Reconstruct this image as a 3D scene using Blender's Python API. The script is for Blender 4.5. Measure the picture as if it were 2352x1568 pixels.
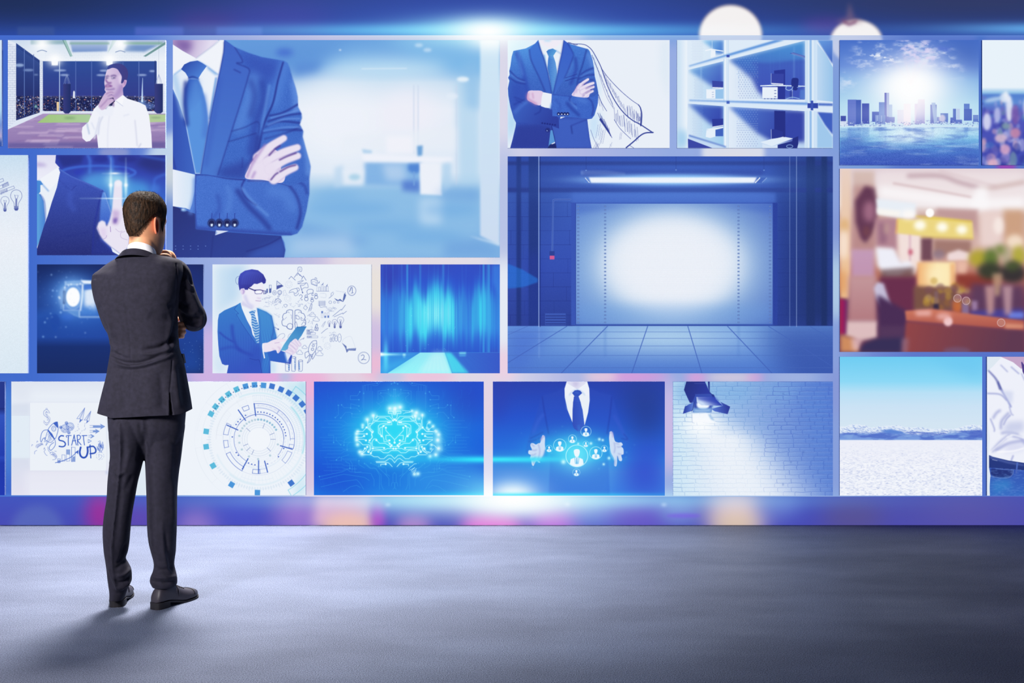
import bpy, bmesh, math
import numpy as np
from mathutils import Vector, Matrix

C = bpy.context.scene.collection
for o in list(bpy.data.objects): bpy.data.objects.remove(o)

# ---------------------------------------------------------------- camera
F = 2400.0            # focal length in pixels of a 2352 px wide frame
CAM_H = 1.21          # lens height above the floor
HOR = 750.0           # pixel row of the horizon
D_WALL = CAM_H * F / (1205.5 - HOR)      # distance of the wall's face
cd = bpy.data.cameras.new('camera'); cam = bpy.data.objects.new('camera', cd); C.objects.link(cam)
cd.sensor_width = 36.0; cd.lens = 36.0 * F / 2352.0; cd.shift_y = (HOR - 784.0) / 2352.0
cd.clip_start = 0.05; cd.clip_end = 60
cam.location = (0, 0, CAM_H); cam.rotation_euler = (math.pi / 2, 0, 0)
sc = bpy.context.scene; sc.camera = cam
sc.view_settings.view_transform = 'Standard'; sc.view_settings.look = 'None'
sc.view_settings.exposure = 0.0; sc.view_settings.gamma = 1.0; sc.view_settings.use_curve_mapping = False
sc.cycles.max_bounces = 6; sc.cycles.use_denoising = True

# ---------------------------------------------------------------- dim hall light and lamps
w = bpy.data.worlds.new('hall_light'); sc.world = w; w.use_nodes = True
bg = w.node_tree.nodes['Background']; bg.inputs[0].default_value = (0.24, 0.30, 0.48, 1); bg.inputs[1].default_value = 0.14

def lamp(name, kind, loc, target, energy, col, size=1.0, size_y=None, spread=None, angle=None, blend=.5):
    ld = bpy.data.lights.new(name, kind); ld.energy = energy; ld.color = col
    if kind == 'AREA':
        ld.size = size
        if size_y: ld.shape = 'RECTANGLE'; ld.size_y = size_y
        else: ld.shape = 'DISK'
        if spread: ld.spread = math.radians(spread)
    else: ld.shadow_soft_size = size
    if angle: ld.spot_size = math.radians(angle); ld.spot_blend = blend
    o = bpy.data.objects.new(name, ld); C.objects.link(o); o.location = loc
    o.rotation_euler = (Vector(target) - Vector(loc)).to_track_quat('-Z', 'Y').to_euler()
    return o
# a soft stage lamp hung high near the display wall, behind the man, lights the left of the floor
lamp('stage_lamp', 'SPOT', (-1.62, 6.1, 4.5), (-1.5, 6.1, 0), 4300, (1.0, .95, .88), .5, angle=80, blend=1.0)
# added unseen fill, soft and neutral, on the man from the upper left
lamp('fill_lamp', 'AREA', (-3.5, -.1, 3.1), (-1.55, 4.5, 1.1), 33, (1.0, .965, .965), 1.2, spread=40)

def wpt(px, py, D): return ((px - 1176.0) * D / F, D, CAM_H - (py - HOR) * D / F)

# ---------------------------------------------------------------- helpers
def new_obj(name, me, mat=None, parent=None, loc=None):
    o = bpy.data.objects.new(name, me); C.objects.link(o)
    if mat: me.materials.append(mat)
    if loc is not None: o.location = loc
    if parent is not None: o.parent = parent
    return o
def tag(o, label=None, cat=None, group=None, kind=None):
    if label: o['label'] = label
    if cat: o['category'] = cat
    if group: o['group'] = group
    if kind: o['kind'] = kind
    return o
def mesh(name, v, f, smooth=True):
    me = bpy.data.meshes.new(name); me.from_pydata([tuple(map(float, p)) for p in v], [], [tuple(map(int, q)) for q in f]); me.update()
    if smooth: me.polygons.foreach_set('use_smooth', [True] * len(me.polygons))
    return me
def mat(name, col=(.5, .5, .5), rough=.6, spec=.3, metal=0.0):
    m = bpy.data.materials.new(name); m.use_nodes = True
    b = m.node_tree.nodes['Principled BSDF']
    b.inputs['Base Color'].default_value = (*col, 1); b.inputs['Roughness'].default_value = rough
    b.inputs['Specular IOR Level'].default_value = spec; b.inputs['Metallic'].default_value = metal
    return m, m.node_tree, b
def lin(r, g, b): return tuple(((c / 255 / 12.92) if c / 255 <= .04045 else ((c / 255 + .055) / 1.055) ** 2.4) for c in (r, g, b))
def noise_bump(nt, b, scale, dist, strength=1.0, detail=3, coord='Object', stretch=None):
    tc = nt.nodes.new('ShaderNodeTexCoord'); n = nt.nodes.new('ShaderNodeTexNoise'); bp = nt.nodes.new('ShaderNodeBump')
    n.inputs['Scale'].default_value = scale; n.inputs['Detail'].default_value = detail
    src = tc.outputs[coord]
    if stretch:
        mp = nt.nodes.new('ShaderNodeMapping'); mp.inputs['Scale'].default_value = stretch
        nt.links.new(src, mp.inputs[0]); src = mp.outputs[0]
    nt.links.new(src, n.inputs['Vector']); nt.links.new(n.outputs[0], bp.inputs['Height'])
    bp.inputs['Distance'].default_value = dist; bp.inputs['Strength'].default_value = strength
    nt.links.new(bp.outputs[0], b.inputs['Normal'])
    return tc, n, bp

def picture_material(name, P):
    """a lit display: the drawn picture is its emission, under a faintly glossy front"""
    a = P.out() if hasattr(P, 'out') else P
    H, W = a.shape[:2]
    im = bpy.data.images.new(name, W, H, alpha=False); im.colorspace_settings.name = 'sRGB'
    px = np.ones((H, W, 4), np.float32); px[..., :3] = a[::-1] / 255.0
    im.pixels.foreach_set(px.ravel()); im.update(); im.pack()
    m, nt, b = mat(name, (0, 0, 0), .4, .015)
    t = nt.nodes.new('ShaderNodeTexImage'); t.image = im; t.extension = 'EXTEND'
    nt.links.new(t.outputs[0], b.inputs['Emission Color']); b.inputs['Emission Strength'].default_value = 1.0
    return m
def quad_uv(name, x0, z0, x1, z1, y):
    me = mesh(name, [(x0, y, z0), (x1, y, z0), (x1, y, z1), (x0, y, z1)], [(0, 1, 2, 3)], False)
    uv = me.uv_layers.new(name='UVMap')
    for i, c in enumerate(((0, 0), (1, 0), (1, 1), (0, 1))): uv.data[i].uv = c
    return me
def box_mesh(name, x0, y0, z0, x1, y1, z1, bev=0.0):
    bm = bmesh.new(); bmesh.ops.create_cube(bm, size=1)
    for v in bm.verts: v.co = Vector(((x0 + x1) / 2 + v.co.x * (x1 - x0), (y0 + y1) / 2 + v.co.y * (y1 - y0), (z0 + z1) / 2 + v.co.z * (z1 - z0)))
    if bev: bmesh.ops.bevel(bm, geom=bm.edges[:], offset=bev, segments=2, affect='EDGES')
    me = bpy.data.meshes.new(name); bm.to_mesh(me); bm.free(); return me
# ---------------------------------------------------------------- picture drawing (what the lit displays show)
def pts_of(p):
    if isinstance(p, str):
        p = np.array([float(t) for t in p.split()])
    p = np.asarray(p, dtype=float)
    return p.reshape(-1, 2)

def smooth_pts(p, closed, n=7):
    m = len(p)
    if m < 3: return p
    out = []
    for i in range(m if closed else m - 1):
        if closed:
            a, b, c, d = p[i - 1], p[i], p[(i + 1) % m], p[(i + 2) % m]
        else:
            a, b, c, d = p[max(i - 1, 0)], p[i], p[i + 1], p[min(i + 2, m - 1)]
        for k in range(n):
            t = k / n
            out.append(0.5 * ((2 * b) + (c - a) * t + (2 * a - 5 * b + 4 * c - d) * t * t + (3 * b - a - 3 * c + d) * t ** 3))
    if not closed: out.append(p[-1])
    return np.array(out)

def box1(a, w, ax):
    a = np.moveaxis(a, ax, 0)
    r = w // 2
    pad = [(r + 1, r)] + [(0, 0)] * (a.ndim - 1)
    c = np.cumsum(np.pad(a, pad, mode='edge'), axis=0, dtype=np.float64)
    o = (c[w:] - c[:-w]) / w
    return np.moveaxis(o[:a.shape[0]], 0, ax)

def gblur(a, sx, sy=None):
    sy = sx if sy is None else sy
    for ax, s in ((0, sy), (1, sx)):
        if s < 0.3: continue
        w = int(round(math.sqrt(4 * s * s + 1)))
        w = max(3, w | 1)
        for _ in range(3): a = box1(a, w, ax)
    return a.astype(np.float32)

def vnoise(H, W, cy, cx, seed, octs=3):
    r = np.random.RandomState(seed)
    o = np.zeros((H, W), np.float32); amp = 1.0; tot = 0
    for _ in range(octs):
        gh, gw = int(H / cy) + 3, int(W / cx) + 3
        g = r.rand(gh, gw)
        y = np.arange(H) / cy; x = np.arange(W) / cx
        y0 = y.astype(int); x0 = x.astype(int)
        fy = (y - y0)[:, None]; fx = (x - x0)[None]
        fy = fy * fy * (3 - 2 * fy); fx = fx * fx * (3 - 2 * fx)
        a = g[y0][:, x0]; b = g[y0][:, x0 + 1]; c = g[y0 + 1][:, x0]; d = g[y0 + 1][:, x0 + 1]
        o += amp * ((a * (1 - fx) + b * fx) * (1 - fy) + (c * (1 - fx) + d * fx) * fy)
        tot += amp; amp *= .5; cy = max(cy / 2, 1); cx = max(cx / 2, 1)
    return o / tot

class Pic:
    def __init__(s, x0, y0, x1, y1, bg=(255, 255, 255), res=1.0):
        s.x0, s.y0, s.res = x0, y0, res
        s.W, s.H = int(round((x1 - x0) * res)), int(round((y1 - y0) * res))
        s.a = np.empty((s.H, s.W, 3), np.float32); s.a[:] = bg
        s.ox, s.oy, s.k = 0, 0, 1.0
        s.m = None
    def v(s, ox, oy, k): s.ox, s.oy, s.k = ox, oy, k; return s
    def T(s, p): return np.stack([((p[:, 0] / s.k + s.ox) - s.x0) * s.res, ((p[:, 1] / s.k + s.oy) - s.y0) * s.res], 1)
    def L(s, d): return d / s.k * s.res
    def grid(s, ys, xs):
        Y = (np.arange(ys.start, ys.stop) + .5) / s.res + s.y0
        X = (np.arange(xs.start, xs.stop) + .5) / s.res + s.x0
        return ((X - s.ox) * s.k)[None, :], ((Y - s.oy) * s.k)[:, None]
    def full(s): return slice(0, s.H), slice(0, s.W)
    def mask(s, p, b=0):
        """anti-aliased coverage of a polygon (pixel coordinates) inside its own box"""
        pad = int(2.5 * b) + 2
        x0 = max(0, int(p[:, 0].min()) - pad); x1 = min(s.W, int(p[:, 0].max()) + pad + 1)
        y0 = max(0, int(p[:, 1].min()) - pad); y1 = min(s.H, int(p[:, 1].max()) + pad + 1)
        if x1 <= x0 or y1 <= y0: return None
        # let the raster reach past the picture's edge so blurred shapes stay whole there
        ex = pad if b else 0
        gx0, gx1, gy0, gy1 = x0 - ex, x1 + ex, y0 - ex, y1 + ex
        w, h = gx1 - gx0, gy1 - gy0
        SUB = 4
        q = p - [gx0, gy0]; r = np.roll(q, -1, 0)
        acc = np.zeros((h, w + 2), np.float64)
        ysub = (np.arange(h * SUB) + .5) / SUB
        for (ax, ay), (bx, by) in zip(q, r):
            if ay == by: continue
            lo, hi = (ay, by) if ay < by else (by, ay)
            i0 = max(0, int(math.ceil(lo * SUB - .5))); i1 = min(h * SUB, int(math.ceil(hi * SUB - .5)))
            if i1 <= i0: continue
            yy = ysub[i0:i1]
            xx = np.clip(ax + (yy - ay) * (bx - ax) / (by - ay), 0, w)
            f = xx.astype(int); fr = xx - f; d = 1.0 if by > ay else -1.0
            rows = (np.arange(i0, i1) // SUB)
            np.add.at(acc, (rows, f), d * (1 - fr)); np.add.at(acc, (rows, f + 1), d * fr)
        m = np.clip(np.abs(np.cumsum(acc, 1)[:, :w]) / SUB, 0, 1).astype(np.float32)
        if b: m = gblur(m, b)
        return slice(y0, y1), slice(x0, x1), m[ex:h - ex, ex:w - ex] if ex else m
    def color(s, col, ys, xs):
        if isinstance(col, tuple) and col[0] == 'g':
            _, x0, y0, c0, x1, y1, c1 = col
            X, Y = s.grid(ys, xs)
            t = np.clip(((X - x0) * (x1 - x0) + (Y - y0) * (y1 - y0)) / ((x1 - x0) ** 2 + (y1 - y0) ** 2), 0, 1)[..., None]
            return np.array(c0, np.float32) * (1 - t) + np.array(c1, np.float32) * t
        return np.array(col, np.float32)
    def put(s, ys, xs, m, col, a=1, mode='n'):
        if s.m is not None: m = m * s.m[ys, xs]
        c = s.color(col, ys, xs); m = (m * a)[..., None]
        d = s.a[ys, xs]
        if mode == 'add': d = d + c * m
        elif mode == 'scr': d = 255 - (255 - d) * (1 - c / 255 * m)
        elif mode == 'mul': d = d * (1 - m + m * c / 255)
        else: d = d * (1 - m) + c * m
        s.a[ys, xs] = d
    def f(s, p, col, a=1, sm=0, b=0, mode='n'):
        p = s.T(pts_of(p))
        if sm: p = smooth_pts(p, True)
        r = s.mask(p, s.L(b))
        if r: s.put(*r, col, a, mode)
        return s
    def clip(s, p=None, sm=0, b=0):
        s.m = None
        if p is not None:
            p = s.T(pts_of(p))
            if sm: p = smooth_pts(p, True)
            r = s.mask(p, s.L(b)); s.m = np.zeros((s.H, s.W), np.float32)
            if r: s.m[r[0], r[1]] = r[2]
        return s
    def l(s, p, w, col, a=1, sm=1, b=0, w2=None, mode='n', dash=None):
        p = s.T(pts_of(p))
        if sm: p = smooth_pts(p, False, 5)
        w = s.L(w); w2 = w if w2 is None else s.L(w2); b = s.L(b)
        pad = int(max(w, w2) / 2 + 2.5 * b) + 3
        x0 = int(p[:, 0].min()) - pad; x1 = int(p[:, 0].max()) + pad + 1
        y0 = int(p[:, 1].min()) - pad; y1 = int(p[:, 1].max()) + pad + 1
        cx0, cx1, cy0, cy1 = max(0, x0), min(s.W, x1), max(0, y0), min(s.H, y1)
        if cx1 <= cx0 or cy1 <= cy0: return s
        m = np.zeros((y1 - y0, x1 - x0), np.float32)
        n = len(p) - 1
        run = 0.0
        for i in range(n):
            a0, a1 = p[i], p[i + 1]
            ln = math.hypot(*(a1 - a0)); run += ln
            if dash and int(run / s.L(dash)) % 2: continue
            r0 = w / 2 + (w2 - w) / 2 * i / n
            r1 = w / 2 + (w2 - w) / 2 * (i + 1) / n
            pr = max(r0, r1) + 1.5
            bx0 = max(0, int(min(a0[0], a1[0]) - pr - x0)); bx1 = min(x1 - x0, int(max(a0[0], a1[0]) + pr - x0) + 2)
            by0 = max(0, int(min(a0[1], a1[1]) - pr - y0)); by1 = min(y1 - y0, int(max(a0[1], a1[1]) + pr - y0) + 2)
            X = (np.arange(bx0, bx1) + .5 + x0)[None]; Y = (np.arange(by0, by1) + .5 + y0)[:, None]
            d = a1 - a0
            t = np.clip(((X - a0[0]) * d[0] + (Y - a0[1]) * d[1]) / max(ln * ln, 1e-9), 0, 1)
            ds = np.sqrt((X - a0[0] - t * d[0]) ** 2 + (Y - a0[1] - t * d[1]) ** 2)
            rr = r0 + (r1 - r0) * t
            cov = np.clip(rr + .5 - ds, 0, 1) * np.minimum(1, rr * 2 + .15)
            m[by0:by1, bx0:bx1] = np.maximum(m[by0:by1, bx0:bx1], cov)
        if b: m = gblur(m, b)
        s.put(slice(cy0, cy1), slice(cx0, cx1), m[cy0 - y0:cy1 - y0, cx0 - x0:cx1 - x0], col, a, mode)
        return s
    def ell(s, cx, cy, rx, ry=None, rot=0, n=40):
        ry = rx if ry is None else ry
        t = np.linspace(0, 2 * math.pi, n, endpoint=False); c, q = math.cos(rot), math.sin(rot)
        return np.stack([cx + rx * np.cos(t) * c - ry * np.sin(t) * q, cy + rx * np.cos(t) * q + ry * np.sin(t) * c], 1)
    def e(s, cx, cy, rx, ry, col, a=1, b=0, rot=0, mode='n'): return s.f(s.ell(cx, cy, rx, ry, rot), col, a, 0, b, mode)
    def c(s, cx, cy, r, w, col, a=1, ry=None, t0=0, t1=360, b=0, mode='n'):
        ry = r if ry is None else ry
        t = np.radians(np.linspace(t0, t1, max(8, int(abs(t1 - t0) / 6))))
        return s.l(np.stack([cx + r * np.cos(t), cy + ry * np.sin(t)], 1), w, col, a, 0, b, mode=mode)
    def glow(s, cx, cy, rx, ry, col, a=1, p=1.0, mode='scr'):
        ys, xs = s.full(); X, Y = s.grid(ys, xs)
        d = ((X - cx) / rx) ** 2 + ((Y - cy) / ry) ** 2
        s.put(ys, xs, np.exp(-d ** p).astype(np.float32), col, a, mode); return s
    def vg(s, *st):
        ys, xs = s.full(); X, Y = s.grid(ys, xs)
        y = Y[:, 0]; k = [q[0] for q in st]
        c = np.stack([np.interp(y, k, [q[1][i] for q in st]) for i in range(3)], 1)
        s.put(ys, xs, np.ones((s.H, s.W), np.float32), (0, 0, 0)) if False else None
        m = np.ones((s.H, s.W), np.float32) if s.m is None else s.m
        s.a = s.a * (1 - m[..., None]) + c[:, None, :].astype(np.float32) * m[..., None]; return s
    def grain(s, amp, seed=1, sx=0, sy=0):
        n = np.random.RandomState(seed).randn(s.H, s.W).astype(np.float32)
        if sx or sy:
            n = gblur(n, sx, sy); n /= n.std() + 1e-6
        m = 1 if s.m is None else s.m
        s.a += (n * m * amp)[..., None]; return s
    def cloud(s, col, a, cy, cx, seed, lo=.45, hi=.7, octs=4, mode='n'):
        n = vnoise(s.H, s.W, s.L(cy), s.L(cx), seed, octs)
        m = np.clip((n - lo) / (hi - lo), 0, 1)
        s.put(*s.full(), m * m * (3 - 2 * m), col, a, mode); return s
    def blur(s, b): s.a = gblur(s.a, s.L(b)); return s
    def bricks(s, x0, y0, x1, y1, bw, bh, col, w, a=1, seed=0, jit=0):
        r = np.random.RandomState(seed); y = y0; k = 0
        while y < y1:
            s.l([x0, y, (x0 + x1) / 2, y + jit * r.randn(), x1, y], w, col, a * (.6 + .4 * r.rand()), 0)
            x = x0 + (bw / 2 if k % 2 else 0) + bw * .15 * r.rand()
            while x < x1:
                s.l([x, y, x + jit * .5 * r.randn(), min(y + bh, y1)], w, col, a * (.4 + .6 * r.rand()), 0); x += bw
            y += bh; k += 1
        return s
    def fold(s, p, w, col, a=.6, b=6, w2=None): return s.l(p, w * 1.15, col, min(1, a * 1.3), 1, b * .85, w2)
    def out(s): return np.clip(s.a, 0, 255)
NAVY, MID, LT, WH = (43, 58, 130), (62, 102, 195), (120, 170, 228), (234, 240, 248)
SK, SKD = (232, 224, 241), (172, 148, 204)
INK = (52, 66, 150)

def hatch(P, p0, p1, n, dx, dy, w, col, jit=8, seed=0, a=.9):
    r = np.random.RandomState(seed)
    for i in range(n):
        t = (i + .5) / n
        x = p0[0] + (p1[0] - p0[0]) * t + r.randn() * jit * .3; y = p0[1] + (p1[1] - p0[1]) * t + r.randn() * jit
        s = .7 + .5 * r.rand()
        P.l([x, y, x + dx * s * .5 + r.randn() * 2, y + dy * s * .5, x + dx * s, y + dy * s], w, col, a, 0)

def finger(P, x0, y0, x1, y1, w0, w1, col=SK, edge=None):
    P.l([x0, y0, (x0 + x1) / 2, (y0 + y1) / 2 - .06 * abs(x1 - x0), x1, y1], w0 + 8, edge or SKD, .55, 1, 3, w1 + 8)
    P.l([x0, y0, (x0 + x1) / 2, (y0 + y1) / 2 - .06 * abs(x1 - x0), x1, y1], w0, col, 1, 1, 1.5, w1)

def bulb(P, x, y, r, w=3):
    P.l([x - r * .35, y + r * 1.9, x - r * .4, y + r * 1.3, x - r * .85, y + r * .55, x - r, y, x - r * .7, y - r * .72, x, y - r, x + r * .7, y - r * .72, x + r, y,
         x + r * .85, y + r * .55, x + r * .4, y + r * 1.3, x + r * .35, y + r * 1.9], w, INK, .9)
    P.f([x - r * .36, y + r * 1.85, x + r * .36, y + r * 1.85, x + r * .38, y + r * 2.3, x + r * .2, y + r * 2.6, x - r * .2, y + r * 2.6, x - r * .38, y + r * 2.3], INK, .85)
    for q in (1.98, 2.16): P.l([x - r * .3, y + r * q, x + r * .3, y + r * (q - .05)], r * .07, (190, 205, 235), .9)
    P.l([x - r * .12, y + r * 1.8, x - r * .1, y + r * .6, x - r * .28, y - r * .1], w, INK, .9, 0)
    P.l([x + r * .12, y + r * 1.8, x + r * .12, y + r * .6, x + r * .34, y + r * .0], w, INK, .9, 0)
    P.l([x - r * .02, y + r * 1.8, x, y + r * .55], w * 2.2, INK, .8, 0)
    P.l([x - r * .28, y - r * .08, x - r * .05, y, x + r * .1, y - r * .06, x + r * .34, y + .02], w * .7, INK, .8)

# ---- gym with thinking man
def pic_gym(x0, y0, x1, y1):
    P = Pic(x0, y0, x1, y1, (226, 233, 245)).v(0, 80, 5.8075)
    P.f("103 70 2207 70 2207 350 572 350 210 110", ('g', 0, 70, (205, 220, 238), 0, 330, (236, 241, 248)))
    P.f("410 70 845 70 870 125 410 128", (150, 182, 196), 1, 0, 6)
    P.f("930 70 1440 70 1430 220 965 230", ('g', 0, 70, (190, 205, 230), 0, 220, (120, 150, 205)), 1, 0, 8)
    P.f("930 100 1460 100 1460 128 930 128", (140, 178, 172), 1, 0, 3)
    P.f("1680 70 2207 70 2207 125 1690 130", (175, 190, 222), 1, 0, 8)
    P.f("1690 130 2130 130 1930 225 1650 220", (105, 140, 195), .9, 0, 12)
    P.f("1640 98 2180 98 2160 130 1640 126", (135, 178, 165), 1, 0, 3)
    P.f("832 70 880 70 968 285 940 292", (158, 196, 190)); P.f("832 70 845 70 944 290 938 292", (110, 150, 150))
    P.f("1500 70 1560 70 1432 250 1418 285", (180, 208, 212))
    P.f("2207 92 2207 128 1945 292 1912 285", (112, 152, 152))
    P.bricks(600, 232, 2090, 350, 62, 22, (150, 170, 210), 2.2, .55, 4)
    P.f("103 90 215 165 215 1190 103 1250", (222, 229, 243))
    P.clip("103 90 215 165 215 1190 103 1250").bricks(103, 100, 215, 1250, 58, 30, (90, 110, 165), 3, .75, 5).clip()
    P.f("215 110 530 340 530 1035 215 1142", ('g', 0, 110, (44, 70, 140), 0, 900, (40, 50, 110)))
    P.clip("215 110 530 340 530 1035 215 1142")
    for i in range(26): P.l([215, 170 + i * 22, 530, 385 + i * 14], 5, (90, 125, 190), .5 * (1 - i / 30), 0)
    P.e(260, 405, 60, 22, (170, 195, 232), .8, 8); P.e(380, 470, 70, 16, (150, 175, 222), .7, 8); P.e(480, 532, 30, 8, (160, 185, 225), .7, 3)
    P.clip()
    P.f("530 335 572 348 572 1020 530 1035", (225, 232, 245)); P.bricks(530, 350, 572, 1020, 40, 26, (110, 130, 180), 3, .7, 6)
    P.f("572 352 2090 352 2090 1018 572 1018", ('g', 0, 352, (46, 76, 152), 0, 820, (52, 62, 140)))
    for i in range(24): P.l([572, 365 + i * 17, 2090, 365 + i * 17], 3, (75, 105, 175), .5 * (1 - i / 26), 0)
    for x, y, w in ((800, 474, 85), (860, 536, 62), (1390, 478, 62), (1350, 537, 64), (1895, 536, 62), (2030, 484, 40)): P.e(x, y, w, 12, (178, 198, 235), .85, 4)
    r = np.random.RandomState(8)
    for (xa, xb, ya, yb, n) in ((215, 530, 815, 1110, 420), (572, 2090, 815, 1018, 1000)):
        P.clip([xa, ya, xb, ya, xb, min(yb, 1040), xa, yb])
        P.f([xa, ya, xb, ya, xb, yb, xa, yb], (30, 36, 82), 1, 0, 6)
        for i in range(n):
            x, y = xa + (xb - xa) * r.rand(), ya + (yb - ya) * r.rand()
            c = [(235, 240, 255), (250, 215, 170), (130, 160, 230), (220, 130, 110), (80, 100, 180), (70, 85, 150)][r.randint(6)]
            w = 3 + 7 * r.rand() ** 3
            P.f([x - w, y - w * .8, x + w, y - w * .8, x + w, y + w * .8, x - w, y + w * .8], c, .35 + .6 * r.rand())
        P.clip()
    P.l("572 826 1400 822", 5, (220, 205, 225), .7, 0, 2); P.l("1640 826 2070 832", 6, (225, 205, 225), .8, 0, 2)
    P.f("755 895 788 895 785 1018 758 1018", (235, 205, 160)); P.f("975 760 987 742 1000 760 1000 840 972 845", (225, 232, 245))
    P.f("455 970 478 925 500 970", (150, 215, 200), 1, 0, 3)
    P.l("1903 575 1898 730 1897 885", 5, (190, 215, 245), 1, 0, 0, 26); P.glow(1897, 900, 45, 40, (120, 170, 240), .7)
    P.e(1980, 950, 80, 40, (110, 150, 230), .55, 14)
    for x, c, w in ((325, (96, 122, 185), 11), (450, (84, 106, 172), 9), (795, (170, 190, 226), 13), (1010, (92, 116, 184), 10), (1222, (92, 116, 184), 10), (1640, (84, 106, 176), 8), (1853, (100, 124, 190), 10)):
        P.l([x, 190 + max(0, x - 330) * .6 if x < 500 else 352, x, 1018 + (60 if x < 500 else 0)], w, c, .9, 0)
    P.f("2090 350 2207 350 2207 1050 2090 1018", (232, 238, 248)); P.bricks(2100, 660, 2207, 1040, 45, 24, (140, 160, 205), 3, .7, 7)
    P.l("2070 352 2070 1018", 14, (40, 58, 120), 1, 0)
    P.f("572 1018 2207 1018 2207 1052 560 1052", (228, 234, 246)); P.bricks(572, 1020, 2207, 1052, 56, 17, (140, 155, 195), 2.5, .7, 9)
    P.f("103 1250 215 1142 530 1035 572 1018 572 1052 400 1130 200 1215 103 1262", (222, 230, 244))
    fl = "103 1262 400 1130 572 1050 2207 1050 2207 1508 103 1508"
    P.f(fl, ('g', 0, 1050, (172, 150, 196), 0, 1508, (140, 116, 172))).clip(fl)
    for i in range(60):
        y = 1060 + 440 * (i / 60) ** 1.3 + 8 * r.randn(); x = 103 + 2100 * r.rand(); w = 120 + 350 * r.rand(); h = 10 + 30 * (i / 60)
        P.f([x, y, x + w, y + r.randn() * 6, x + w - 30, y + h, x - 40, y + h], (205, 182, 214) if r.rand() > .45 else (150, 120, 172), .6, 0, 3)
    for i in range(160):
        y = 1060 + 445 * r.rand(); x = 103 + 2100 * r.rand(); P.l([x, y, x + 60 + 180 * r.rand(), y + r.randn() * 5], 3, (105, 84, 145), .35, 0, 1)
    P.f("103 1440 2207 1425 2207 1508 103 1508", (82, 80, 150), .55, 0, 10)
    P.clip()
    P.f("650 1062 1200 1060 1240 1168 495 1172", ('g', 500, 0, (160, 198, 125), 1200, 0, (172, 205, 160))); P.e(930, 1108, 80, 10, (95, 135, 95), .7, 10)
    P.f("1980 1062 2207 1062 2207 1160 1980 1166", (176, 202, 152)); P.e(2080, 1104, 70, 9, (120, 150, 120), .6, 8)
    for xa, xb in ((843, 942), (2064, 2173)):
        P.f([xa, 652, xb, 652, xb, 1025, (xa + xb) / 2 + 25, 1048, (xa + xb) / 2 - 25, 1048, xa, 1025], ('g', xa, 0, (58, 62, 128), xb, 0, (34, 48, 105)))
        xm = (xa + xb) / 2
        for d in (-40, -18, 18, 40): P.l([xm + d, 652, xm + d * .6, 590, xm, 530], 5, (150, 165, 205), .9, 0)
        P.l([xm, 530, xm, 70 if xa > 2000 else 500], 3, (110, 125, 160), .8, 0)
    for x, y, w in ((560, 120, 120), (730, 330, 100), (1460, 330, 100), (1600, 120, 110)): P.glow(x, y, w, w * .9, (250, 252, 255), .95)
    P.f("686 330 776 330 772 405 690 405", (250, 252, 255)); P.f("1418 330 1505 330 1500 405 1420 405", (250, 252, 255))
    for x, y in ((560, 215), (1605, 222)): P.l([x - 62, y + 8, x, y - 10, x + 62, y + 8], 12, (130, 150, 190), .8)
    for x in (731, 1460): P.l([x - 45, 405, x, 412, x + 45, 405], 8, (180, 190, 215), .9)
    # man in white shirt
    P.f("1320 920 1250 990 1180 1160 1100 1230 1090 1290 1100 1380 1150 1425 1200 1415 1290 1320 1310 1508 2028 1508 2020 1330 1990 1080 1940 940 1860 900 1700 850 1640 800 1560 860 1500 940 1420 1000", (240, 242, 250), 1, 0)
    P.fold("1310 1330 1330 1180 1370 1090", 14, (205, 210, 232), .8, 8); P.fold("1160 1180 1190 1320", 12, (165, 185, 220), .8, 6); P.fold("1220 1170 1260 1260", 8, (205, 212, 235), .8, 6)
    P.fold("1800 1140 1815 1300 1830 1480", 10, (205, 208, 230), .9, 6); P.fold("1880 1450 1850 1500", 8, (180, 185, 215), .8, 4); P.fold("1470 1000 1440 1250 1435 1500", 6, (212, 216, 236), .9, 3)
    P.fold("1330 1100 1260 1380", 16, (215, 220, 238), .8, 10); P.fold("1650 1080 1720 1060", 10, (218, 222, 240), .7, 8)
    face = "1440 455 1410 520 1395 600 1392 650 1400 700 1398 740 1440 790 1500 800 1520 860 1540 880 1620 830 1645 800 1640 720 1680 640 1690 600 1660 500 1620 450 1520 430"
    P.f(face, ('g', 1400, 0, (222, 205, 230), 1690, 0, (190, 165, 210)), 1, 1)
    P.clip(face, 1)
    P.fold("1640 640 1600 740 1540 820", 60, (160, 130, 190), .5, 20); P.fold("1600 560 1610 640", 40, (235, 220, 240), .6, 14)
    P.fold("1410 600 1440 640 1480 640", 16, (130, 85, 155), .8, 6); P.fold("1405 680 1440 665 1490 685", 18, (140, 95, 165), .7, 7)
    P.fold("1400 690 1440 694 1480 685", 10, (120, 60, 130), .9, 3); P.fold("1420 725 1470 730 1520 720", 24, (150, 120, 180), .6, 8)
    P.fold("1408 560 1435 548 1450 552", 10, (85, 60, 130), .9, 3); P.fold("1480 550 1520 540 1548 548", 11, (85, 60, 130), .9, 3)
    P.fold("1412 580 1438 575", 10, (60, 50, 110), .9, 3); P.fold("1495 578 1535 572", 11, (60, 50, 110), .9, 3); P.e(1500, 574, 6, 5, (220, 225, 240))
    P.clip()
    P.f("1640 615 1665 598 1690 610 1680 660 1650 700 1632 680", (205, 172, 212), 1, 1); P.fold("1650 630 1668 622 1662 660", 7, (140, 90, 160), .8, 3)
    P.f("1440 460 1435 430 1470 400 1560 380 1640 400 1695 460 1708 530 1690 600 1662 600 1640 640 1615 640 1625 560 1595 500 1560 455 1500 440", ('g', 1440, 0, (62, 74, 150), 1700, 0, (66, 62, 130)), 1, 1)
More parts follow.
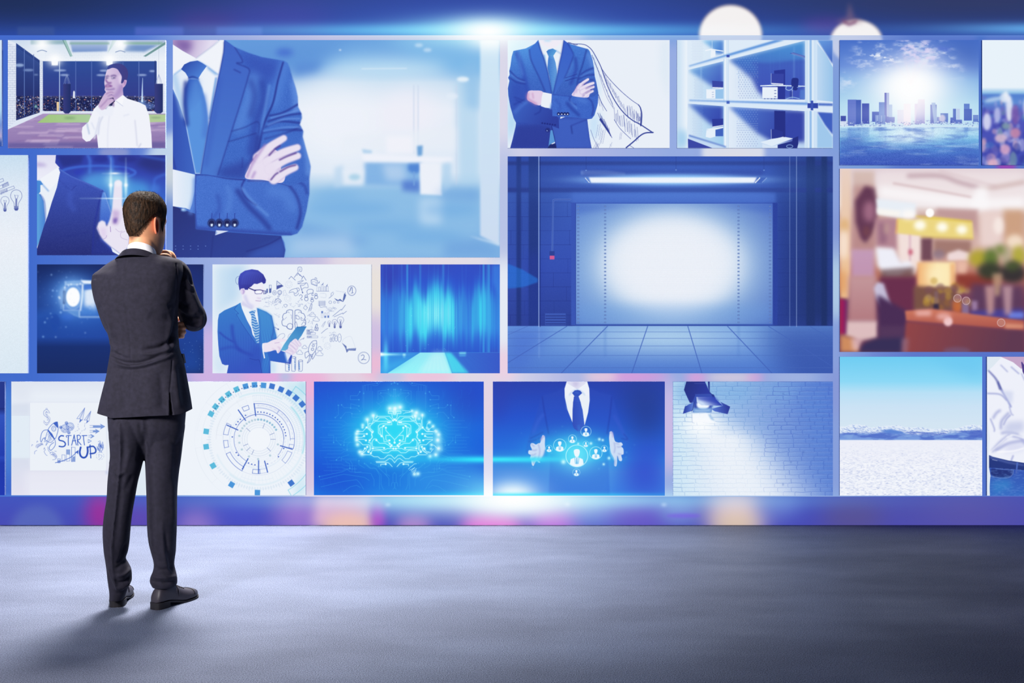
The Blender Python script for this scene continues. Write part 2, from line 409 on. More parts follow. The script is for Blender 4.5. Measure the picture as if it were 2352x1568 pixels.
    P.f("1500 930 1545 870 1640 800 1650 850 1630 940 1560 870 1520 970", (246, 247, 252)); P.fold("1545 880 1640 950", 5, (190, 196, 225), .8, 2); P.f("1500 930 1525 890 1520 960 1505 965", (110, 80, 150), .8, 0, 3)
    P.f("1310 950 1350 860 1390 790 1420 760 1480 745 1520 765 1510 790 1450 800 1500 800 1522 830 1450 850 1500 850 1520 880 1460 930 1400 990 1350 1005", (205, 180, 215), 1, 1)
    for p in ("1415 790 1470 765 1515 770", "1440 820 1490 800 1520 825", "1450 860 1500 845 1522 880", "1340 960 1400 900 1440 850"): P.fold(p, 6, (125, 85, 155), .75, 3)
    P.f("1300 950 1350 1005 1400 1000 1440 940 1520 960 1500 1080 1330 1080 1270 1000", (236, 239, 249), 1, 0, 2)
    return P

# ---- large suit torso, arms folded, blurred office
def pic_suit(x0, y0, x1, y1):
    P = Pic(x0, y0, x1, y1).v(390, 80, 3.0156)
    P.vg((36, (104, 160, 222)), (200, (132, 184, 232)), (330, (208, 226, 243)), (520, (232, 238, 248)), (950, (222, 233, 246)), (1080, (160, 200, 232)), (1300, (138, 186, 230)), (1540, (128, 178, 228)))
    P.f("400 36 1250 36 1000 260 830 300 400 240", (92, 146, 216), .9, 0, 60)
    P.e(795, 122, 60, 26, (66, 104, 205), .85, 18); P.f("860 210 1060 180 1020 250 860 280", (84, 134, 212), .8, 0, 25)
    P.f("1500 36 2285 60 2285 330 2000 300 1700 180", (125, 185, 232), .8, 0, 50)
    P.e(1500, 235, 420, 60, (196, 226, 244), .9, 45); P.l("1330 235 1640 232", 6, (225, 238, 248), .8, 0, 3)
    P.e(1180, 620, 330, 250, (238, 242, 250), .9, 90); P.e(1650, 560, 220, 180, (238, 238, 248), .9, 60)
    P.f("1980 330 2150 280 2150 1060 2000 1050", (176, 212, 238), .75, 0, 22); P.f("2030 200 2150 180 2150 520 2050 500", (140, 190, 232), .6, 0, 25)
    for x in (1690, 1720, 1985): P.l([x, 350, x, 820 if x < 1900 else 1040], 7, (200, 214, 236), .8, 0, 4)
    P.f("1190 700 1980 640 1980 800 1190 800", (232, 238, 247), .7, 0, 20)
    P.f("960 1090 1150 1050 2150 1050 2160 1400 2285 1460 2285 1540 800 1540 900 1380", (138, 188, 230), .85, 0, 25)
    P.f("1140 920 1200 900 1210 1040 1140 1060", (190, 216, 240), .8, 0, 14)
    P.f("1350 880 1740 880 1740 1050 1350 1040", (128, 178, 228), .95, 0, 14); P.f("1470 890 1620 890 1640 1010 1500 1010", (190, 214, 240), .7, 0, 22)
    P.f("1330 820 1960 850 1950 890 1340 875", (238, 241, 250), 1, 0, 9); P.f("1330 790 1400 800 1400 820 1340 820", (170, 205, 235), .8, 0, 8)
    P.f("1712 770 1752 765 1748 835 1716 840", (105, 160, 215), .95, 0, 8); P.f("1500 700 1680 700 1690 820 1500 820", (242, 242, 250), .8, 0, 14)
    P.f("1650 895 1740 890 1735 950 1690 960 1650 940", (80, 132, 212), .95, 0, 10); P.f("1610 1010 1735 1010 1735 1090 1610 1080", (84, 124, 208), .9, 0, 16)
    P.l("1692 950 1692 1040", 10, (120, 165, 222), .9, 0, 5)
    P.f("1730 885 1885 890 1885 1112 1735 1105", (236, 240, 249), 1, 0, 8); P.f("1885 890 1950 880 1950 1050 1885 1100", (176, 210, 238), .8, 0, 12)
    P.f("1730 1130 1890 1130 1880 1310 1730 1310", (190, 218, 242), .85, 0, 26); P.f("1200 930 1340 930 1340 1040 1200 1040", (228, 236, 247), .9, 0, 14); P.e(1280, 985, 40, 22, (160, 205, 230), .8, 10)
    for q in ((1250, 1200, 300, 40), (1500, 1330, 260, 34), (1950, 1210, 200, 40), (1150, 1120, 160, 20), (1800, 1400, 240, 40)): P.e(*q, (104, 166, 224), .5, 30)
    for a in ("1900 1440 2150 1400 2285 1470 2285 1540 1900 1540", "900 1300 1400 1420 1100 1540 860 1540", "1850 1080 2150 1070 2150 1150 1880 1130"): P.f(a, (92, 146, 216), .45, 0, 30)
    P.f("850 1400 1250 1380 1300 1540 820 1540", (186, 214, 240), .7, 0, 40)
    P.f("2150 36 2285 36 2285 1460 2150 1390", ('g', 0, 36, (206, 230, 246), 0, 1460, (204, 220, 241)), 1, 0, 8)
    P.e(2030, 308, 42, 18, (232, 242, 250), .95, 7); P.e(1955, 425, 40, 22, (226, 236, 248), .8, 8); P.e(1725, 72, 28, 13, (190, 218, 244), .8, 6); P.e(1785, 105, 28, 13, (195, 220, 245), .8, 6); P.e(1180, 105, 8, 5, WH, .9, 2)
    P.f("2070 1390 2285 1440 2285 1460 2150 1420", (200, 222, 242), .8, 0, 8)
    P.glow(2215, 15, 520, 75, (150, 240, 255), .8); P.glow(2215, 10, 150, 90, (255, 255, 255), .95)  # lens-flare glow from the wall painted over this corner
    # suit
    body = "375 30 450 85 545 125 640 155 720 168 790 180 815 195 830 230 850 300 872 370 885 430 888 500 912 545 915 575 900 620 925 668 920 705 945 800 965 870 975 912 966 1000 966 1100 945 1220 915 1330 882 1375 840 1388 770 1390 792 1440 800 1490 790 1545 10 1545 10 30"
    P.f(body, ('g', 300, 100, (66, 112, 204), 700, 1500, (58, 98, 190)), 1, 0, 1.5)
    P.clip(body)
    P.grain(5, 2)
    P.f("450 90 640 150 790 185 740 330 640 330 560 300", (52, 78, 178), .75, 0, 35); P.fold("800 200 760 330 720 480", 60, (82, 132, 218), .6, 26)
    P.fold("580 300 540 480 470 640", 70, (92, 142, 222), .5, 28); P.fold("560 320 590 420 560 560", 30, (46, 66, 160), .55, 18)
    P.fold("640 330 650 450 600 600 560 820", 40, (46, 68, 165), .6, 18); P.fold("690 350 660 520 640 640", 16, (100, 150, 226), .5, 9)
    P.fold("785 190 748 320 715 470 660 600 620 760 600 850", 9, (40, 54, 145), .9, 4, 14)
    P.fold("860 330 880 460 870 520", 40, (104, 150, 228), .6, 18)
    for p in ("690 560 780 540 890 480", "680 600 800 560 905 545", "660 640 760 600 900 610", "640 680 760 660 915 660", "660 720 800 680 900 640"): P.fold(p, 12, (42, 58, 150), .65, 5)
    for p in ("700 575 800 548 895 520", "680 625 790 585 900 580", "650 665 800 640 910 640"): P.fold(p, 9, (104, 148, 226), .6, 5)
    P.fold("930 730 955 860 960 960", 30, (104, 152, 228), .6, 14); P.f("610 640 700 620 900 700 930 900 860 1000 780 1020", (66, 112, 204), .5, 0, 25)
    P.fold("610 700 590 820 545 920", 26, (44, 62, 155), .7, 12)
    P.f("10 380 60 470 105 600 175 960 10 960", ('g', 10, 0, (50, 80, 178), 180, 0, (62, 102, 195)))
    P.fold("10 800 40 930", 5, (38, 52, 140), .8, 2)
    P.f("10 50 375 36 378 95 350 240 335 300 300 470 268 640 212 962 176 962 105 600 60 460 10 350", ('g', 60, 0, (224, 234, 247), 330, 0, (238, 242, 250)))
    P.fold("30 280 60 400 100 560", 30, (170, 205, 238), .7, 14); P.fold("320 300 300 420 275 580", 10, (120, 170, 228), .8, 5); P.fold("270 230 320 270", 16, (140, 185, 232), .8, 7)
    P.f("10 20 350 20 300 75 182 162 90 110 10 60", ('g', 60, 60, (176, 152, 200), 260, 120, (226, 220, 240))); P.f("30 36 150 36 150 100 100 130 40 70", (112, 82, 158), .8, 0, 22)
    P.f("10 60 90 112 182 164 120 190 78 240 20 282 10 282", (240, 243, 250)); P.fold("78 240 30 275", 8, (150, 190, 235), .7, 5)
    P.f("182 164 300 75 352 30 376 36 376 110 336 275 255 215 195 178", (240, 243, 250)); P.fold("336 275 258 217 200 182", 5, (130, 172, 228), .8, 3); P.fold("184 162 300 75 345 36", 4, (170, 180, 215), .8, 2)
    P.f("78 238 100 205 140 186 192 178 225 195 256 216 222 262 196 304 132 302 108 262", ('g', 90, 190, (46, 74, 168), 200, 300, (78, 130, 215)))
    P.fold("130 300 160 290 198 306", 8, (40, 60, 150), .8, 4)
    P.f("132 302 196 304 226 370 252 480 264 570 268 640 212 960 178 960 112 620 98 480 104 370", ('g', 110, 300, (48, 86, 184), 250, 420, (88, 146, 222)), 1, 0, 1)
    P.fold("112 330 104 450 118 620", 24, (42, 62, 155), .7, 10); P.fold("230 420 250 560 240 700", 26, (74, 118, 208), .6, 14); P.fold("180 330 170 500", 40, (88, 142, 220), .5, 20)
    P.f("376 36 395 45 450 85 480 130 505 185 462 196 548 236 542 300 500 440 430 662 330 975 212 962 268 640 300 470 340 285 372 120", ('g', 400, 60, (64, 100, 196), 300, 900, (72, 118, 206)))
    P.fold("450 85 505 185 462 196 548 236 540 300 500 440 430 662 332 972", 5, (42, 56, 148), .85, 3); P.fold("376 50 372 120 340 285 300 470 268 640 214 960", 6, (40, 58, 150), .6, 4)
    P.fold("445 240 490 262", 6, (44, 62, 155), .8, 3); P.fold("350 300 300 600 250 900", 24, (58, 92, 190), .4, 14)
    P.fold("405 740 500 712 600 680", 4, (36, 48, 135), .95, 1.5); P.fold("428 668 520 640 612 602 615 680", 4, (38, 52, 140), .9, 1.5)
    P.f("340 930 520 870 560 900 520 1000 340 985", (44, 62, 155), .7, 0, 22); P.fold("505 850 500 920", 5, (40, 56, 150), .6, 3)
    P.f("10 1180 180 1240 180 1342 320 1360 770 1392 800 1490 790 1550 10 1550", ('g', 0, 1190, (40, 50, 120), 300, 1540, (44, 64, 148)))
    P.f("520 1545 600 1490 790 1405 802 1490 790 1550", (58, 92, 186), .7, 0, 16); P.fold("530 1500 680 1450 780 1395", 6, (36, 48, 130), .8, 4); P.fold("300 1390 285 1540", 4, (34, 46, 125), .8, 2)
    for i in range(9): P.e(40 + (i % 5) * 52, 1462 + 22 * (i // 5), 4, 3, (120, 150, 220), .8)
    P.f("18 930 178 968 172 1080 155 1170 140 1212 110 1200 10 1185", ('g', 20, 0, (232, 238, 249), 170, 0, (210, 228, 246))); P.fold("176 1000 170 1120 145 1230", 26, (96, 140, 222), .6, 10); P.e(98, 1213, 20, 10, (120, 165, 225), 1, 2); P.e(92, 1208, 12, 5, (215, 230, 248), 1, 2)
    arm = "176 965 260 968 400 992 520 1000 700 1010 830 1046 880 1030 962 1000 966 1100 945 1220 915 1330 882 1375 840 1388 500 1368 182 1345 172 1150"
    P.f(arm, ('g', 200, 980, (70, 114, 206), 800, 1380, (64, 106, 198)), 1, 0, 1.5)
    P.clip(arm); P.grain(5, 4)
    P.fold("178 966 280 968 400 992 520 1002", 10, (40, 54, 145), .9, 5); P.fold("520 1000 496 1060 530 1130 600 1180", 9, (42, 58, 150), .85, 5); P.fold("540 1010 700 1012 830 1046", 7, (40, 56, 148), .8, 4)
    P.fold("470 1080 540 1180 640 1280 690 1340", 30, (44, 66, 158), .7, 12); P.fold("500 1060 580 1160 680 1250", 14, (98, 146, 224), .6, 9)
    P.fold("400 1050 420 1130 400 1230", 26, (92, 140, 222), .4, 16); P.fold("330 1110 345 1200 300 1270", 18, (48, 76, 172), .5, 12)
    P.fold("830 1046 880 1120 905 1230 880 1340", 14, (40, 56, 148), .8, 7); P.fold("860 1010 930 1040 950 1100", 12, (44, 66, 160), .7, 7); P.fold("700 1080 800 1100 850 1200", 60, (88, 136, 220), .5, 28)
    P.fold("190 1340 500 1362 840 1384", 20, (46, 66, 160), .7, 10); P.fold("178 970 172 1150 184 1340", 7, (44, 62, 155), .7, 4)
    P.clip()
    for x in (290, 343, 397, 449): P.e(x, 1303, 27, 29, (26, 32, 86), 1, 1); P.c(x, 1303, 20, 3, (90, 120, 200), .6); P.f([x - 8, 1308, x + 10, 1308, x + 6, 1326, x - 6, 1326], (215, 230, 250)); P.fold([x, 1272, x + 2, 1235], 4, (44, 62, 155), .8, 1)
    P.f("320 1353 408 1358 314 1388", (214, 224, 244)); P.f("320 1353 314 1388 330 1372", (150, 175, 225))
    # hand resting on the arm
    P.f("524 992 548 920 566 882 640 800 720 790 780 850 770 930 800 960 775 1024 640 1004", (228, 218, 238), 1, 1)
    finger(P, 610, 850, 790, 716, 66, 42); finger(P, 680, 880, 884, 780, 66, 44); finger(P, 690, 930, 886, 838, 64, 44); finger(P, 720, 1000, 868, 918, 66, 44)
    P.f("560 900 650 850 720 900 740 980 640 1000 540 985", (231, 222, 240), .9, 1, 10)
    for p in ("688 834 730 790 765 768", "760 866 810 842 875 818", "762 948 820 916 872 902", "700 1004 730 968 750 955"): P.fold(p, 8, (86, 58, 140), .8, 3)
    P.fold("535 985 570 900 640 790 660 760", 12, (165, 130, 195), .6, 7); P.fold("590 950 570 990", 12, (160, 125, 195), .6, 7); P.fold("560 890 600 830", 9, (150, 110, 180), .5, 5)
    return P

# ---- folded arms with inked cape
def pic_cape(x0, y0, x1, y1):
    P = Pic(x0, y0, x1, y1, (233, 239, 248)).v(1156, 82, 5.8075)
    P.f("58 58 470 58 300 180 60 480", (200, 232, 248), .8, 0, 60); P.f("58 600 140 1000 180 1180 60 1497", (150, 205, 240), .8, 0, 45)
    P.f("2100 58 2218 58 2218 900 2100 500", (214, 230, 243), .6, 0, 50); P.f("1130 1110 1300 1000 1250 1400 1150 1350", (190, 222, 246), .8, 0, 40); P.f("1150 190 1230 300 1300 700 1290 900 1250 700", (200, 226, 246), .8, 0, 25)
    P.glow(0, 0, 330, 420, (160, 245, 255), .8)  # cyan lens-flare glow painted into the top left
    body = "465 58 425 105 300 170 135 203 112 280 96 400 80 470 85 520 64 560 82 600 62 700 68 800 95 950 140 1100 170 1160 165 1210 125 1380 92 1500 1178 1500 1150 1350 1130 1200 1120 1115 1180 1105 1215 1060 1255 930 1268 760 1240 620 1220 540 1210 430 1190 320 1152 205 1130 178 990 140 860 98 810 58"
    P.f(body, ('g', 400, 100, (70, 126, 214), 600, 1450, (52, 72, 168)))
    P.clip(body); P.grain(4, 3)
    P.glow(250, 120, 420, 260, (60, 140, 220), .35)
    P.f("80 600 300 600 330 900 500 1150 170 1170 80 900", (50, 76, 178), .7, 0, 40); P.fold("180 230 250 420 300 640 330 860", 40, (50, 76, 178), .7, 20); P.fold("200 230 230 400 260 520", 24, (92, 142, 224), .4, 14)
    P.fold("1110 190 1060 380 1000 560 980 700", 12, (40, 58, 150), .85, 6); P.fold("890 360 850 460 800 560", 40, (96, 146, 226), .5, 24); P.fold("960 300 970 450 900 640", 34, (48, 70, 168), .6, 18)
    P.fold("1140 250 1190 400", 40, (106, 152, 228), .5, 20)
    for p in ("1030 520 1100 470 1200 430", "1000 580 1110 530 1215 520", "1010 630 1100 590 1200 590", "90 470 180 560 280 600", "85 560 180 620 290 640"): P.fold(p, 14, (42, 60, 155), .7, 7)
    for p in ("1040 545 1120 500 1205 470", "110 520 200 590 290 620"): P.fold(p, 10, (104, 150, 228), .5, 7)
    for p in ("150 820 230 850 300 880", "140 920 220 880 290 850", "170 860 250 900 290 960"): P.fold(p, 12, (42, 60, 155), .6, 7)
    P.f("470 58 805 58 800 135 772 260 745 380 718 530 656 778 600 500 545 300 490 180", WH); P.fold("545 260 570 420 600 520", 18, (130, 190, 236), .8, 9); P.fold("770 240 720 210 700 195", 10, (140, 180, 230), .8, 5)
    P.f("485 58 800 58 730 130 650 178 560 140 500 110", (240, 236, 246), 1, 0, 5); P.e(590, 62, 50, 14, (150, 215, 245), .7, 10)
    P.f("575 210 602 186 660 170 712 200 668 266 604 276", ('g', 580, 180, (60, 120, 200), 700, 260, (96, 168, 222)))
    tie = "604 274 666 266 698 360 716 470 718 530 692 680 668 778 650 778 612 530 590 430 596 330"
    P.f(tie, ('g', 600, 0, (70, 130, 210), 715, 0, (110, 172, 228))); P.clip(tie)
    for i in range(40): P.l([570, 290 + i * 14, 650, 310 + i * 13, 730, 280 + i * 14], 4, (56, 92, 190), .6)
    P.clip(body)
    P.f("465 58 500 180 545 300 600 500 645 760 560 748 480 560 370 330 345 180 420 105", ('g', 400, 100, (66, 118, 212), 560, 700, (64, 104, 198))); P.fold("345 185 372 330 480 560 558 745", 9, (40, 54, 148), .9, 4); P.fold("468 90 500 190 545 310 600 510 648 770", 8, (38, 54, 148), .8, 4)
    P.f("806 58 860 95 890 140 935 240 928 300 880 430 820 560 690 775 656 778 718 530 745 380 775 250", ('g', 850, 100, (60, 98, 200), 720, 700, (66, 108, 202))); P.fold("860 98 935 240 925 300 870 450 815 570", 8, (40, 56, 150), .8, 4); P.fold("806 70 775 250 745 380 718 530 665 775", 8, (38, 54, 148), .7, 4)
    P.fold("825 605 900 580 985 560", 6, (38, 52, 145), .9, 2); P.fold("830 560 900 540 985 510", 5, (38, 52, 145), .7, 2)
    P.f("92 1500 170 1200 500 1170 740 1230 720 1400 640 1500", (46, 60, 150), .75, 0, 25); P.f("640 1190 760 1110 1110 1110 1150 1350 1180 1500 700 1500", (66, 100, 196), .8, 0, 14)
    P.fold("640 1190 680 1360 705 1500", 7, (32, 44, 130), .95, 2); P.e(592, 1258, 32, 30, (32, 42, 120)); P.c(592, 1258, 22, 3, (90, 110, 190)); P.e(585, 1266, 8, 8, (150, 170, 225))
    P.fold("905 1200 990 1165 1110 1120", 7, (40, 54, 148), .8, 3); P.fold("905 1205 920 1305", 9, (34, 46, 130), .8, 3)
    P.f("600 1500 630 1260 655 1260 690 1420 640 1440", (90, 150, 214)); P.f("640 1440 690 1415 690 1430 650 1450", WH); P.f("590 1500 620 1450 700 1440 710 1500", (34, 44, 110))
    P.f("740 1100 745 1240 640 1200 420 1170 170 1150 120 1080 300 880 500 940 640 980", ('g', 200, 900, (60, 96, 192), 600, 1200, (48, 66, 160))); P.fold("500 940 490 1010 420 1050", 10, (40, 56, 150), .8, 5); P.fold("310 880 240 930 150 1020", 40, (78, 122, 212), .5, 18)
    for i in range(6): P.e(520 + i * 34, 1165 + i * 5, 12, 12, (34, 44, 125), .9)
    P.clip()
    P.f("325 760 345 735 400 730 530 752 505 915 440 920 380 890 320 850", (226, 206, 232), 1, 1); P.fold("330 770 325 840 400 890 440 915", 26, (190, 130, 185), .6, 12); P.fold("390 770 400 830", 20, (205, 165, 205), .6, 10)
    P.f("530 752 648 776 640 900 628 968 560 960 500 938 512 820", WH); P.fold("640 900 625 970", 14, (140, 180, 235), .8, 7)
    arm = "648 776 780 790 900 805 1120 820 1200 815 1268 770 1262 900 1215 1060 1180 1105 1100 1104 900 1085 655 1072"
    P.f(arm, ('g', 700, 800, (66, 108, 202), 1100, 1100, (62, 102, 198))); P.clip(arm); P.grain(4, 5)
    P.fold("650 778 780 790 900 806", 9, (38, 52, 148), .8, 4); P.fold("905 808 880 850 920 900 970 920", 9, (40, 56, 150), .8, 5); P.fold("850 900 920 980 1010 1060", 34, (46, 70, 165), .7, 14); P.fold("900 880 980 970", 16, (98, 146, 226), .5, 10)
    P.fold("1120 822 1180 880 1200 980 1180 1070", 12, (40, 56, 150), .7, 7); P.fold("700 850 760 930 740 1010", 18, (50, 78, 175), .5, 12); P.fold("1000 850 1100 880", 40, (90, 138, 222), .4, 24)
    P.clip()
    for x in (738, 780, 820, 858): P.e(x, 1042, 22, 22, (28, 36, 100)); P.e(x, 1048, 9, 9, (215, 228, 250))
    P.f("762 1082 825 1080 760 1108", WH)
    P.f("920 800 950 730 1010 640 1060 640 1100 700 1160 720 1150 790 1110 825", (230, 220, 240), 1, 1)
    finger(P, 1000, 690, 1130, 582, 46, 30); finger(P, 1040, 710, 1200, 632, 48, 32); finger(P, 1050, 750, 1202, 682, 48, 32); finger(P, 1080, 800, 1190, 738, 46, 32)
    for p in ("1055 660 1090 635 1125 620", "1100 705 1150 685 1200 665", "1095 770 1140 745 1190 720", "1065 806 1080 785"): P.fold(p, 7, (88, 60, 145), .8, 3)
    P.fold("935 795 960 720 1010 650", 9, (165, 125, 195), .6, 5); P.fold("970 760 985 720", 8, (170, 130, 200), .6, 4)
    # inked cape
    P.l("862 96 940 108 1040 112 1110 130 1180 190 1240 290 1300 410 1345 540 1400 690 1490 870 1600 1020 1720 1125 1830 1185 1990 1290", 6, INK, 1, 1, 0, 14)
    P.l("862 92 900 98 960 122 990 118", 7, INK); P.l("1305 430 1400 560 1550 720 1700 850 1810 925", 6, INK); P.l("1800 920 1828 960 1845 1050 1835 1195", 9, INK, 1, 1, 0, 22)
    P.l("1998 1290 1900 1296 1830 1330 1740 1410 1640 1492", 16, INK); P.l("1690 1465 1740 1497", 5, INK)
    P.l("1180 260 1250 420 1310 620 1380 820 1470 970", 4, INK, .8); P.l("1268 785 1310 890 1380 1005", 9, INK, 1, 1, 0, 5); P.l("1270 820 1290 940", 4, INK); P.l("1300 880 1335 1000", 3, INK)
    P.l("1260 1030 1330 1180 1450 1360", 5, INK, 1, 1, 0, 5); P.f("1280 1120 1300 1095 1360 1190 1400 1250 1450 1355 1380 1260", INK); P.l("1165 1255 1210 1380 1270 1495", 4, INK)
    P.l("1480 1120 1560 1240 1700 1375", 5, INK)
    hatch(P, (1190, 290), (1470, 960), 44, -14, -50, 3, INK, 6, 1); hatch(P, (1345, 560), (1640, 1050), 34, -8, -70, 3, INK, 8, 2); hatch(P, (1640, 1060), (1830, 1180), 15, -8, -140, 4, INK, 18, 3)
    hatch(P, (1480, 1120), (1800, 1400), 20, -10, -150, 4, INK, 14, 4); hatch(P, (1300, 1100), (1440, 1340), 16, -22, -90, 4, INK, 8, 5)
    hatch(P, (1225, 1340), (1330, 1470), 6, 30, -160, 3, INK, 20, 6); hatch(P, (1190, 1500), (1260, 1500), 5, 40, -70, 3, INK, 10, 7); hatch(P, (1410, 1495), (1450, 1470), 2, 10, -60, 3, INK, 4, 8); hatch(P, (1540, 1390), (1580, 1380), 2, 15, -100, 3, INK, 4, 9)
    hatch(P, (1780, 1080), (1825, 1150), 6, 10, -60, 4, INK, 10, 10)
    return P

# ---- cut-away offices
def pic_offices(x0, y0, x1, y1):
    P = Pic(x0, y0, x1, y1, (226, 237, 248)).v(1540, 82, 5.8077)
    P.f("88 58 225 58 225 1497 88 1497", ('g', 88, 0, (198, 222, 244), 220, 0, (236, 243, 250)), 1, 0, 6); P.f("88 1250 225 1280 225 1497 88 1497", (150, 200, 235), .8, 0, 40)
    P.f("225 58 2165 58 2165 1497 225 1497", (222, 235, 248))
    def room(poly, base, dark, dcol, b=26):
        P.f(poly, base); P.clip(poly); P.f(dark, dcol, 1, 0, b)
    def dots(xa, xb, ya, yb, sx, sy, r, c, a=.7):
        k = 0; y = ya
        while y < yb:
            x = xa + (sx / 2 if k % 2 else 0)
            while x < xb: P.e(x, y, r, r * .8, c, a); x += sx
            y += sy; k += 1
    room("228 58 708 58 708 240 235 392", ('g', 240, 0, (222, 235, 248), 700, 0, (214, 232, 246)), "420 58 708 58 708 240 600 240 560 170 450 90", ('g', 450, 60, (150, 205, 240), 700, 200, (66, 118, 205)), 16)
    dots(290, 440, 80, 330, 20, 22, 4, (165, 180, 215)); P.f("455 195 540 172 706 200 706 212 540 190 470 205", (240, 246, 252)); P.f("540 190 600 200 600 290 535 290", (236, 242, 250)); P.fold("555 70 555 180", 4, (220, 235, 248), .8, 1); P.clip()
    room("235 456 706 340 706 842 226 852", ('g', 240, 0, (220, 234, 247), 700, 0, (170, 208, 240)), "235 456 706 340 706 720 540 660 420 580", ('g', 300, 380, (110, 170, 225), 640, 680, (66, 92, 190)), 22)
    dots(300, 440, 430, 560, 20, 22, 4, (150, 185, 232), .8); dots(320, 440, 580, 830, 20, 20, 4, (140, 155, 200)); P.f("555 600 704 610 704 690 560 690", (58, 72, 165)); P.f("560 685 704 690 704 702 560 700", WH); P.f("470 715 704 700 704 712 480 722", (228, 240, 250)); P.f("478 722 600 720 600 838 478 838", (236, 242, 250)); P.f("600 720 704 712 704 838 600 838", (150, 195, 235))
    for y in (755, 785, 815): P.l([555, y, 578, y - 2], 5, (110, 140, 195), .9, 0)
    P.l("408 410 408 600", 8, (175, 215, 245), .7, 0, 2); P.clip()
    room("775 320 1795 65 1795 852 775 838", ('g', 780, 0, (226, 236, 248), 1250, 0, (200, 220, 243)), "775 320 1795 65 1795 900 1180 760 1080 570 930 440", ('g', 1500, 90, (74, 146, 214), 1450, 700, (66, 84, 182)), 24)
    P.f("1140 380 1300 400 1795 330 1795 840 1240 840 1180 680", (64, 86, 186), .75, 0, 30); P.fold("1100 370 1300 390 1780 340", 30, (60, 80, 180), .5, 20)
    r = np.random.RandomState(5)
    for i in range(22): P.l([900 + 900 * r.rand()] * 1 + [100] + [0, 0] if False else [870 + i * 42, 100, 870 + i * 42, 700], 7, (96, 150, 222), .28 * r.rand(), 0, 3)
    P.l("1648 150 1648 640", 8, (130, 180, 232), .7, 0, 2); P.f("1590 235 1640 222 1795 270 1795 295 1640 250", (60, 78, 170)); P.l("1620 235 1795 285", 10, (190, 215, 244), .9, 0, 2)
    dots(890, 1170, 270, 560, 36, 30, 6, (130, 172, 228), .7); dots(910, 1170, 500, 840, 36, 30, 6, (125, 140, 195), .8)
    P.f("1382 465 1530 448 1530 850 1430 850 1430 690 1382 660", (44, 56, 150)); P.f("1345 505 1512 508 1508 640 1345 640", (56, 70, 165)); P.l("1343 505 1343 640", 6, (190, 205, 238), .9, 0, 0); P.f("1345 630 1505 640 1505 655 1345 645", (236, 242, 250))
    P.f("1195 662 1380 652 1620 662 1795 668 1795 680 1400 672 1200 676", (222, 236, 249)); P.f("1225 685 1430 685 1430 835 1225 835", (232, 240, 250))
    for y in (730, 770, 812): P.l([1388, y, 1408, y], 8, (70, 90, 160), 1, 0)
    for x in (1258, 1300, 1348, 1390): P.e(x, 842, 8, 7, (60, 72, 140))
    P.f("1620 575 1660 562 1705 575 1705 640 1690 720 1640 722 1612 650", (38, 50, 135), 1, 1); P.l("1550 670 1540 710 1580 728 1620 710 1632 680", 9, (170, 205, 240)); P.l("1625 722 1625 830", 8, (200, 220, 245)); P.f("1590 740 1625 740 1625 830 1590 820", (50, 66, 155), .8); P.l("1550 840 1625 820 1720 840", 9, (150, 190, 235)); P.l("1690 690 1740 680", 6, (150, 190, 235))
    P.f("1730 720 1795 720 1795 850 1720 850", (90, 140, 215), .6, 0, 8); P.clip()
    room("232 905 706 935 706 1475 222 1310", ('g', 240, 0, (214, 230, 246), 700, 0, (160, 205, 238)), "232 905 706 935 706 1215 540 1180 420 1080", ('g', 300, 940, (74, 112, 200), 600, 1150, (56, 76, 176)), 22)
    dots(290, 440, 930, 1060, 20, 22, 4, (150, 180, 232), .8); dots(300, 430, 1060, 1330, 20, 22, 4, (150, 160, 205)); P.f("555 1110 704 1105 704 1200 560 1215", (46, 60, 155)); P.f("560 1212 704 1190 704 1202 560 1224", WH); P.f("470 1245 704 1212 704 1235 540 1262", (232, 242, 250)); P.f("480 1258 600 1252 600 1345 530 1365 470 1350", (230, 240, 250)); P.f("600 1255 704 1230 704 1340 600 1340", (66, 100, 190)); P.clip()
    P.cloud((150, 200, 238), .0, 40, 40, 2)
    room("775 942 1795 1005 1795 1500 760 1497", ('g', 780, 0, (224, 235, 248), 1300, 0, (190, 214, 242)), "775 942 1795 1005 1795 1420 1330 1400 1160 1300 940 1100", ('g', 900, 1000, (80, 120, 206), 1500, 1300, (54, 70, 168)), 26)
    dots(890, 1170, 960, 1270, 36, 30, 6, (140, 175, 230), .7); dots(890, 1170, 1170, 1490, 36, 30, 6, (130, 145, 198), .8)
    P.f("1385 1000 1532 1005 1532 1360 1350 1380 1385 1250", (40, 50, 135)); P.f("1345 1250 1385 1245 1500 1280 1500 1370 1345 1390", (44, 56, 145)); P.l("1343 1250 1346 1395", 7, (190, 205, 238), .9, 0); P.f("1350 1385 1508 1345 1508 1362 1350 1405", WH)
    P.f("1198 1420 1350 1375 1530 1350 1640 1370 1440 1440 1350 1475", (224, 236, 249)); P.f("1225 1440 1350 1478 1430 1455 1430 1500 1225 1500", (214, 228, 246)); P.f("1430 1455 1640 1400 1640 1500 1430 1500", (40, 52, 135))
    P.f("1630 1370 1705 1340 1705 1440 1690 1500 1610 1500", (38, 48, 130)); P.e(1590, 1475, 42, 20, (40, 52, 130)); P.c(1590, 1475, 42, 7, (150, 190, 235), 1, 20); P.clip()
    P.f("1960 58 2165 58 2165 380 2080 250", ('g', 2000, 80, (100, 150, 220), 2165, 380, (64, 98, 192)), 1, 0, 8); P.f("1955 100 2080 260 2165 420 2165 880 1955 860", ('g', 1955, 0, (190, 216, 242), 2165, 0, (152, 196, 234)))
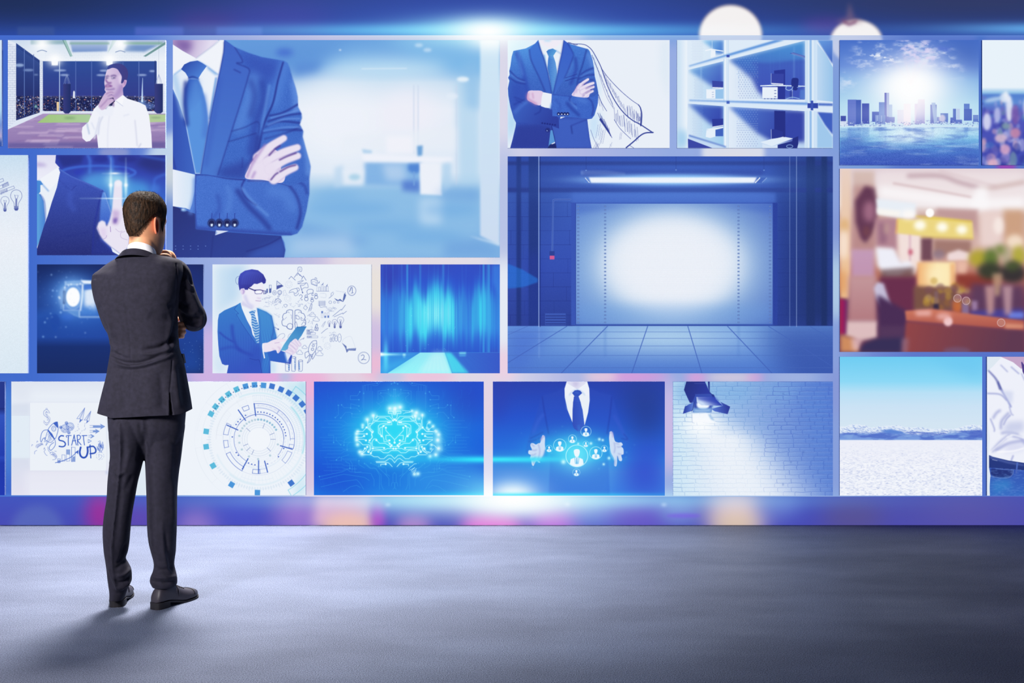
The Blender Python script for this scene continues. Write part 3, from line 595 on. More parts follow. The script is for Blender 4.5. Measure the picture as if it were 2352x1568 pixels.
    P.f("1958 1018 2165 1030 2165 1320 2060 1190", (64, 96, 192), 1, 0, 6); P.f("1955 1030 2060 1200 2165 1350 2165 1497 1955 1497", (160, 200, 236), 1, 0, 5); P.f("1790 850 1830 850 1830 1497 1790 1497", (220, 234, 248))
    for x, w, c in ((1815, 40, (205, 226, 245)), (1870, 30, (150, 190, 234)), (1895, 18, (222, 236, 248)), (1930, 40, (206, 226, 246))): P.l([x, 58, x, 1497], w, c, 1, 0)
    for x, w, c in ((735, 50, (230, 240, 250)), (712, 7, (170, 205, 238)), (752, 7, (185, 214, 242)), (772, 5, (170, 205, 238))): P.l([x, 58, x, 1497], w, c, 1, 0)
    P.f("245 400 740 255 1420 58 1560 58 790 290 250 430", (214, 230, 247)); P.f("245 400 740 252 780 240 1395 58 1520 58 790 268 740 275 250 410", (96, 150, 220), 1, 0, 4)
    P.f("248 855 790 865 1830 890 2165 900 2165 1025 1830 1000 1795 1005 775 945 232 905", (218, 233, 248)); P.f("250 855 740 868 1830 892 1830 922 740 885 250 868", (100, 150, 222), 1, 0, 4); P.f("1970 900 2165 905 2165 935 1970 930", (70, 106, 196), 1, 0, 3)
    P.f("232 1372 560 1497 235 1497", (60, 72, 165)); P.f("245 1320 740 1475 740 1497 560 1497 232 1372", (196, 218, 243)); P.f("245 1320 740 1475 740 1490 245 1338", (80, 116, 200), 1, 0, 3)
    P.f("748 255 788 255 788 288 748 288", (60, 82, 180)); P.f("748 870 788 870 788 908 748 908", (70, 100, 190)); P.f("1828 900 1968 898 1968 968 1828 965", (50, 70, 168)); P.f("1870 865 1905 865 1905 995 1870 995", (60, 84, 180))
    return P

# ---- skyline with sun
def pic_city(x0, y0, x1, y1):
    P = Pic(x0, y0, x1, y1).v(1915, 82, 5.0572)
    P.vg((54, (70, 110, 200)), (350, (92, 132, 214)), (520, (124, 174, 228)), (800, (170, 214, 238)), (1060, (190, 225, 242)), (1200, (120, 184, 228)), (1350, (84, 136, 212)), (1500, (62, 86, 185)))
    P.f("1100 54 1700 54 1700 420 1400 300", (62, 98, 186), .8, 0, 90)
    P.glow(880, 600, 620, 330, (235, 242, 250), .9); P.glow(900, 560, 330, 230, (255, 250, 252), .95); P.glow(1000, 330, 260, 200, (215, 200, 240), .35)
    P.clip("300 54 1300 54 1450 330 1500 480 1200 420 900 380 560 400 330 480 260 560 76 640 76 520", 0, 40).cloud((228, 234, 248), .75, 50, 110, 21, .44, .8, 6).clip()
    P.clip("700 60 1100 54 1260 300 900 330", 0, 30).cloud((222, 214, 244), .9, 34, 60, 22, .4, .75, 6).clip()
    P.clip("330 200 560 200 780 300 560 300", 0, 12).cloud((235, 240, 250), .9, 20, 40, 23, .45, .65, 4).clip()
    P.e(1280, 152, 90, 16, (84, 108, 214), .6, 14, .1)
    for x, d in ((880, -60), (960, 20), (1010, 90), (800, -160)): P.f([890, 560, 900, 560, x + d + 15, 240, x + d - 15, 240], (255, 225, 235), .18, 0, 12)
    P.f("76 900 500 880 800 960 1200 960 1690 900 1690 1010 76 1010", (190, 222, 242), .8, 0, 20)
    def bld(x0, x1, y, yb=1040, c=(60, 80, 180), seed=0, win=None):
        P.f([x0, y, x1, y, x1, yb, x0, yb], c)
        if win:
            r = np.random.RandomState(seed); yy = y + 12
            while yy < yb - 30:
                P.l([x0 + 3, yy, x1 - 3, yy], 4, win, .55, 0); yy += 14
    H = (205, 222, 244)
    bld(80, 142, 930, c=(58, 72, 165)); bld(162, 262, 742, 1035, (92, 112, 200), 1, (140, 158, 222)); bld(258, 322, 745, 1030, (66, 92, 184)); bld(328, 412, 786, 1022, (62, 78, 176)); P.l("322 750 322 1010", 9, (190, 210, 240), 1, 0)
    bld(445, 530, 882, 1000, (66, 88, 184)); bld(525, 600, 772, 1010, (98, 128, 206), 2, (150, 175, 228)); bld(590, 640, 662, 1010, (92, 100, 188)); P.f("612 662 638 662 640 940 615 940", (165, 180, 226)); bld(640, 680, 800, 1010, (150, 178, 226), 3, (200, 215, 240))
    bld(482, 600, 922, 1030, (112, 138, 208)); P.l("505 930 505 1025", 5, H, .8, 0); P.l("555 930 555 1025", 5, H, .8, 0); bld(612, 708, 945, 1010, (98, 112, 196)); bld(740, 832, 860, 1020, (214, 212, 238), 4, (180, 188, 228)); bld(812, 895, 790, 1040, (238, 222, 238), 5, None); bld(940, 1058, 790, 1020, (196, 178, 224), 6); P.f("980 738 1056 738 1056 1020 945 1020", ('g', 1000, 740, (232, 220, 238), 980, 1010, (124, 124, 204)))
    bld(1122, 1195, 800, 1020, (82, 100, 190)); P.f("1135 778 1180 778 1195 880 1195 1020 1165 1020", (150, 176, 224), .9); bld(1198, 1240, 945, 1020, (110, 128, 204)); bld(1240, 1328, 900, 1005, (78, 108, 194)); P.e(1260, 960, 38, 44, (240, 225, 238), .7, 6)
    bld(1385, 1420, 848, 1010, (74, 100, 190)); bld(1425, 1465, 846, 1000, (190, 208, 238), 7, (120, 145, 210)); bld(1355, 1420, 950, 1015, (76, 98, 190)); bld(1420, 1490, 975, 1020, (92, 116, 200)); bld(1512, 1578, 790, 985, (84, 116, 200), 8, (130, 160, 222)); bld(1512, 1605, 850, 985, (70, 96, 188)); bld(1618, 1680, 920, 1000, (92, 120, 200), 9, (190, 210, 240)); bld(76, 165, 992, 1050, (220, 230, 246), 3, (150, 165, 215)); bld(168, 242, 990, 1045, (100, 122, 200))
    r = np.random.RandomState(3)
    for i in range(330):
        x = 76 + 1620 * r.rand(); y = 1052 - 50 * r.rand() ** 1.5 - (18 if 900 < x < 1500 else 0); w = 4 + 14 * r.rand(); h = 3 + 9 * r.rand()
        P.f([x, y - h, x + w, y - h, x + w, y, x, y], [(225, 234, 248), (90, 108, 190), (170, 190, 230), (62, 80, 170)][r.randint(4)], .8)
    P.glow(900, 760, 260, 330, (255, 240, 244), .75); P.glow(900, 900, 700, 120, (225, 236, 248), .3)
    P.f("76 1052 1690 1052 1690 1062 76 1062", (222, 232, 247), .8, 0, 2)
    P.clip("76 1062 1700 1062 1700 1520 76 1520")
    P.f("76 1062 1700 1062 1700 1180 76 1180", ('g', 0, 1062, (176, 216, 240), 0, 1180, (140, 200, 234)), .7, 0, 12)
    for x0b, x1b, yb in ((162, 258, 1230), (258, 320, 1200), (328, 412, 1180), (525, 590, 1160), (590, 614, 1300), (812, 895, 1160), (940, 1056, 1230), (1130, 1165, 1180), (1512, 1560, 1170)): P.f([x0b, 1062, x1b, 1062, x1b, yb, x0b, yb], (92, 142, 216), .5, 0, 5)
    P.glow(950, 1130, 420, 90, (232, 244, 250), .7); P.glow(760, 1200, 250, 60, (225, 240, 248), .5)
    P.cloud((70, 104, 196), .55, 40, 230, 31, .42, .8, 5); P.cloud((205, 232, 246), .4, 30, 200, 32, .48, .8, 5); P.f("76 1330 700 1320 1250 1400 1700 1300 1700 1520 76 1520", (60, 84, 182), .6, 0, 60); P.f("76 1180 300 1170 420 1260 76 1320", (64, 88, 185), .6, 0, 40)
    P.grain(7, 6); P.clip()
    return P

# ---- blurred city from above
def pic_blurcity(x0, y0, x1, y1):
    P = Pic(x0, y0, x1, y1).v(1915, 82, 5.0572)
    P.vg((54, (232, 242, 250)), (600, (232, 242, 250)), (660, (150, 196, 232)), (690, (84, 128, 208)), (780, (96, 140, 212)), (900, (84, 88, 186)), (1200, (72, 82, 182)), (1500, (64, 74, 176)))
    r = np.random.RandomState(12)
    for i in range(330):
        x = 1720 + 1900 * r.rand(); y = 700 + 820 * r.rand() ** .8; s = 14 + (y - 680) * .05
        c = [(150, 160, 220), (66, 70, 170), (190, 190, 230), (120, 110, 190), (70, 110, 190), (205, 165, 190), (110, 140, 170), (50, 60, 150)][r.randint(8)]
        P.e(x, y, s * (.6 + .6 * r.rand()), s * (.8 + r.rand()), c, .55, 5)
    for x, y, w, h, c in ((1990, 720, 60, 60, WH), (2000, 690, 22, 50, WH), (2040, 850, 40, 150, (238, 240, 250)), (1780, 1000, 50, 100, (226, 228, 248)), (1900, 920, 40, 90, (190, 196, 236)), (2110, 920, 46, 120, (120, 90, 170)), (1990, 1320, 60, 60, (220, 170, 200)), (1850, 1480, 60, 50, (225, 180, 200)), (1940, 1190, 70, 50, (215, 185, 210)), (2110, 1130, 60, 60, (205, 140, 170)), (2000, 1050, 50, 40, (130, 160, 170)), (2250, 840, 50, 130, (215, 220, 244)), (2400, 780, 60, 150, (200, 210, 240))): P.e(x, y, w, h, c, .85, 12)
    P.e(1860, 740, 110, 26, (190, 214, 240), .8, 10, -.2)
    return P.blur(5)

# ---- white board with bulbs
def pic_bulbs(x0, y0, x1, y1):
    P = Pic(x0, y0, x1, y1, (226, 235, 245)).v(0, 345, 5.88)
    P.vg((60, (200, 222, 240)), (500, (222, 233, 245)), (1200, (234, 239, 247)), (2200, (226, 237, 246)), (3000, (218, 232, 243)))
    P.grain(3, 7)
    for q in ([-60, 415, 40, 380, 52, 415, -60, 455], [-60, 510, 105, 428, 122, 470, -60, 550], [-60, 570, 185, 482, 198, 512, 0, 590, -60, 610]): P.l(q + q[:2], 4, INK, .9, 0)
    for a, b in (((30, 465), (105, 430)), ((0, 560), (95, 525))): hatch(P, a, b, 18, 6, 36, 2.5, INK, 3, int(a[0]))
    P.l("30 470 40 500", 4, INK, 1, 0); P.l("92 520 98 550", 4, INK, 1, 0)
    bulb(P, 67, 680, 57, 4); bulb(P, 220, 612, 78, 4.5)
    return P

# ---- finger pressing a lit button
def pic_touch(x0, y0, x1, y1):
    P = Pic(x0, y0, x1, y1, (44, 62, 160)).v(0, 345, 5.88)
    P.vg((64, (50, 64, 165)), (300, (52, 70, 175)), (700, (56, 104, 205)), (1415, (50, 84, 190)))
    P.f("1950 64 2240 64 2240 300 2050 300 1800 180", (42, 50, 125), .9, 0, 40); P.f("760 64 1130 64 1100 180 850 230", (42, 52, 135), .9, 0, 20); P.e(1360, 120, 100, 46, (44, 54, 150), .9, 14); P.e(1720, 120, 140, 50, (44, 52, 140), .9, 18)
    P.c(1330, 300, 500, 34, (66, 108, 214), .8, 90, 150, 395, 8); P.e(1350, 270, 80, 30, (48, 62, 180), .9, 12); P.e(1080, 300, 80, 40, (48, 62, 180), .8, 12); P.e(1650, 280, 110, 50, (46, 60, 180), .9, 14)
    for x, w in ((1215, 40), (1510, 56)): P.l([x - 30, 64, x, 150, x - 5, 300], w, (70, 116, 218), .8, 1, 12)
    P.l("2230 130 2050 100 1900 64", 30, (62, 100, 205), .7, 1, 12); P.l("2240 320 2100 380 2080 470 2060 600", 30, (66, 110, 215), .7, 1, 14)
    P.e(1420, 420, 330, 130, (84, 158, 224), .9, 50); P.e(1800, 540, 240, 130, (78, 160, 226), .8, 50); P.e(2100, 520, 60, 60, (74, 130, 222), .6, 22)
    P.f("1480 340 1720 420 1700 800 1500 900 1460 600", (120, 195, 234), .8, 0, 60)
    P.e(1560, 400, 130, 80, (170, 222, 242), .8, 40)
    P.f("490 64 755 64 745 170 800 230 810 300 770 500 610 990 500 1340 490 1340", WH)
    P.f("490 64 755 64 745 170 790 220 520 400 490 390", ('g', 0, 64, (222, 222, 242), 0, 380, (236, 236, 248))); P.f("490 160 600 180 640 215 490 225", (180, 165, 215), .8, 0, 16); P.f("520 402 800 225 812 300 780 420 655 550 560 450", (240, 243, 250)); P.fold("525 405 600 490 655 550", 12, (120, 165, 225), .8, 6)
    P.f("490 405 550 415 582 462 545 470 545 560 520 590 490 590", (74, 138, 214)); P.f("490 585 545 590 590 690 612 960 560 1160 490 1330", ('g', 490, 0, (96, 168, 222), 610, 0, (76, 130, 212))); P.fold("545 600 600 700 615 940", 10, (56, 90, 185), .8, 5)
    body = "790 235 830 260 960 345 1100 405 1250 470 1385 535 1420 570 1455 690 1505 840 1480 1000 1600 1415 490 1415 500 1330 600 1000 640 900 700 700 770 500 812 300"
    P.f(body, ('g', 900, 350, (64, 88, 188), 900, 1400, (40, 48, 120))); P.clip(body)
    P.f("1420 560 1510 840 1480 1000 1340 1000 1370 560", ('g', 0, 560, (98, 148, 226), 0, 1000, (62, 98, 198)), 1, 0, 8); P.fold("1385 540 1340 700 1305 860 1270 1050 1250 1400", 12, (38, 50, 150), .9, 5)
    P.fold("800 250 960 345 1385 540", 6, (110, 150, 228), .8, 3); P.fold("1420 570 1460 700 1505 840", 10, (180, 215, 245), .8, 6); P.fold("1000 480 960 540 800 400", 5, (44, 58, 150), .6, 3); P.fold("1030 480 960 540", 4, (44, 56, 145), .8, 2); P.fold("960 560 940 700 1000 800", 50, (72, 98, 200), .4, 26); P.fold("800 1170 1000 1140 1200 1100", 5, (36, 46, 130), .7, 3); P.f("1290 1180 1500 1300 1600 1415 1250 1415", (42, 56, 145), .7, 0, 16); P.fold("1380 1200 1480 1290 1560 1380", 40, (58, 84, 190), .6, 18); P.grain(3, 9); P.clip()
    # hand
    P.f("1545 430 1570 408 1610 402 1645 430 1650 560 1650 760 1720 760 1760 1000 1740 1300 1640 1415 1500 1310 1400 1220 1340 1130 1305 1050 1330 975 1375 945 1420 965 1440 1030 1480 940 1510 820 1525 640 1535 520", (233, 228, 243), 1, 0, 3)
    P.f("1500 1310 1640 1415 1600 1415 1520 1370", WH)
    P.f("1520 800 1620 820 1590 1000 1520 1000", (190, 160, 210), .7, 0, 20); P.f("1530 920 1590 915 1570 985 1530 985", (110, 84, 172), .85, 0, 12); P.f("1340 1050 1430 1040 1440 1160 1380 1200", (222, 205, 236), .7, 0, 18)
    P.fold("1490 1030 1495 1100", 6, (150, 120, 190), .8, 2); P.fold("1320 1040 1345 1120", 5, (170, 140, 200), .7, 2); P.fold("1560 1060 1610 1100 1650 1090", 4, (185, 165, 210), .8, 1.5); P.fold("1690 1095 1630 1120 1640 1180 1720 1210", 4, (185, 165, 210), .8, 1.5); P.fold("1395 1200 1430 1180 1440 1150", 5, (175, 155, 205), .8, 2); P.fold("1650 770 1640 900 1580 1010", 5, (200, 180, 220), .6, 3)
    P.e(1598, 450, 44, 42, (242, 242, 250), .8, 10)
    for x in (1497, 1700): P.l([x, 100, x, 420, x, 740], 6, (185, 228, 248), .7, 0, 3); P.glow(x, 470, 22, 160, (190, 240, 255), .8); P.glow(x, 470, 26, 26, (255, 255, 255), .8)
    for y, xa in ((315, 1380), (650, 1080)): P.l([xa, y, 1745, y], 5, (180, 222, 246), .75, 0, 2)
    P.glow(1548, 312, 60, 14, (255, 255, 255), .8); P.glow(1520, 650, 180, 9, (225, 245, 255), .7)
    return P

# ---- stage spotlight in the dark
def pic_spot(x0, y0, x1, y1):
    P = Pic(x0, y0, x1, y1, (24, 42, 100)).v(0, 600, 4.9)
    P.vg((34, (24, 40, 96)), (500, (26, 50, 122)), (620, (32, 70, 158)), (850, (34, 70, 158)), (960, (26, 48, 112)), (1260, (26, 44, 100)))
    P.f("1900 34 2290 34 2290 1260 2000 1260", ('g', 0, 34, (26, 42, 112), 0, 1260, (32, 74, 162)), .9, 0, 60)
    P.glow(900, 440, 480, 260, (40, 90, 190), .7); P.e(620, 690, 52, 100, (34, 76, 170), .9, 8); P.e(560, 700, 130, 110, (34, 72, 160), .5, 20); P.e(760, 620, 70, 40, (48, 98, 200), .8, 14)
    P.glow(810, 330, 200, 170, (60, 120, 220), .8)
    P.f("720 225 930 212 1080 215 1080 255 930 260 735 270", (120, 165, 225), .8, 0, 8); P.f("905 212 1080 220 1080 255 940 250", (230, 240, 252), 1, 0, 4)
    P.f("668 330 740 260 740 540 690 520 660 440", (110, 150, 215), .7, 0, 10); P.f("740 270 935 262 912 552 715 552", (54, 100, 196), .8, 0, 6); P.l("740 225 735 270 712 552 912 552 938 262 740 262", 7, (190, 215, 245), .85, 0, 1.5); P.l("930 262 925 400 905 552", 16, (235, 244, 253), .95, 0, 2)
    P.f("712 330 742 330 742 480 708 480", (22, 46, 120), 1, 0, 2); P.c(822, 400, 100, 8, (140, 180, 230), .7, 138, 0, 360, 2); P.glow(820, 400, 130, 150, (150, 200, 250), .8)
    P.e(822, 402, 78, 108, (252, 253, 255), 1, 3)
    P.f("945 330 1000 300 1080 300 1080 560 950 520", (225, 236, 250), .95, 0, 16); P.f("945 270 1080 262 1080 310 945 320", (70, 120, 210), .9, 0, 8); P.f("930 500 1080 510 1120 620 900 600", (80, 140, 220), .7, 0, 20)
    P.f("760 560 905 555 895 625 920 638 830 610", (110, 160, 220), .6, 0, 6); P.l("893 560 893 625 1120 625", 9, (210, 228, 248), .9, 0, 2); P.l("770 570 900 632 1120 634", 5, (130, 170, 225), .8, 0, 2)
    for x, y in ((730, 295), (770, 268), (800, 258), (868, 262), (905, 252), (665, 402), (672, 415)): P.e(x, y, 11, 9, (225, 238, 252), .9, 2)
    r = np.random.RandomState(2)
    for i in range(70):
        x = 420 + 640 * r.rand(); y = 100 + 760 * r.rand(); s = 3 + 7 * r.rand() ** 3; P.e(x, y, s, s, (150, 185, 235), .2 + .5 * r.rand(), 1.5)
    for x, y, s in ((683, 574, 14), (570, 586, 8), (505, 686, 11), (742, 738, 8), (748, 180, 8), (640, 332, 10), (595, 328, 12), (486, 848, 11), (1012, 516, 14)): P.e(x, y, s, s, (130, 175, 235), .8, 2)
    for i in range(18): x = 2060 + 210 * r.rand(); y = 850 + 380 * r.rand(); P.e(x, y, 4, 4, (130, 175, 225), .5, 1)
    return P

# ---- man with tablet beside idea doodles
def pic_tablet(x0, y0, x1, y1):
    P = Pic(x0, y0, x1, y1, (234, 240, 248)).v(475, 595, 5.7026)
    P.f("75 68 560 68 420 300 420 520 300 620 140 740 120 1100 230 1400 260 1500 75 1500", ('g', 75, 0, (206, 228, 244), 420, 0, (170, 206, 236)), .8, 0, 60); P.f("830 1330 900 1350 900 1497 840 1497", (190, 220, 244), .8, 0, 25)
    D = (62, 84, 160)
    l = lambda p, w=4.5, a=.85, sm=1: P.l(p, w, D, a, sm)
    l("432 220 395 235 378 270 385 310 405 335")
    # body
    body = "440 570 380 605 230 670 160 720 145 800 140 950 150 1120 165 1270 200 1370 240 1388 285 1385 262 1500 835 1500 830 1330 920 1345 1100 1372 1118 1260 1030 1220 920 1180 900 1060 915 1030 880 880 850 740 780 690 660 640"
    P.f(body, ('g', 250, 650, (58, 126, 206), 500, 1450, (54, 84, 192))); P.f("660 640 780 690 850 740 880 880 915 1030 840 1060 820 1500 720 1500 700 1100 690 900", ('g', 0, 640, (72, 150, 214), 0, 1500, (58, 120, 208)), 1, 0, 10)
    P.clip(body)
    for i in range(46): P.l([130 + i * 17, 640, 160 + i * 16, 900, 140 + i * 17 + (18 if i % 2 else 0), 1150, 190 + i * 14, 1500], 3.5, (44, 84, 182), .5)
    P.fold("330 870 350 1040 420 1180 600 1260", 30, (46, 70, 178), .6, 14); P.fold("170 960 240 1020 340 1080", 20, (46, 72, 178), .6, 10); P.fold("180 1180 330 1150 450 1200", 24, (46, 72, 180), .5, 14); P.f("600 1150 730 1140 740 1300 690 1400 500 1390 560 1250", (50, 82, 188), .6, 0, 24); P.fold("560 1300 640 1320 690 1330 720 1490", 5, (40, 62, 160), .8, 2)
    P.f("780 1200 940 1190 1030 1230 1050 1360 830 1330", (48, 100, 198), .9, 0, 8); P.fold("1030 1230 1060 1340", 24, (170, 200, 240), .7, 8); P.fold("850 740 880 880 850 1040", 10, (46, 84, 180), .7, 5)
    P.f("440 560 590 610 660 640 690 900 680 1105 600 990 580 900 520 790 460 650", WH)
    P.f("430 570 460 650 520 790 600 990 680 1100 640 1110 520 930 400 770 365 660 400 610", ('g', 400, 600, (64, 136, 210), 600, 1000, (60, 116, 204))); P.fold("400 605 365 655 415 712 390 725 470 860 640 1105", 5, (42, 80, 176), .8, 2); P.f("660 640 700 720 700 900 690 1080 686 900", (70, 146, 214)); P.fold("660 645 690 800 690 1080", 7, (46, 96, 190), .8, 3)
    tie = "550 690 600 668 640 672 625 720 690 900 684 1000 685 1105 650 1090 585 850 585 740"; P.f(tie, (70, 132, 206)); P.clip(tie)
    for i in range(14): P.l([550, 690 + i * 34, 600, 672 + i * 34, 640, 690 + i * 34, 700, 668 + i * 34], 12, (205, 228, 246), .85)
    P.clip()
    face = "470 430 560 370 640 320 720 320 750 380 752 430 700 480 712 510 690 530 700 560 690 600 660 630 600 640 530 600 470 530"
    P.f(face, (238, 236, 247), 1, 1); P.f("470 540 530 600 610 640 590 660 450 600", (214, 212, 238), 1, 0, 6); P.fold("500 480 540 580 600 620", 30, (200, 200, 236), .6, 14)
    P.f("440 390 470 380 495 400 490 450 465 465 445 440", (226, 215, 240), 1, 1); P.fold("470 400 490 420 475 450", 8, (140, 110, 190), .8, 4)
    P.fold("640 542 690 548 710 545", 5, (160, 130, 190), .9, 1.5); P.fold("660 505 690 515 706 508", 6, (190, 165, 212), .9, 3); P.fold("640 408 690 402", 5, (120, 120, 190), .6, 2)
    hair = "430 410 412 320 415 250 440 190 500 150 590 132 670 145 740 200 775 270 770 310 745 325 720 300 660 325 620 320 580 360 545 375 540 400 500 400 490 380 450 385"
    P.f(hair, ('g', 480, 150, (66, 78, 190), 600, 330, (52, 54, 152)), 1, 0, 1.5); P.clip(hair)
    for i in range(9): P.fold([460 + i * 30, 330, 480 + i * 30, 220, 540 + i * 26, 165], 8, (92, 112, 212), .35, 4)
    P.clip()
    P.l("545 375 615 405 640 412", 13, (44, 40, 115), .95, 0); P.l("620 405 700 402 738 412", 10, (46, 44, 120), .95, 0); P.l("622 405 632 448 650 455 715 452 735 415", 6, (60, 60, 140), .9, 0); P.l("745 412 785 418 775 452 745 455 740 420", 6, (60, 60, 140), .9, 0); P.e(680, 430, 40, 16, (246, 248, 253), .9, 5)
    # hands + tablet
    P.f("728 1110 800 1090 860 1060 950 1040 1040 1050 1060 1070 960 1090 985 1120 975 1180 940 1230 920 1225 900 1190 820 1210 740 1210", (236, 228, 242), 1, 1); P.fold("890 1100 950 1090", 5, (190, 165, 210), .8, 2); P.fold("930 1150 960 1170 940 1220", 6, (180, 150, 200), .8, 3); P.fold("860 1170 900 1195", 5, (190, 160, 205), .8, 3)
    P.f("728 1100 742 1105 740 1180 765 1295 748 1300 728 1200", WH); P.f("1040 1190 1110 1230 1100 1260 1060 1330 1028 1215", (226, 232, 247))
    def TAB():
        P.f("1180 885 1305 882 1240 1000 1160 1110 1030 1195 965 1198 1010 1120 1100 990", ('g', 1180, 890, (64, 134, 198), 1000, 1190, (96, 176, 218))); P.l("1180 888 1300 886", 7, (50, 110, 180), 1, 0); P.f("1110 1060 1180 1050 1160 1120 1060 1180", (58, 104, 196), .7, 0, 10)
        P.f("1060 1180 1080 1110 1160 1040 1200 1100 1190 1180 1150 1240 1100 1245 1035 1200", (232, 224, 241), 1, 1)
        for q in ((1170, 1060, 1215, 1120, 28, 22), (1100, 1100, 1170, 1160, 30, 24), (1080, 1140, 1150, 1200, 30, 24), (1045, 1200, 1110, 1230, 28, 22)): finger(P, q[2], q[3], q[0], q[1], q[4], q[5])
    TAB()
    # doodles
    l("1195 170 1195 110 1240 108 1240 160 1215 155 1222 125"); l("1075 260 1105 225 1160 275", 5, .9, 0); l("1145 240 1190 178 1250 235", 5, .9, 0); l("1180 215 1200 190 1215 215 1225 205 1235 222", 4); l("1240 265 1265 220 1300 275", 5, .9, 0); l("1190 300 1230 285 1265 280 1220 310 1190 320 1240 322 1300 310"); l("1225 345 1270 340 1310 310 1328 370 1280 372 1240 400"); l("1225 345 1255 440", 6); P.e(1255, 438, 8, 8, D)
    l("1365 275 1395 262 1450 280 1440 350 1370 325 1365 275", 5, .9, 0); l("1385 290 1430 300 1422 340 1380 318 1385 290", 3, .8, 0); l("1415 262 1420 243 1440 250 1435 262")
    P.f("915 285 1002 352 912 395", (255, 255, 255), 0); l("918 285 1000 352 914 395 918 285", 5, .9, 0); P.f("920 345 975 335 1000 352 916 392", INK, .85); l("935 300 930 330 960 322", 3)
    l("1440 420 1600 420", 4, .9, 0); l("1440 420 1445 340", 3, .7, 0)
    for x, h in ((1465, 50), (1500, 80), (1535, 55), (1565, 60)): l([x, 415, x, 415 - h, x + 22, 415 - h, x + 22, 415], 3.5, .85, 0)
    for x, y in ((1465, 300), (1515, 320), (1570, 338)): P.f([x - 10, y + 18, x + 16, y - 16, x + 6, y + 14], D, .9)
    l("818 340 845 338 842 430 820 440 818 340", 4, .9, 0); P.f("820 385 846 380 842 440 820 440", D, .85); P.f("780 390 800 385 800 440 782 445", D, .8); P.f("757 415 772 412 772 448 757 450", D, .7)
    for cx, cy, rr in ((1075, 330, 45), (1060, 518, 42), (1580, 1135, 42)): P.l(P.ell(cx, cy, rr, rr, 0, 26), 3, D, .5, 1, dash=14); P.l(P.ell(cx + 3, cy - 2, rr * .6, rr * .55, 0, 20), 3, D, .4, 1, dash=10)
    P.c(886, 440, 24, 4, D, .9, 28); P.c(886, 440, 9, 4, D, .9); P.c(955, 435, 26, 5, D, .9); P.c(955, 435, 14, 3, D, .8); l("948 460 930 490 940 500 960 465", 4); l("1000 470 1010 440 1000 420 1025 405 1035 440 1050 465 1000 475", 3, .6)
    l("1080 425 1110 400 1170 385 1190 420 1160 450 1130 430 1075 440"); l("1140 450 1160 480 1195 460 1200 440"); l("1175 380 1205 380 1210 410 1185 420"); l("1310 420 1330 398 1370 394 1395 410 1385 440 1350 450 1320 460 1310 420", 5)
    l("1210 480 1230 465 1250 480 1240 505 1225 520", 5); P.e(1245, 532, 6, 6, D); 
    for cx, cy, rr in ((1302, 485, 17), (1378, 515, 13), (1430, 465, 15)): P.c(cx, cy, rr, 5, D, .9); P.c(cx + 2, cy + rr * 2.1, rr * 1.4, 5, D, .9, rr * 1.5)
    l("1400 445 1378 455 1380 475 1400 470", 5); l("1485 450 1540 448 1560 460 1555 505 1490 495", 3, .4); l("1655 430 1630 450 1625 490 1600 510 1650 470 1660 440", 4)
    l("1690 415 1815 435", 3, .5, 0); l("1675 515 1720 540 1745 525 1785 555 1790 520 1815 440", 5); P.f("1675 515 1720 535 1748 522 1785 556 1782 530 1800 445 1826 470 1810 520 1785 558 1745 545 1700 545", D, .8)
    P.c(1898, 413, 55, 4, D, .95, 64); P.c(1902, 412, 50, 3, D, .6, 58); l("1870 425 1890 370 1905 372 1908 440", 6, .95, 0); l("1890 445 1918 440", 5, .9, 0); l("1895 372 1880 415", 3, .8)
    P.c(2055, 1292, 75, 4, D, .95, 76); P.c(2060, 1295, 66, 2.5, D, .5, 70); l("2022 1265 2045 1252 2062 1270 2050 1300 2025 1322 2050 1312 2085 1318", 6)
    for cx, cy, rr, n in ((830, 540, 55, 12), (930, 545, 40, 6), (760, 530, 25, 4)):
        r = np.random.RandomState(n)
        for i in range(n):
            a = r.rand() * 6.3; x, y = cx + rr * math.cos(a) * r.rand(), cy + rr * .8 * math.sin(a); l([x, y, x + 14 * r.randn(), y + 6 * r.randn(), x + 20 * r.randn(), y + 12 * r.randn()], 3, .55)
    l("890 570 900 535 930 515 965 535 975 555", 5); l("905 570 920 545 950 548 965 570", 4)
    for i in range(12): l([1485 + (i % 4) * 24 - 20, 550 + (i // 4) * 22, 1500 + (i % 4) * 24 - 20, 550 + (i // 4) * 22, 1500 + (i % 4) * 24 - 20, 566 + (i // 4) * 22, 1485 + (i % 4) * 24 - 20, 564 + (i // 4) * 22, 1485 + (i % 4) * 24 - 20, 548 + (i // 4) * 22], 3.5, .8, 0)
    l("1475 600 1490 630 1530 625 1570 625", 4, .8)
    for x, rr in ((1617, 18), (1672, 13), (1720, 12)): P.c(x, 564, rr, 4, D, .8)
    l("1650 745 1760 655 1765 668 1815 600", 4.5, .9, 0); l("1668 755 1780 705 1782 718 1830 682", 4.5, .9, 0)
    r = np.random.RandomState(77)
    for i in range(26): x, y = 1560 + 120 * r.rand(), 620 + 65 * r.rand(); l([x, y, x + 20 * r.rand(), y - 10 * r.rand(), x + 30 * r.rand(), y + 4], 3, .6)
    for x, y0_, h in ((1500, 680, 85), (1540, 705, 60), (1580, 700, 65)): l([x, y0_, x + 22, y0_, x + 22, y0_ + h, x, y0_ + h, x, y0_], 3, .8, 0); P.f([x + 1, y0_ + h * (.6 if x > 1520 else 0), x + 21, y0_ + h * (.6 if x > 1520 else 0), x + 21, y0_ + (h if x > 1520 else 28), x + 1, y0_ + (h if x > 1520 else 28)], (74, 108, 190), .85)
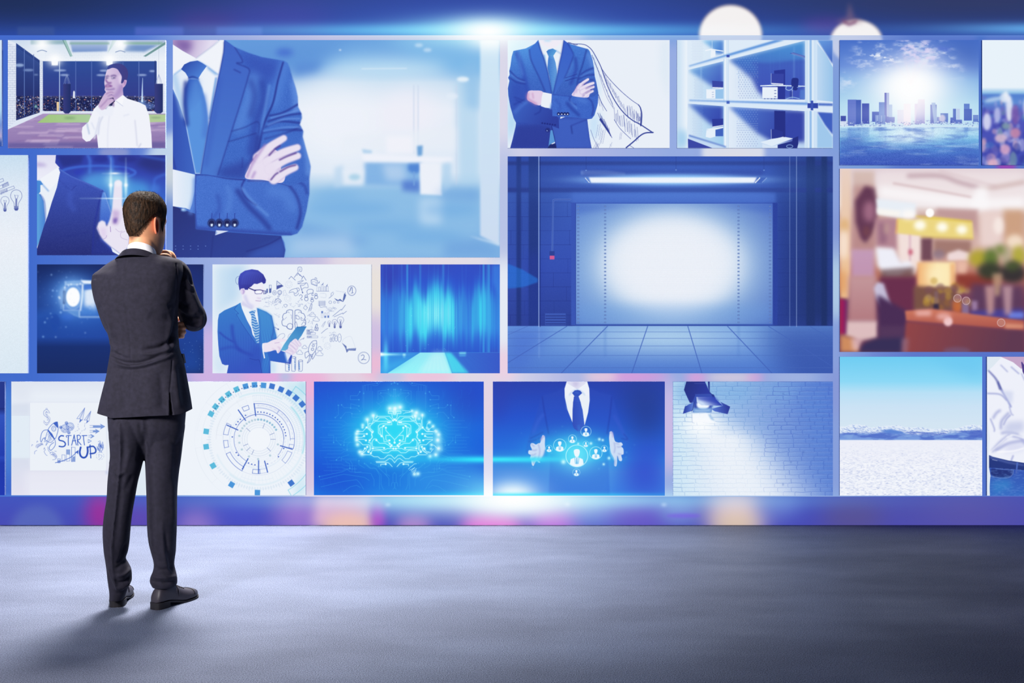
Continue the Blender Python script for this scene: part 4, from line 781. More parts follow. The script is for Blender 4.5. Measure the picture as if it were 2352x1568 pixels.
    # brain
    for sgn in (-1, 1):
        q = lambda s_: np.stack([1140 + sgn * (1140 - pts_of(s_)[:, 0]), pts_of(s_)[:, 1]], 1)
        P.l(q("1125 680 1118 668 1080 662 1045 680 1040 705 1010 715 990 760 1000 780 985 810 990 860 1015 875 1040 880 1060 905 1095 915 1122 895 1125 680"), 6, D, .9)
        P.l(q("1045 700 1065 690 1080 705"), 4, D, .8); P.l(q("1000 800 1030 775 1045 760"), 4, D, .7); P.l(q("1095 730 1110 735 1108 780"), 4, D, .7)
    P.c(1090, 880, 38, 5, D, .9); l("1160 740 1200 745 1215 780 1190 785 1165 770", 4.5); l("1235 760 1240 800 1290 800", 4.5); l("1150 850 1170 820 1190 890", 4.5); l("1240 860 1270 820 1295 850", 4.5)
    for cx, cy, s_ in ((1380, 725, 1), (1432, 785, 1), (1280, 1150, .8), (1215, 1220, 1), (1475, 1170, .9), (1475, 1235, 1.1)): l([cx - 38 * s_, cy + 20 * s_, cx - 40 * s_, cy, cx - 20 * s_, cy - 8 * s_, cx - 10 * s_, cy - 28 * s_, cx + 18 * s_, cy - 26 * s_, cx + 24 * s_, cy - 5 * s_, cx + 42 * s_, cy + 4 * s_, cx + 36 * s_, cy + 24 * s_, cx - 5 * s_, cy + 26 * s_, cx - 38 * s_, cy + 20 * s_], 4, .75)
    l("1425 890 1430 860 1445 850 1450 880", 6); l("1418 890 1460 898 1452 935 1415 930 1418 890", 6, .9, 0); P.e(1436, 912, 7, 7, D)
    bulb(P, 1605, 830, 22, 3); bulb(P, 1675, 820, 32, 3.5); bulb(P, 1752, 795, 42, 3.5)
    for x, y, w in ((1310, 925, 85), (1310, 960, 112), (1312, 1005, 142)): l([x, y, x + w, y, x + w, y + 26, x, y + 26, x, y], 4, .75, 0); hatch(P, (x + 4, y + 3), (x + w * .45, y + 3), 9, 4, 20, 3, D, 1, int(w))
    for i, (x, h) in enumerate(((1625, 28), (1657, 32), (1695, 36), (1738, 54))): P.c(x, 1055 - i * 8, 10 + i * 4, 4, D, .85, h); l([x - 8, 1050 - i * 8, x + 8, 1048 - i * 8], 3, .8, 0)
    for i in range(24): x, y = 1600 + 110 * r.rand(), 955 + 50 * r.rand(); l([x, y, x + 10 * r.rand(), y - 10 * r.rand(), x + 16 * r.rand(), y + 6], 3, .5)
    l("1770 1100 1790 1050 1850 1015 1895 1025 1950 1170", 3, .3); P.f("1770 1095 1830 1140 1832 1180 1860 1170 1955 1165 1950 1198 1860 1195 1832 1225 1815 1165", D, .75); hatch(P, (1840, 1195), (1945, 1180), 10, 5, -18, 3, (200, 215, 240), 1, 3)
    TAB()
    # rocket
    l("1435 1065 1385 1075 1345 1130 1330 1200 1350 1245 1385 1245 1425 1190 1440 1120 1435 1065", 5.5); l("1378 1095 1405 1108 1436 1105", 4); P.c(1394, 1132, 14, 5, D, .9); P.c(1385, 1180, 16, 5, D, .9); l("1335 1205 1295 1220 1285 1240 1295 1295 1325 1270 1350 1245", 5); l("1420 1205 1425 1240 1385 1310 1380 1280 1390 1245", 5); l("1345 1262 1340 1310 1315 1360 1350 1330 1372 1270", 5); hatch(P, (1345, 1255), (1380, 1262), 6, 3, 18, 3, D, 2, 4)
    for x, y in ((1030, 1365), (1110, 1285), (1200, 1330)): 
        l([x, y, x + 2, 1465, x + 40, 1468, x + 52, 1455, x + 55, y], 4.5, .9, 0); P.c(x + 28, y, 28, 4.5, D, .9, 11); hatch(P, (x + (4 if x > 1150 else 38), y + 15), (x + (8 if x > 1150 else 40), 1450), 26, 10, 2, 4, (54, 110, 196), 3, int(x))
    for i in range(150):
        x = 770 + 620 * r.rand(); y = 560 + 480 * r.rand()
        if 960 < x < 1310 and 640 < y < 1030: continue
        if x < 905 and y > 640: continue
        if y > 900 and x < 960: continue
        n = 2 + r.randint(3); q = [x, y]
        for j in range(n): q += [q[-2] + 16 * r.randn(), q[-1] + 12 * r.randn()]
        l(q, 3.2, .35 + .4 * r.rand(), r.randint(2))
    l("1340 670 1360 600 1375 580 1378 605 1360 675", 5); l("1265 640 1290 600 1320 635 1295 665 1265 640", 4, .8, 0); l("1005 600 1035 590 1055 608 1030 630 1005 600", 4, .8); l("885 890 935 915", 5); P.e(936, 918, 9, 9, D); l("920 1030 960 985 1010 975 1020 1010 990 1040", 4, .7); l("1500 970 1560 920 1585 908", 5, .7); l("1505 880 1530 840 1555 815 1535 860 1520 890", 4, .7); l("1060 1030 1075 990 1105 970", 4, .6); l("1220 1060 1275 1030 1260 1050", 5, .6); l("1520 1010 1500 1030 1560 1020 1525 1050 1525 1085", 3, .4)
    return P

# ---- cyan light curtain on stage
def pic_curtain(x0, y0, x1, y1):
    P = Pic(x0, y0, x1, y1).v(860, 595, 5.7033)
    P.vg((68, (54, 76, 190)), (300, (48, 84, 205)), (900, (52, 104, 220)), (1220, (46, 90, 205)), (1225, (44, 130, 222)), (1500, (56, 140, 228)))
    P.f("78 68 330 68 300 400 78 500", (52, 66, 178), .8, 0, 60); P.f("1000 68 1350 68 1300 330 1100 330", (50, 80, 198), .7, 0, 40); P.f("1540 68 1645 68 1645 500 1540 300", (60, 128, 226), .8, 0, 22); P.f("1520 1200 1645 1200 1645 1495 1450 1495", (62, 84, 192), .9, 0, 35)
    r = np.random.RandomState(4)
    ys, xs = P.full(); X, Y = P.grid(ys, xs)
    n1 = np.interp(np.arange(P.W), np.arange(0, P.W, 2.2), r.rand(len(np.arange(0, P.W, 2.2))))[None]
    n2 = np.interp(np.arange(P.W), np.arange(0, P.W + 12, 11), r.rand(len(np.arange(0, P.W + 12, 11))))[None]
    n3 = np.interp(np.arange(P.W), np.arange(0, P.W + 5, 4.5), r.rand(len(np.arange(0, P.W + 5, 4.5))))[None]
    top = 430 + 130 * (n2 - .5) + 170 * (n3 - .5); bot = 1000 + 90 * (n2 - .5) + 120 * (n3 - .5)
    env = np.exp(-((X - 780) / 420.) ** 4) + .75 * np.exp(-((X - 1410) / 130.) ** 2) + .25
    m = 1 / (1 + np.exp(-(Y - top) / 60)) / (1 + np.exp((Y - bot) / 55)) * env * (.5 + .35 * n1 + .3 * n3) * np.where((X > 1052) & (X < 1270), .55, 1)
    P.put(ys, xs, np.clip(m, 0, 1).astype(np.float32), (64, 220, 242), .95)
    P.put(ys, xs, (np.clip(m, 0, 1) * np.exp(-((X - 800) / 260.) ** 2 - ((Y - 720) / 200.) ** 2) * n1).astype(np.float32), (170, 248, 252), .9)
    P.put(ys, xs, ((n1 > .8) * (Y < 1220) * .22 * np.ones_like(Y)).astype(np.float32), (70, 150, 232), .8)
    for x, a in ((430, .9), (1430, .9), (1500, .8), (1478, .4), (600, .5), (905, .5)): P.l([x, 68, x, 1220], 14, (70, 190, 240), a, 0, 7)
    P.f("1050 390 1060 390 1060 1100 1050 1100", (46, 96, 212), .4, 0, 3)
    P.f("78 1222 1645 1222 1645 1495 78 1495", ('g', 78, 0, (54, 150, 232), 1645, 0, (58, 90, 200)))
    P.f("600 1222 920 1222 1015 1495 170 1495", ('g', 0, 1222, (150, 232, 246), 0, 1495, (150, 246, 250))); P.f("770 1222 920 1222 1012 1495 560 1495", (205, 246, 250), .6, 0, 30); P.f("920 1222 1000 1222 1240 1495 1015 1495", (76, 226, 242), .85, 0, 14); P.f("400 1300 600 1222 300 1440 78 1495 78 1400", (66, 190, 240), .5, 0, 30)
    for i in range(13): P.l([640 + i * 24, 1222, 640 + i * 24 - (7 - i) * 44, 1495], 4, (110, 220, 244), .35, 0, 2)
    for i in range(7): P.l([1060 + i * 50, 1230, 1200 + i * 120, 1495], 5, (50, 90, 200), .45, 0, 2)
    P.l("78 1222 1645 1222", 4, (80, 170, 236), .6, 0, 1)
    P.f("372 1238 408 1238 408 1268 372 1268", (170, 240, 250), .9, 0, 2); P.f("376 1272 404 1272 404 1290 376 1290", (130, 220, 245), .6, 0, 3); P.f("1110 1218 1200 1218 1200 1242 1110 1242", (130, 228, 245), .9, 0, 3); P.f("1112 1250 1198 1250 1198 1272 1112 1272", (90, 190, 240), .7, 0, 5)
    P.glow(78, 1248, 240, 16, (160, 250, 255), .95); P.glow(78, 1245, 50, 24, (255, 255, 255), .95); P.glow(148, 1260, 34, 200, (60, 220, 255), .7)
    for i in range(26): P.e(400 + 700 * r.rand(), 600 + 600 * r.rand(), 4, 4, (170, 240, 250), .5, 1)
    return P

# ---- lit shutter door
def pic_garage(x0, y0, x1, y1):
    P = Pic(x0, y0, x1, y1, (48, 76, 170)).v(1156, 350, 3.039)
    P.vg((28, (50, 78, 172)), (240, (48, 70, 158)), (300, (60, 92, 182)), (800, (54, 80, 178)), (1205, (46, 66, 150)))
    P.f("1850 28 2310 28 2310 1210 1900 1210", ('g', 1850, 0, (44, 66, 150), 2200, 0, (34, 52, 110)), .9, 0, 50); P.f("28 28 400 28 400 400 28 900", (42, 66, 150), .5, 0, 80)
    P.bricks(28, 350, 480, 1210, 205, 98, (36, 50, 130), 2.5, .8, 1); P.bricks(1900, 350, 2310, 1210, 150, 98, (34, 48, 120), 2.5, .6, 2); P.bricks(260, 96, 2000, 246, 190, 76, (44, 62, 150), 2, .5, 3)
    for y, h, c in ((76, 28, (40, 56, 130)), (262, 32, (38, 52, 128))): P.f([28, y - h / 2, 2310, y - h / 2, 2310, y + h / 2, 28, y + h / 2], c, .85, 0, 2)
    P.f("480 285 1900 285 1900 352 480 352", (70, 104, 196), .7, 0, 10); P.l("470 352 1915 352", 4, (50, 70, 160), .7, 0)
    for x, w, c in ((108, 32, (36, 54, 125)), (212, 70, (36, 56, 128)), (2145, 60, (34, 52, 110)), (2240, 40, (32, 50, 105))): P.f([x - w / 2, 28, x + w / 2, 28, x + w / 2, 1210, x - w / 2, 1210], c, .9, 0, 2)
    P.f("176 700 248 700 248 1210 176 1210", (42, 62, 160), .6, 0, 30)
    P.glow(1200, 200, 900, 130, (60, 110, 215), .4); P.glow(1200, 260, 1300, 330, (40, 80, 190), .12)
    # shutter
    P.f("474 352 506 352 506 1205 474 1205", (58, 86, 180)); P.f("1880 352 1914 352 1914 1205 1880 1205", (46, 68, 158))
    door = "506 358 1880 358 1880 1200 506 1200"
    P.f(door, ('g', 506, 0, (78, 118, 202), 1880, 0, (66, 98, 188))); P.clip(door)
    ys, xs = P.full(); X, Y = P.grid(ys, xs)
    d = np.sqrt(((X - 1180) / 640.) ** 2 + ((Y - 780) / 450.) ** 2)
    P.put(ys, xs, np.clip(1.5 - d, 0, 1).astype(np.float32) ** .8, (164, 202, 232)); P.put(ys, xs, (1 / (1 + np.exp((d - .78) / .085))).astype(np.float32), (236, 240, 248))
    P.f("506 358 1880 358 1880 420 1500 370 1180 362 860 370 506 430", (72, 108, 198), .6, 0, 18); P.f("506 1060 1880 1060 1880 1200 506 1200", (110, 160, 222), .35, 0, 30)
    for i in range(66): P.l([506, 362 + i * 12.8, 1880, 362 + i * 12.8], 1.4, (130, 168, 224), .13, 0)
    P.clip()
    for x in (523, 711, 1642, 1862):
        for i in range(33):
            y = 376 + i * 25.3; P.f([x - 7, y - 4.5, x + 7, y - 4.5, x + 7, y + 4.5, x - 7, y + 4.5], (84, 112, 178), .9); P.f([x - 3, y - 1, x + 3, y - 1, x + 3, y + 2, x - 3, y + 2], (170, 195, 230), .7)
    P.l("506 1203 1880 1203", 8, (58, 90, 180), 1, 0, 1); P.l("506 358 506 1200", 4, (44, 64, 150), .8, 0)
    # floor
    P.clip("28 1210 2310 1210 2310 1545 28 1545")
    P.f("28 1210 2310 1210 2310 1545 28 1545", ('g', 0, 1210, (104, 152, 220), 0, 1545, (78, 120, 206))); P.glow(1130, 1290, 620, 130, (190, 220, 240), .75, 1, 'n'); P.f("1800 1190 2600 1190 2600 1800 2050 1800", (54, 82, 168), .8, 0, 90); P.f("28 1210 330 1210 130 1545 28 1545", (74, 112, 208), .7, 0, 50)
    for x in (523, 711, 1642, 1862): P.l([x, 1215, x, 1420], 14, (80, 124, 200), .35, 0, 6)
    P.l("250 1215 250 1430", 5, (140, 175, 232), .6, 0, 2)
    for y in (1252, 1297, 1350, 1416, 1502): P.l([28, y, 2310, y], 3, (72, 104, 184), .75, 0)
    for xa, xb, w in ((170, 20, 4), (445, 0, 4), (728, 400, 6), (1008, 895, 6), (1288, 1388, 6), (1565, 1880, 6), (1850, 2380, 4), (2140, 2700, 3)):
        if xa == 170: P.l("170 1212 28 1275", 4, (74, 106, 190), .7, 0)
        elif xa == 445: P.l("445 1212 28 1470", 5, (66, 96, 184), .8, 0)
        else: P.l([xa, 1212, xb, 1545], w, (66, 98, 184), .85, 0)
    P.clip(); P.l("28 1210 480 1210", 3, (60, 84, 170), .7, 0); P.l("1900 1208 2310 1208", 3, (44, 62, 140), .8, 0)
    for x, a in ((248, .9), (2000, .35), (2047, .6)): P.l([x, 28, x, 1215], 5, (170, 195, 238), a, 0)
    P.l("258 28 258 1215", 5, (30, 44, 110), .6, 0); P.l("468 328 380 328 352 335 348 370 342 690", 11, (96, 130, 210), .8, 1); P.l("468 328 380 328 352 335 348 370 342 690", 4, (52, 74, 160), .9, 1)
    P.f("322 688 358 688 358 720 322 720", (46, 66, 150)); P.f("324 720 357 720 357 746 324 746", (208, 92, 150))
    P.f("292 1122 436 1122 436 1205 292 1205", (62, 90, 180))
    for y in (1140, 1158, 1178, 1196): P.l([298, y, 432, y], 7, (40, 56, 135), .9, 0)
    # tube lamp
    P.f("542 126 720 126 850 140 850 158 542 156", (104, 140, 212), .9, 0, 2); P.l("542 140 800 146", 3, (150, 180, 230), .7, 0, 1); P.f("542 120 1830 120 1800 172 560 172", (52, 72, 160), .5, 0, 10)
    P.glow(1180, 190, 640, 40, (120, 180, 255), .9, 2); P.f("568 172 612 172 610 212 570 212", (90, 130, 210)); P.f("1750 175 1842 175 1810 212 1750 212", (70, 104, 190)); P.l("572 178 600 210", 5, WH, .9, 0); P.l("1790 178 1760 210", 8, WH, .9, 0); P.l("1838 178 1808 208", 5, (150, 180, 230), .8, 0)
    P.f("596 174 1770 174 1752 212 612 212", (236, 242, 252), 1, 0, 2)
    for x, y in ((578, 125), (1206, 122), (1820, 124)): P.l([x, 30, x, y], 2, (36, 50, 120), .8, 0); P.e(x, y, 5, 5, (110, 145, 215))
    P.clip("28 775 130 815 240 880 240 905 140 940 28 950", 0, 2).f("28 770 250 770 250 960 28 960", (40, 130, 235), .5).clip()
    P.grain(1.2, 3)
    return P

# ---- blurred restaurant
def pic_cafe(x0, y0, x1, y1):
    P = Pic(x0, y0, x1, y1, (214, 186, 180)).v(1915, 375, 3.485)
    P.vg((40, (222, 204, 212)), (200, (236, 226, 230)), (330, (240, 234, 236)), (420, (205, 170, 160)), (700, (214, 178, 170)), (900, (180, 110, 95)), (1100, (110, 62, 90)), (1300, (120, 66, 90)), (1510, (108, 60, 84)))
    b = lambda p, c, a=1, bl=16: P.f(p, c, a, 0, bl)
    b("52 40 140 40 150 400 140 700 130 1080 52 1080", ('g', 0, 40, (232, 208, 196), 0, 1080, (238, 190, 140)), 1, 12); P.e(85, 500, 40, 60, (222, 176, 120), .8, 18); P.e(80, 650, 40, 120, (250, 232, 218), .8, 22); P.e(70, 950, 40, 100, (222, 150, 90), .7, 25)
    b("150 60 330 60 340 420 330 640 330 700 140 700", ('g', 0, 60, (214, 190, 182), 0, 700, (196, 150, 150)), 1, 14); b("160 180 330 180 340 700 150 700", (180, 132, 132), .7, 22)
    b("170 300 250 180 330 200 350 330 340 470 300 570 255 640 215 600 175 470", (96, 54, 82), .95, 16); P.e(285, 385, 50, 85, (170, 115, 140), .85, 22); P.e(262, 545, 30, 45, (122, 72, 80), .7, 14)
    b("140 690 325 690 325 920 140 920", (194, 152, 186), .9, 16); b("120 900 340 900 345 1270 110 1270", ('g', 0, 900, (196, 152, 156), 0, 1270, (178, 122, 128)), 1, 18); b("100 1260 355 1260 350 1400 200 1420 90 1380", (226, 196, 196), .95, 14)
    b("52 1080 105 1100 95 1370 52 1370", ('g', 52, 0, (180, 20, 80), 110, 0, (110, 40, 110)), .95, 10); b("52 1370 160 1400 210 1510 52 1510", (206, 140, 96), 1, 14); b("140 1400 230 1400 200 1500 150 1490", (228, 188, 190), .8, 16)
    b("350 60 1523 60 1523 380 1100 400 600 310 350 250", (238, 226, 228), .8, 30); b("370 180 900 250 1200 280 1523 270 1523 370 1000 360 370 270", (248, 244, 246), 1, 22)
    P.l("600 100 850 100 1000 150 1150 190", 34, (190, 160, 170), .85, 1, 14); P.l("480 160 800 215 1100 270", 16, (206, 176, 180), .7, 1, 9); P.l("1523 150 1300 190 1180 200", 34, (205, 178, 176), .8, 1, 14); P.l("850 60 1100 130 1300 190", 20, (214, 190, 196), .6, 1, 12); b("1130 200 1230 180 1240 380 1100 380", (250, 248, 250), .9, 20)
    b("340 280 660 320 650 430 520 440 350 400", (232, 238, 246), 1, 12); b("345 360 540 380 520 440 350 410", (250, 246, 240), .9, 10); b("820 360 1160 370 1160 600 1100 470 820 420", (190, 150, 150), .9, 16); b("1350 370 1523 370 1523 680 1370 680", (205, 160, 128), .9, 20); b("1160 380 1350 380 1350 680 1170 660", (236, 214, 210), .9, 22); P.e(1320, 500, 40, 70, (250, 238, 232), .8, 16); P.e(1450, 630, 70, 60, (246, 226, 206), .9, 18)
    b("330 440 510 440 510 700 340 680", (176, 128, 144), .9, 16); b("365 480 430 480 420 640 365 640", (136, 92, 120), .6, 14); P.e(420, 520, 22, 50, (214, 180, 160), .5, 14)
    b("510 540 700 560 700 800 640 900 520 780", (244, 226, 222), .95, 16); P.l("610 560 610 780", 14, (206, 160, 180), .7, 0, 9); b("600 690 630 690 630 730 600 730", (190, 60, 90), .8, 10)
    b("510 440 650 450 800 430 1110 470 1118 600 800 590 510 560", (236, 214, 130), 1, 9); P.l("510 450 500 560", 12, (240, 180, 90), .8, 0, 6); P.l("660 425 1100 465", 16, (226, 200, 60), .7, 0, 8); P.l("700 590 1110 602", 14, (226, 200, 90), .8, 0, 8)
    for x, y, s in ((690, 495, 48), (868, 510, 46), (1025, 530, 44)): P.e(x, y, s, s * .85, (255, 252, 238), 1, 14)
    P.e(769, 396, 34, 36, (255, 253, 252), 1, 3); P.e(600, 410, 60, 40, (255, 250, 246), .9, 18)
    b("700 600 790 600 790 780 700 780", (110, 70, 86), .95, 12); b("800 610 1100 620 1100 720 920 740 800 740", (158, 116, 108), .9, 14); P.e(840, 730, 50, 40, (140, 120, 140), .7, 14); b("910 720 1000 690 1090 720 1080 780 910 780", (240, 220, 220), .95, 12)
    b("335 670 480 680 540 790 600 780 640 830 520 900 420 900 350 820", (238, 238, 248), 1, 14); b("380 850 640 830 640 930 380 930", (110, 82, 86), .8, 16)
    b("370 910 660 910 650 1190 370 1190", (106, 48, 78), 1, 14); b("670 790 975 790 975 1000 670 1000", ('g', 670, 0, (240, 180, 120), 830, 0, (252, 232, 180)), 1, 10); b("930 800 975 800 980 1000 930 1000", (238, 176, 120), .8, 12); P.e(830, 890, 80, 70, (252, 236, 190), .8, 30)
    b("640 980 980 1000 980 1180 640 1180", (122, 84, 70), .95, 16); r = np.random.RandomState(6)
    for i in range(36): P.e(680 + 430 * r.rand(), 940 + 220 * r.rand(), 24 + 12 * r.rand(), 28, [(190, 150, 60), (150, 100, 60), (120, 80, 90), (200, 170, 110)][r.randint(4)], .5, 6)
    b("980 880 1300 900 1300 1050 980 980", (138, 56, 48), .9, 18); b("980 780 1080 780 1060 880 980 880", (236, 190, 170), .9, 16)
    for x, y, w, h, c in ((1160, 760, 80, 70, (176, 164, 50)), (1260, 760, 60, 80, (90, 116, 50)), (1480, 740, 60, 80, (176, 170, 60)), (1250, 860, 100, 70, (50, 58, 46)), (1430, 880, 110, 80, (46, 46, 50)), (1380, 740, 40, 80, (180, 170, 140)), (1330, 690, 40, 40, (110, 130, 60)), (1430, 820, 60, 40, (70, 84, 50))): P.e(x, y, w, h, c, .92, 20)
    b("1100 960 1523 980 1523 1220 1100 1200", (92, 60, 92), .9, 20); b("1270 880 1350 880 1330 1060 1280 1060", (196, 160, 130), .7, 16)
    b("1090 1180 1523 1160 1523 1250 1090 1250", (72, 66, 150), .9, 14); b("1400 1190 1523 1190 1523 1240 1400 1240", (110, 130, 224), .9, 12)
    for x, c in ((1250, (196, 150, 150)), (1390, (190, 150, 160))): b([x - 40, 980, x + 40, 980, x + 30, 1200, x - 20, 1220], c, .85, 14)
    b("950 1100 1010 1100 1010 1200 950 1200", (190, 96, 60), .8, 10); b("800 1120 840 1120 846 1190 795 1190", (48, 40, 70), .9, 8); b("805 1020 835 1020 840 1120 800 1120", (130, 100, 110), .7, 8); b("1025 1120 1080 1120 1080 1220 1025 1220", (140, 120, 160), .8, 8); b("1100 1100 1150 1100 1150 1170 1110 1180", (170, 140, 180), .8, 12)
    b("345 950 400 960 470 1180 430 1220 340 1080 320 1000", (206, 204, 230), .9, 12); b("350 1050 600 1190 570 1400 360 1420", (74, 46, 86), 1, 16); b("360 1300 580 1300 560 1420 370 1420", (90, 62, 96), .6, 14)
    b("570 1180 800 1165 1523 1260 1523 1340 580 1260", ('g', 0, 1170, (206, 120, 96), 0, 1330, (170, 84, 76)), 1, 9); b("580 1265 1523 1340 1523 1520 560 1520", ('g', 580, 1270, (146, 70, 72), 1400, 1500, (96, 58, 82)), 1, 10); b("650 1180 780 1175 780 1220 660 1220", (240, 190, 186), .8, 14); b("1370 1280 1523 1290 1523 1320 1370 1320", (226, 160, 130), .8, 12); P.e(915, 1265, 36, 38, (244, 206, 210), .95, 8); P.e(880, 1225, 60, 30, (236, 180, 176), .8, 14)
    for x, y in ((990, 1080), (1060, 1100), (1340, 1275)): P.e(x, y, 32, 32, (196, 150, 140), .5, 3); P.c(x, y, 30, 4, (226, 200, 206), .8)
    P.e(1000, 1160, 26, 40, (205, 110, 60), .5, 12)
    b("200 1510 240 1440 340 1400 560 1390 545 1520", (56, 48, 88), 1, 14); b("545 1400 600 1400 590 1520 545 1520", (150, 110, 130), .7, 14); P.e(985, 1500, 110, 30, (116, 88, 120), .7, 12)
    return P

# ---- salt flat and mountains
def pic_flat(x0, y0, x1, y1):
    P = Pic(x0, y0, x1, y1).v(1915, 810, 4.611)
    P.vg((40, (110, 204, 242)), (300, (140, 216, 246)), (420, (184, 224, 246)), (560, (202, 226, 245)), (760, (212, 229, 243)))
    P.f("1000 40 1580 40 1580 300 1300 200", (104, 196, 240), .5, 0, 60)
    r = np.random.RandomState(9)
    xs = np.linspace(40, 1600, 220); rid = np.interp(xs, [40, 120, 190, 240, 330, 400, 480, 600, 700, 760, 860, 930, 1000, 1080, 1150, 1250, 1300, 1400, 1480, 1560, 1600], [785, 778, 755, 758, 765, 795, 780, 770, 768, 788, 788, 792, 800, 808, 800, 808, 800, 770, 762, 768, 770]) + 3 * r.randn(220)
    P.f(np.concatenate([np.stack([xs, rid], 1), [[1600, 925], [40, 925]]]), (226, 236, 248))
    for i in range(1100):
        x = 40 + 1560 * r.rand(); y0_ = np.interp(x, xs, rid); y = y0_ + 2 + 90 * r.rand() ** 1.1; t = (y - y0_) / 90
        if r.rand() < .2 + t: P.l([x, y, x + 10 + 10 * r.rand(), y + 5 + 8 * r.rand() * (1 if r.rand() > .4 else -1)], 4, [(92, 128, 210), (120, 150, 222), (150, 176, 230), (84, 112, 200)][r.randint(4)], .5, 0, 1)
    P.f("40 855 200 848 400 858 600 830 700 835 760 862 900 868 1100 872 1250 850 1400 830 1600 818 1600 925 40 925", ('g', 0, 830, (98, 132, 212), 0, 925, (112, 150, 220)), .92, 0, 3)
    P.clip("40 850 1600 820 1600 925 40 925").cloud((74, 102, 196), .7, 30, 130, 5, .45, .65).cloud((140, 176, 228), .5, 24, 100, 6, .5, .7).clip()
    P.f("480 825 600 806 720 835 760 858 560 850", (88, 130, 212), .9, 0, 4); P.f("1430 850 1540 815 1600 850 1600 895 1440 885", (70, 92, 192), .6, 0, 12)
    P.f("40 925 1600 925 1600 1530 40 1530", ('g', 0, 925, (236, 238, 249), 0, 1530, (238, 242, 250)))
    P.clip("40 930 1600 930 1600 1530 40 1530")
    n = vnoise(P.H, P.W, 1.6, 4.5, 3, 2); yy, xx = P.full()
    X, Y = P.grid(yy, xx); ramp = np.clip((Y - 925) / 300, .1, 1)
    P.put(yy, xx, (np.clip((n - .56) * 5, 0, 1) * ramp * np.ones_like(X)).astype(np.float32), (170, 182, 225), .35)
    P.put(yy, xx, (np.clip((.42 - n) * 5, 0, 1) * ramp * np.ones_like(X)).astype(np.float32), (250, 251, 255), .8)
    for i in range(420):
        x = 60 + 1540 * r.rand(); y = 940 + 580 * r.rand() ** .8; s = (y - 900) / 600; P.l([x, y, x + 16 * s + 4, y - 3 * s], 2 + 3 * s, (112, 130, 196), .5 * r.rand(), 0)
    P.clip()
    return P

# ---- white shirt and jeans
def pic_jeans(x0, y0, x1, y1):
    P = Pic(x0, y0, x1, y1, (228, 234, 245)).v(1915, 810, 4.611)
    P.f("1622 42 2700 42 2700 1180 2015 1170 1640 1090 1655 900 1625 700 1622 300", (238, 240, 250)); P.f("1622 42 1780 42 1690 140 1622 200", (222, 232, 242))
    P.f("1770 42 2000 42 2000 160 1985 170 1900 100", (196, 165, 200)); P.f("1985 100 2020 70 2020 240 2000 200", (84, 66, 140)); P.f("1760 50 1900 95 1985 160 2010 260 2030 300 2100 300 2100 42 2000 42 2000 120", (240, 242, 250), .0); P.f("1960 42 2400 42 2300 200 2100 240 2010 120", (196, 165, 200))
    P.fold("1640 190 1720 280 1760 380", 14, (120, 125, 185), .7, 8, 26); P.f("1740 290 1790 400 1770 400 1735 320", (84, 92, 165), .9, 0, 6); P.fold("1780 400 1840 500 1875 570", 18, (150, 158, 212), .7, 9); P.f("1780 400 1900 410 1890 540 1850 520", (205, 212, 238), .7, 0, 14)
    for p, w in (("1770 130 1840 200", 10), ("1880 150 1960 220", 12), ("1990 220 2020 290", 10), ("1630 430 1760 440 1830 500", 14), ("1690 690 1720 640 1760 610", 20), ("1770 800 1780 720 1850 640", 22), ("1800 760 1830 700 1870 660", 14), ("1660 700 1700 800 1700 830", 12), ("1680 1040 1760 950 1860 870", 24), ("1720 1030 1850 960 2010 930", 26), ("1780 850 1850 840 1950 860", 20), ("1900 880 1980 900 2020 960", 26), ("1860 570 1880 640 1900 660", 10), ("1900 1090 1880 1140", 14)): P.fold(p, w, (166, 172, 218), .7, w * .55)
    P.f("1800 790 1850 730 2015 720 2015 830 1900 850 1800 840", (196, 202, 232), .8, 0, 22); P.f("1840 960 2015 940 2015 1030 1800 1060", (205, 208, 238), .6, 0, 25); P.fold("1660 1050 1760 960 1850 880", 8, (250, 251, 254), .8, 4); P.fold("1730 1050 1900 1040 2010 1010", 12, (250, 250, 254), .8, 6); P.fold("1840 900 1900 870 2010 900", 14, (248, 249, 254), .6, 7)
    P.f("1645 1082 1680 1100 1850 1140 2015 1165 2700 1170 2700 1260 1990 1240 1780 1225 1645 1220", (40, 58, 128)); P.f("1650 1085 1690 1105 1850 1150 2015 1180 2015 1200 1850 1172 1660 1120", (86, 105, 175), .7, 0, 4); P.l("1680 1130 1730 1142", 5, (190, 200, 230), .8, 0, 1)
    P.f("1645 1215 1780 1225 1990 1240 2700 1255 2700 1540 1655 1540 1650 1400 1660 1300", ('g', 0, 1220, (54, 84, 178), 0, 1520, (58, 108, 196))); P.clip("1645 1215 1780 1225 1990 1240 2700 1255 2700 1540 1655 1540 1650 1400 1660 1300")
    P.f("1665 1225 1900 1240 1895 1290 1850 1325 1700 1315 1660 1280", (38, 52, 120), .95, 0, 3); P.l("1660 1305 1760 1325 1850 1322 1895 1285 1902 1240", 4, (150, 175, 225), .8); P.l("1668 1300 1760 1318 1845 1314 1885 1280 1890 1238", 3, (120, 150, 215), .6); P.l("1690 1215 1780 1235 1890 1240", 5, (120, 150, 215), .7)
    P.f("1660 1360 1850 1330 1900 1420 1700 1500", (56, 140, 206), .6, 0, 30)
    n = vnoise(P.H, P.W, 2.2, 7, 13, 2); P.put(*P.full(), np.clip((n - .5) * 3, 0, 1).astype(np.float32), (110, 152, 220), .35); P.clip()
    P.f("1935 1160 1955 1162 1940 1280 1925 1280", (76, 104, 186)); P.l("1945 1165 1932 1280", 5, (150, 175, 225), .8, 0, dash=10)
    P.f("1622 1215 1655 1300 1648 1540 1622 1540", (222, 232, 244))
    return P

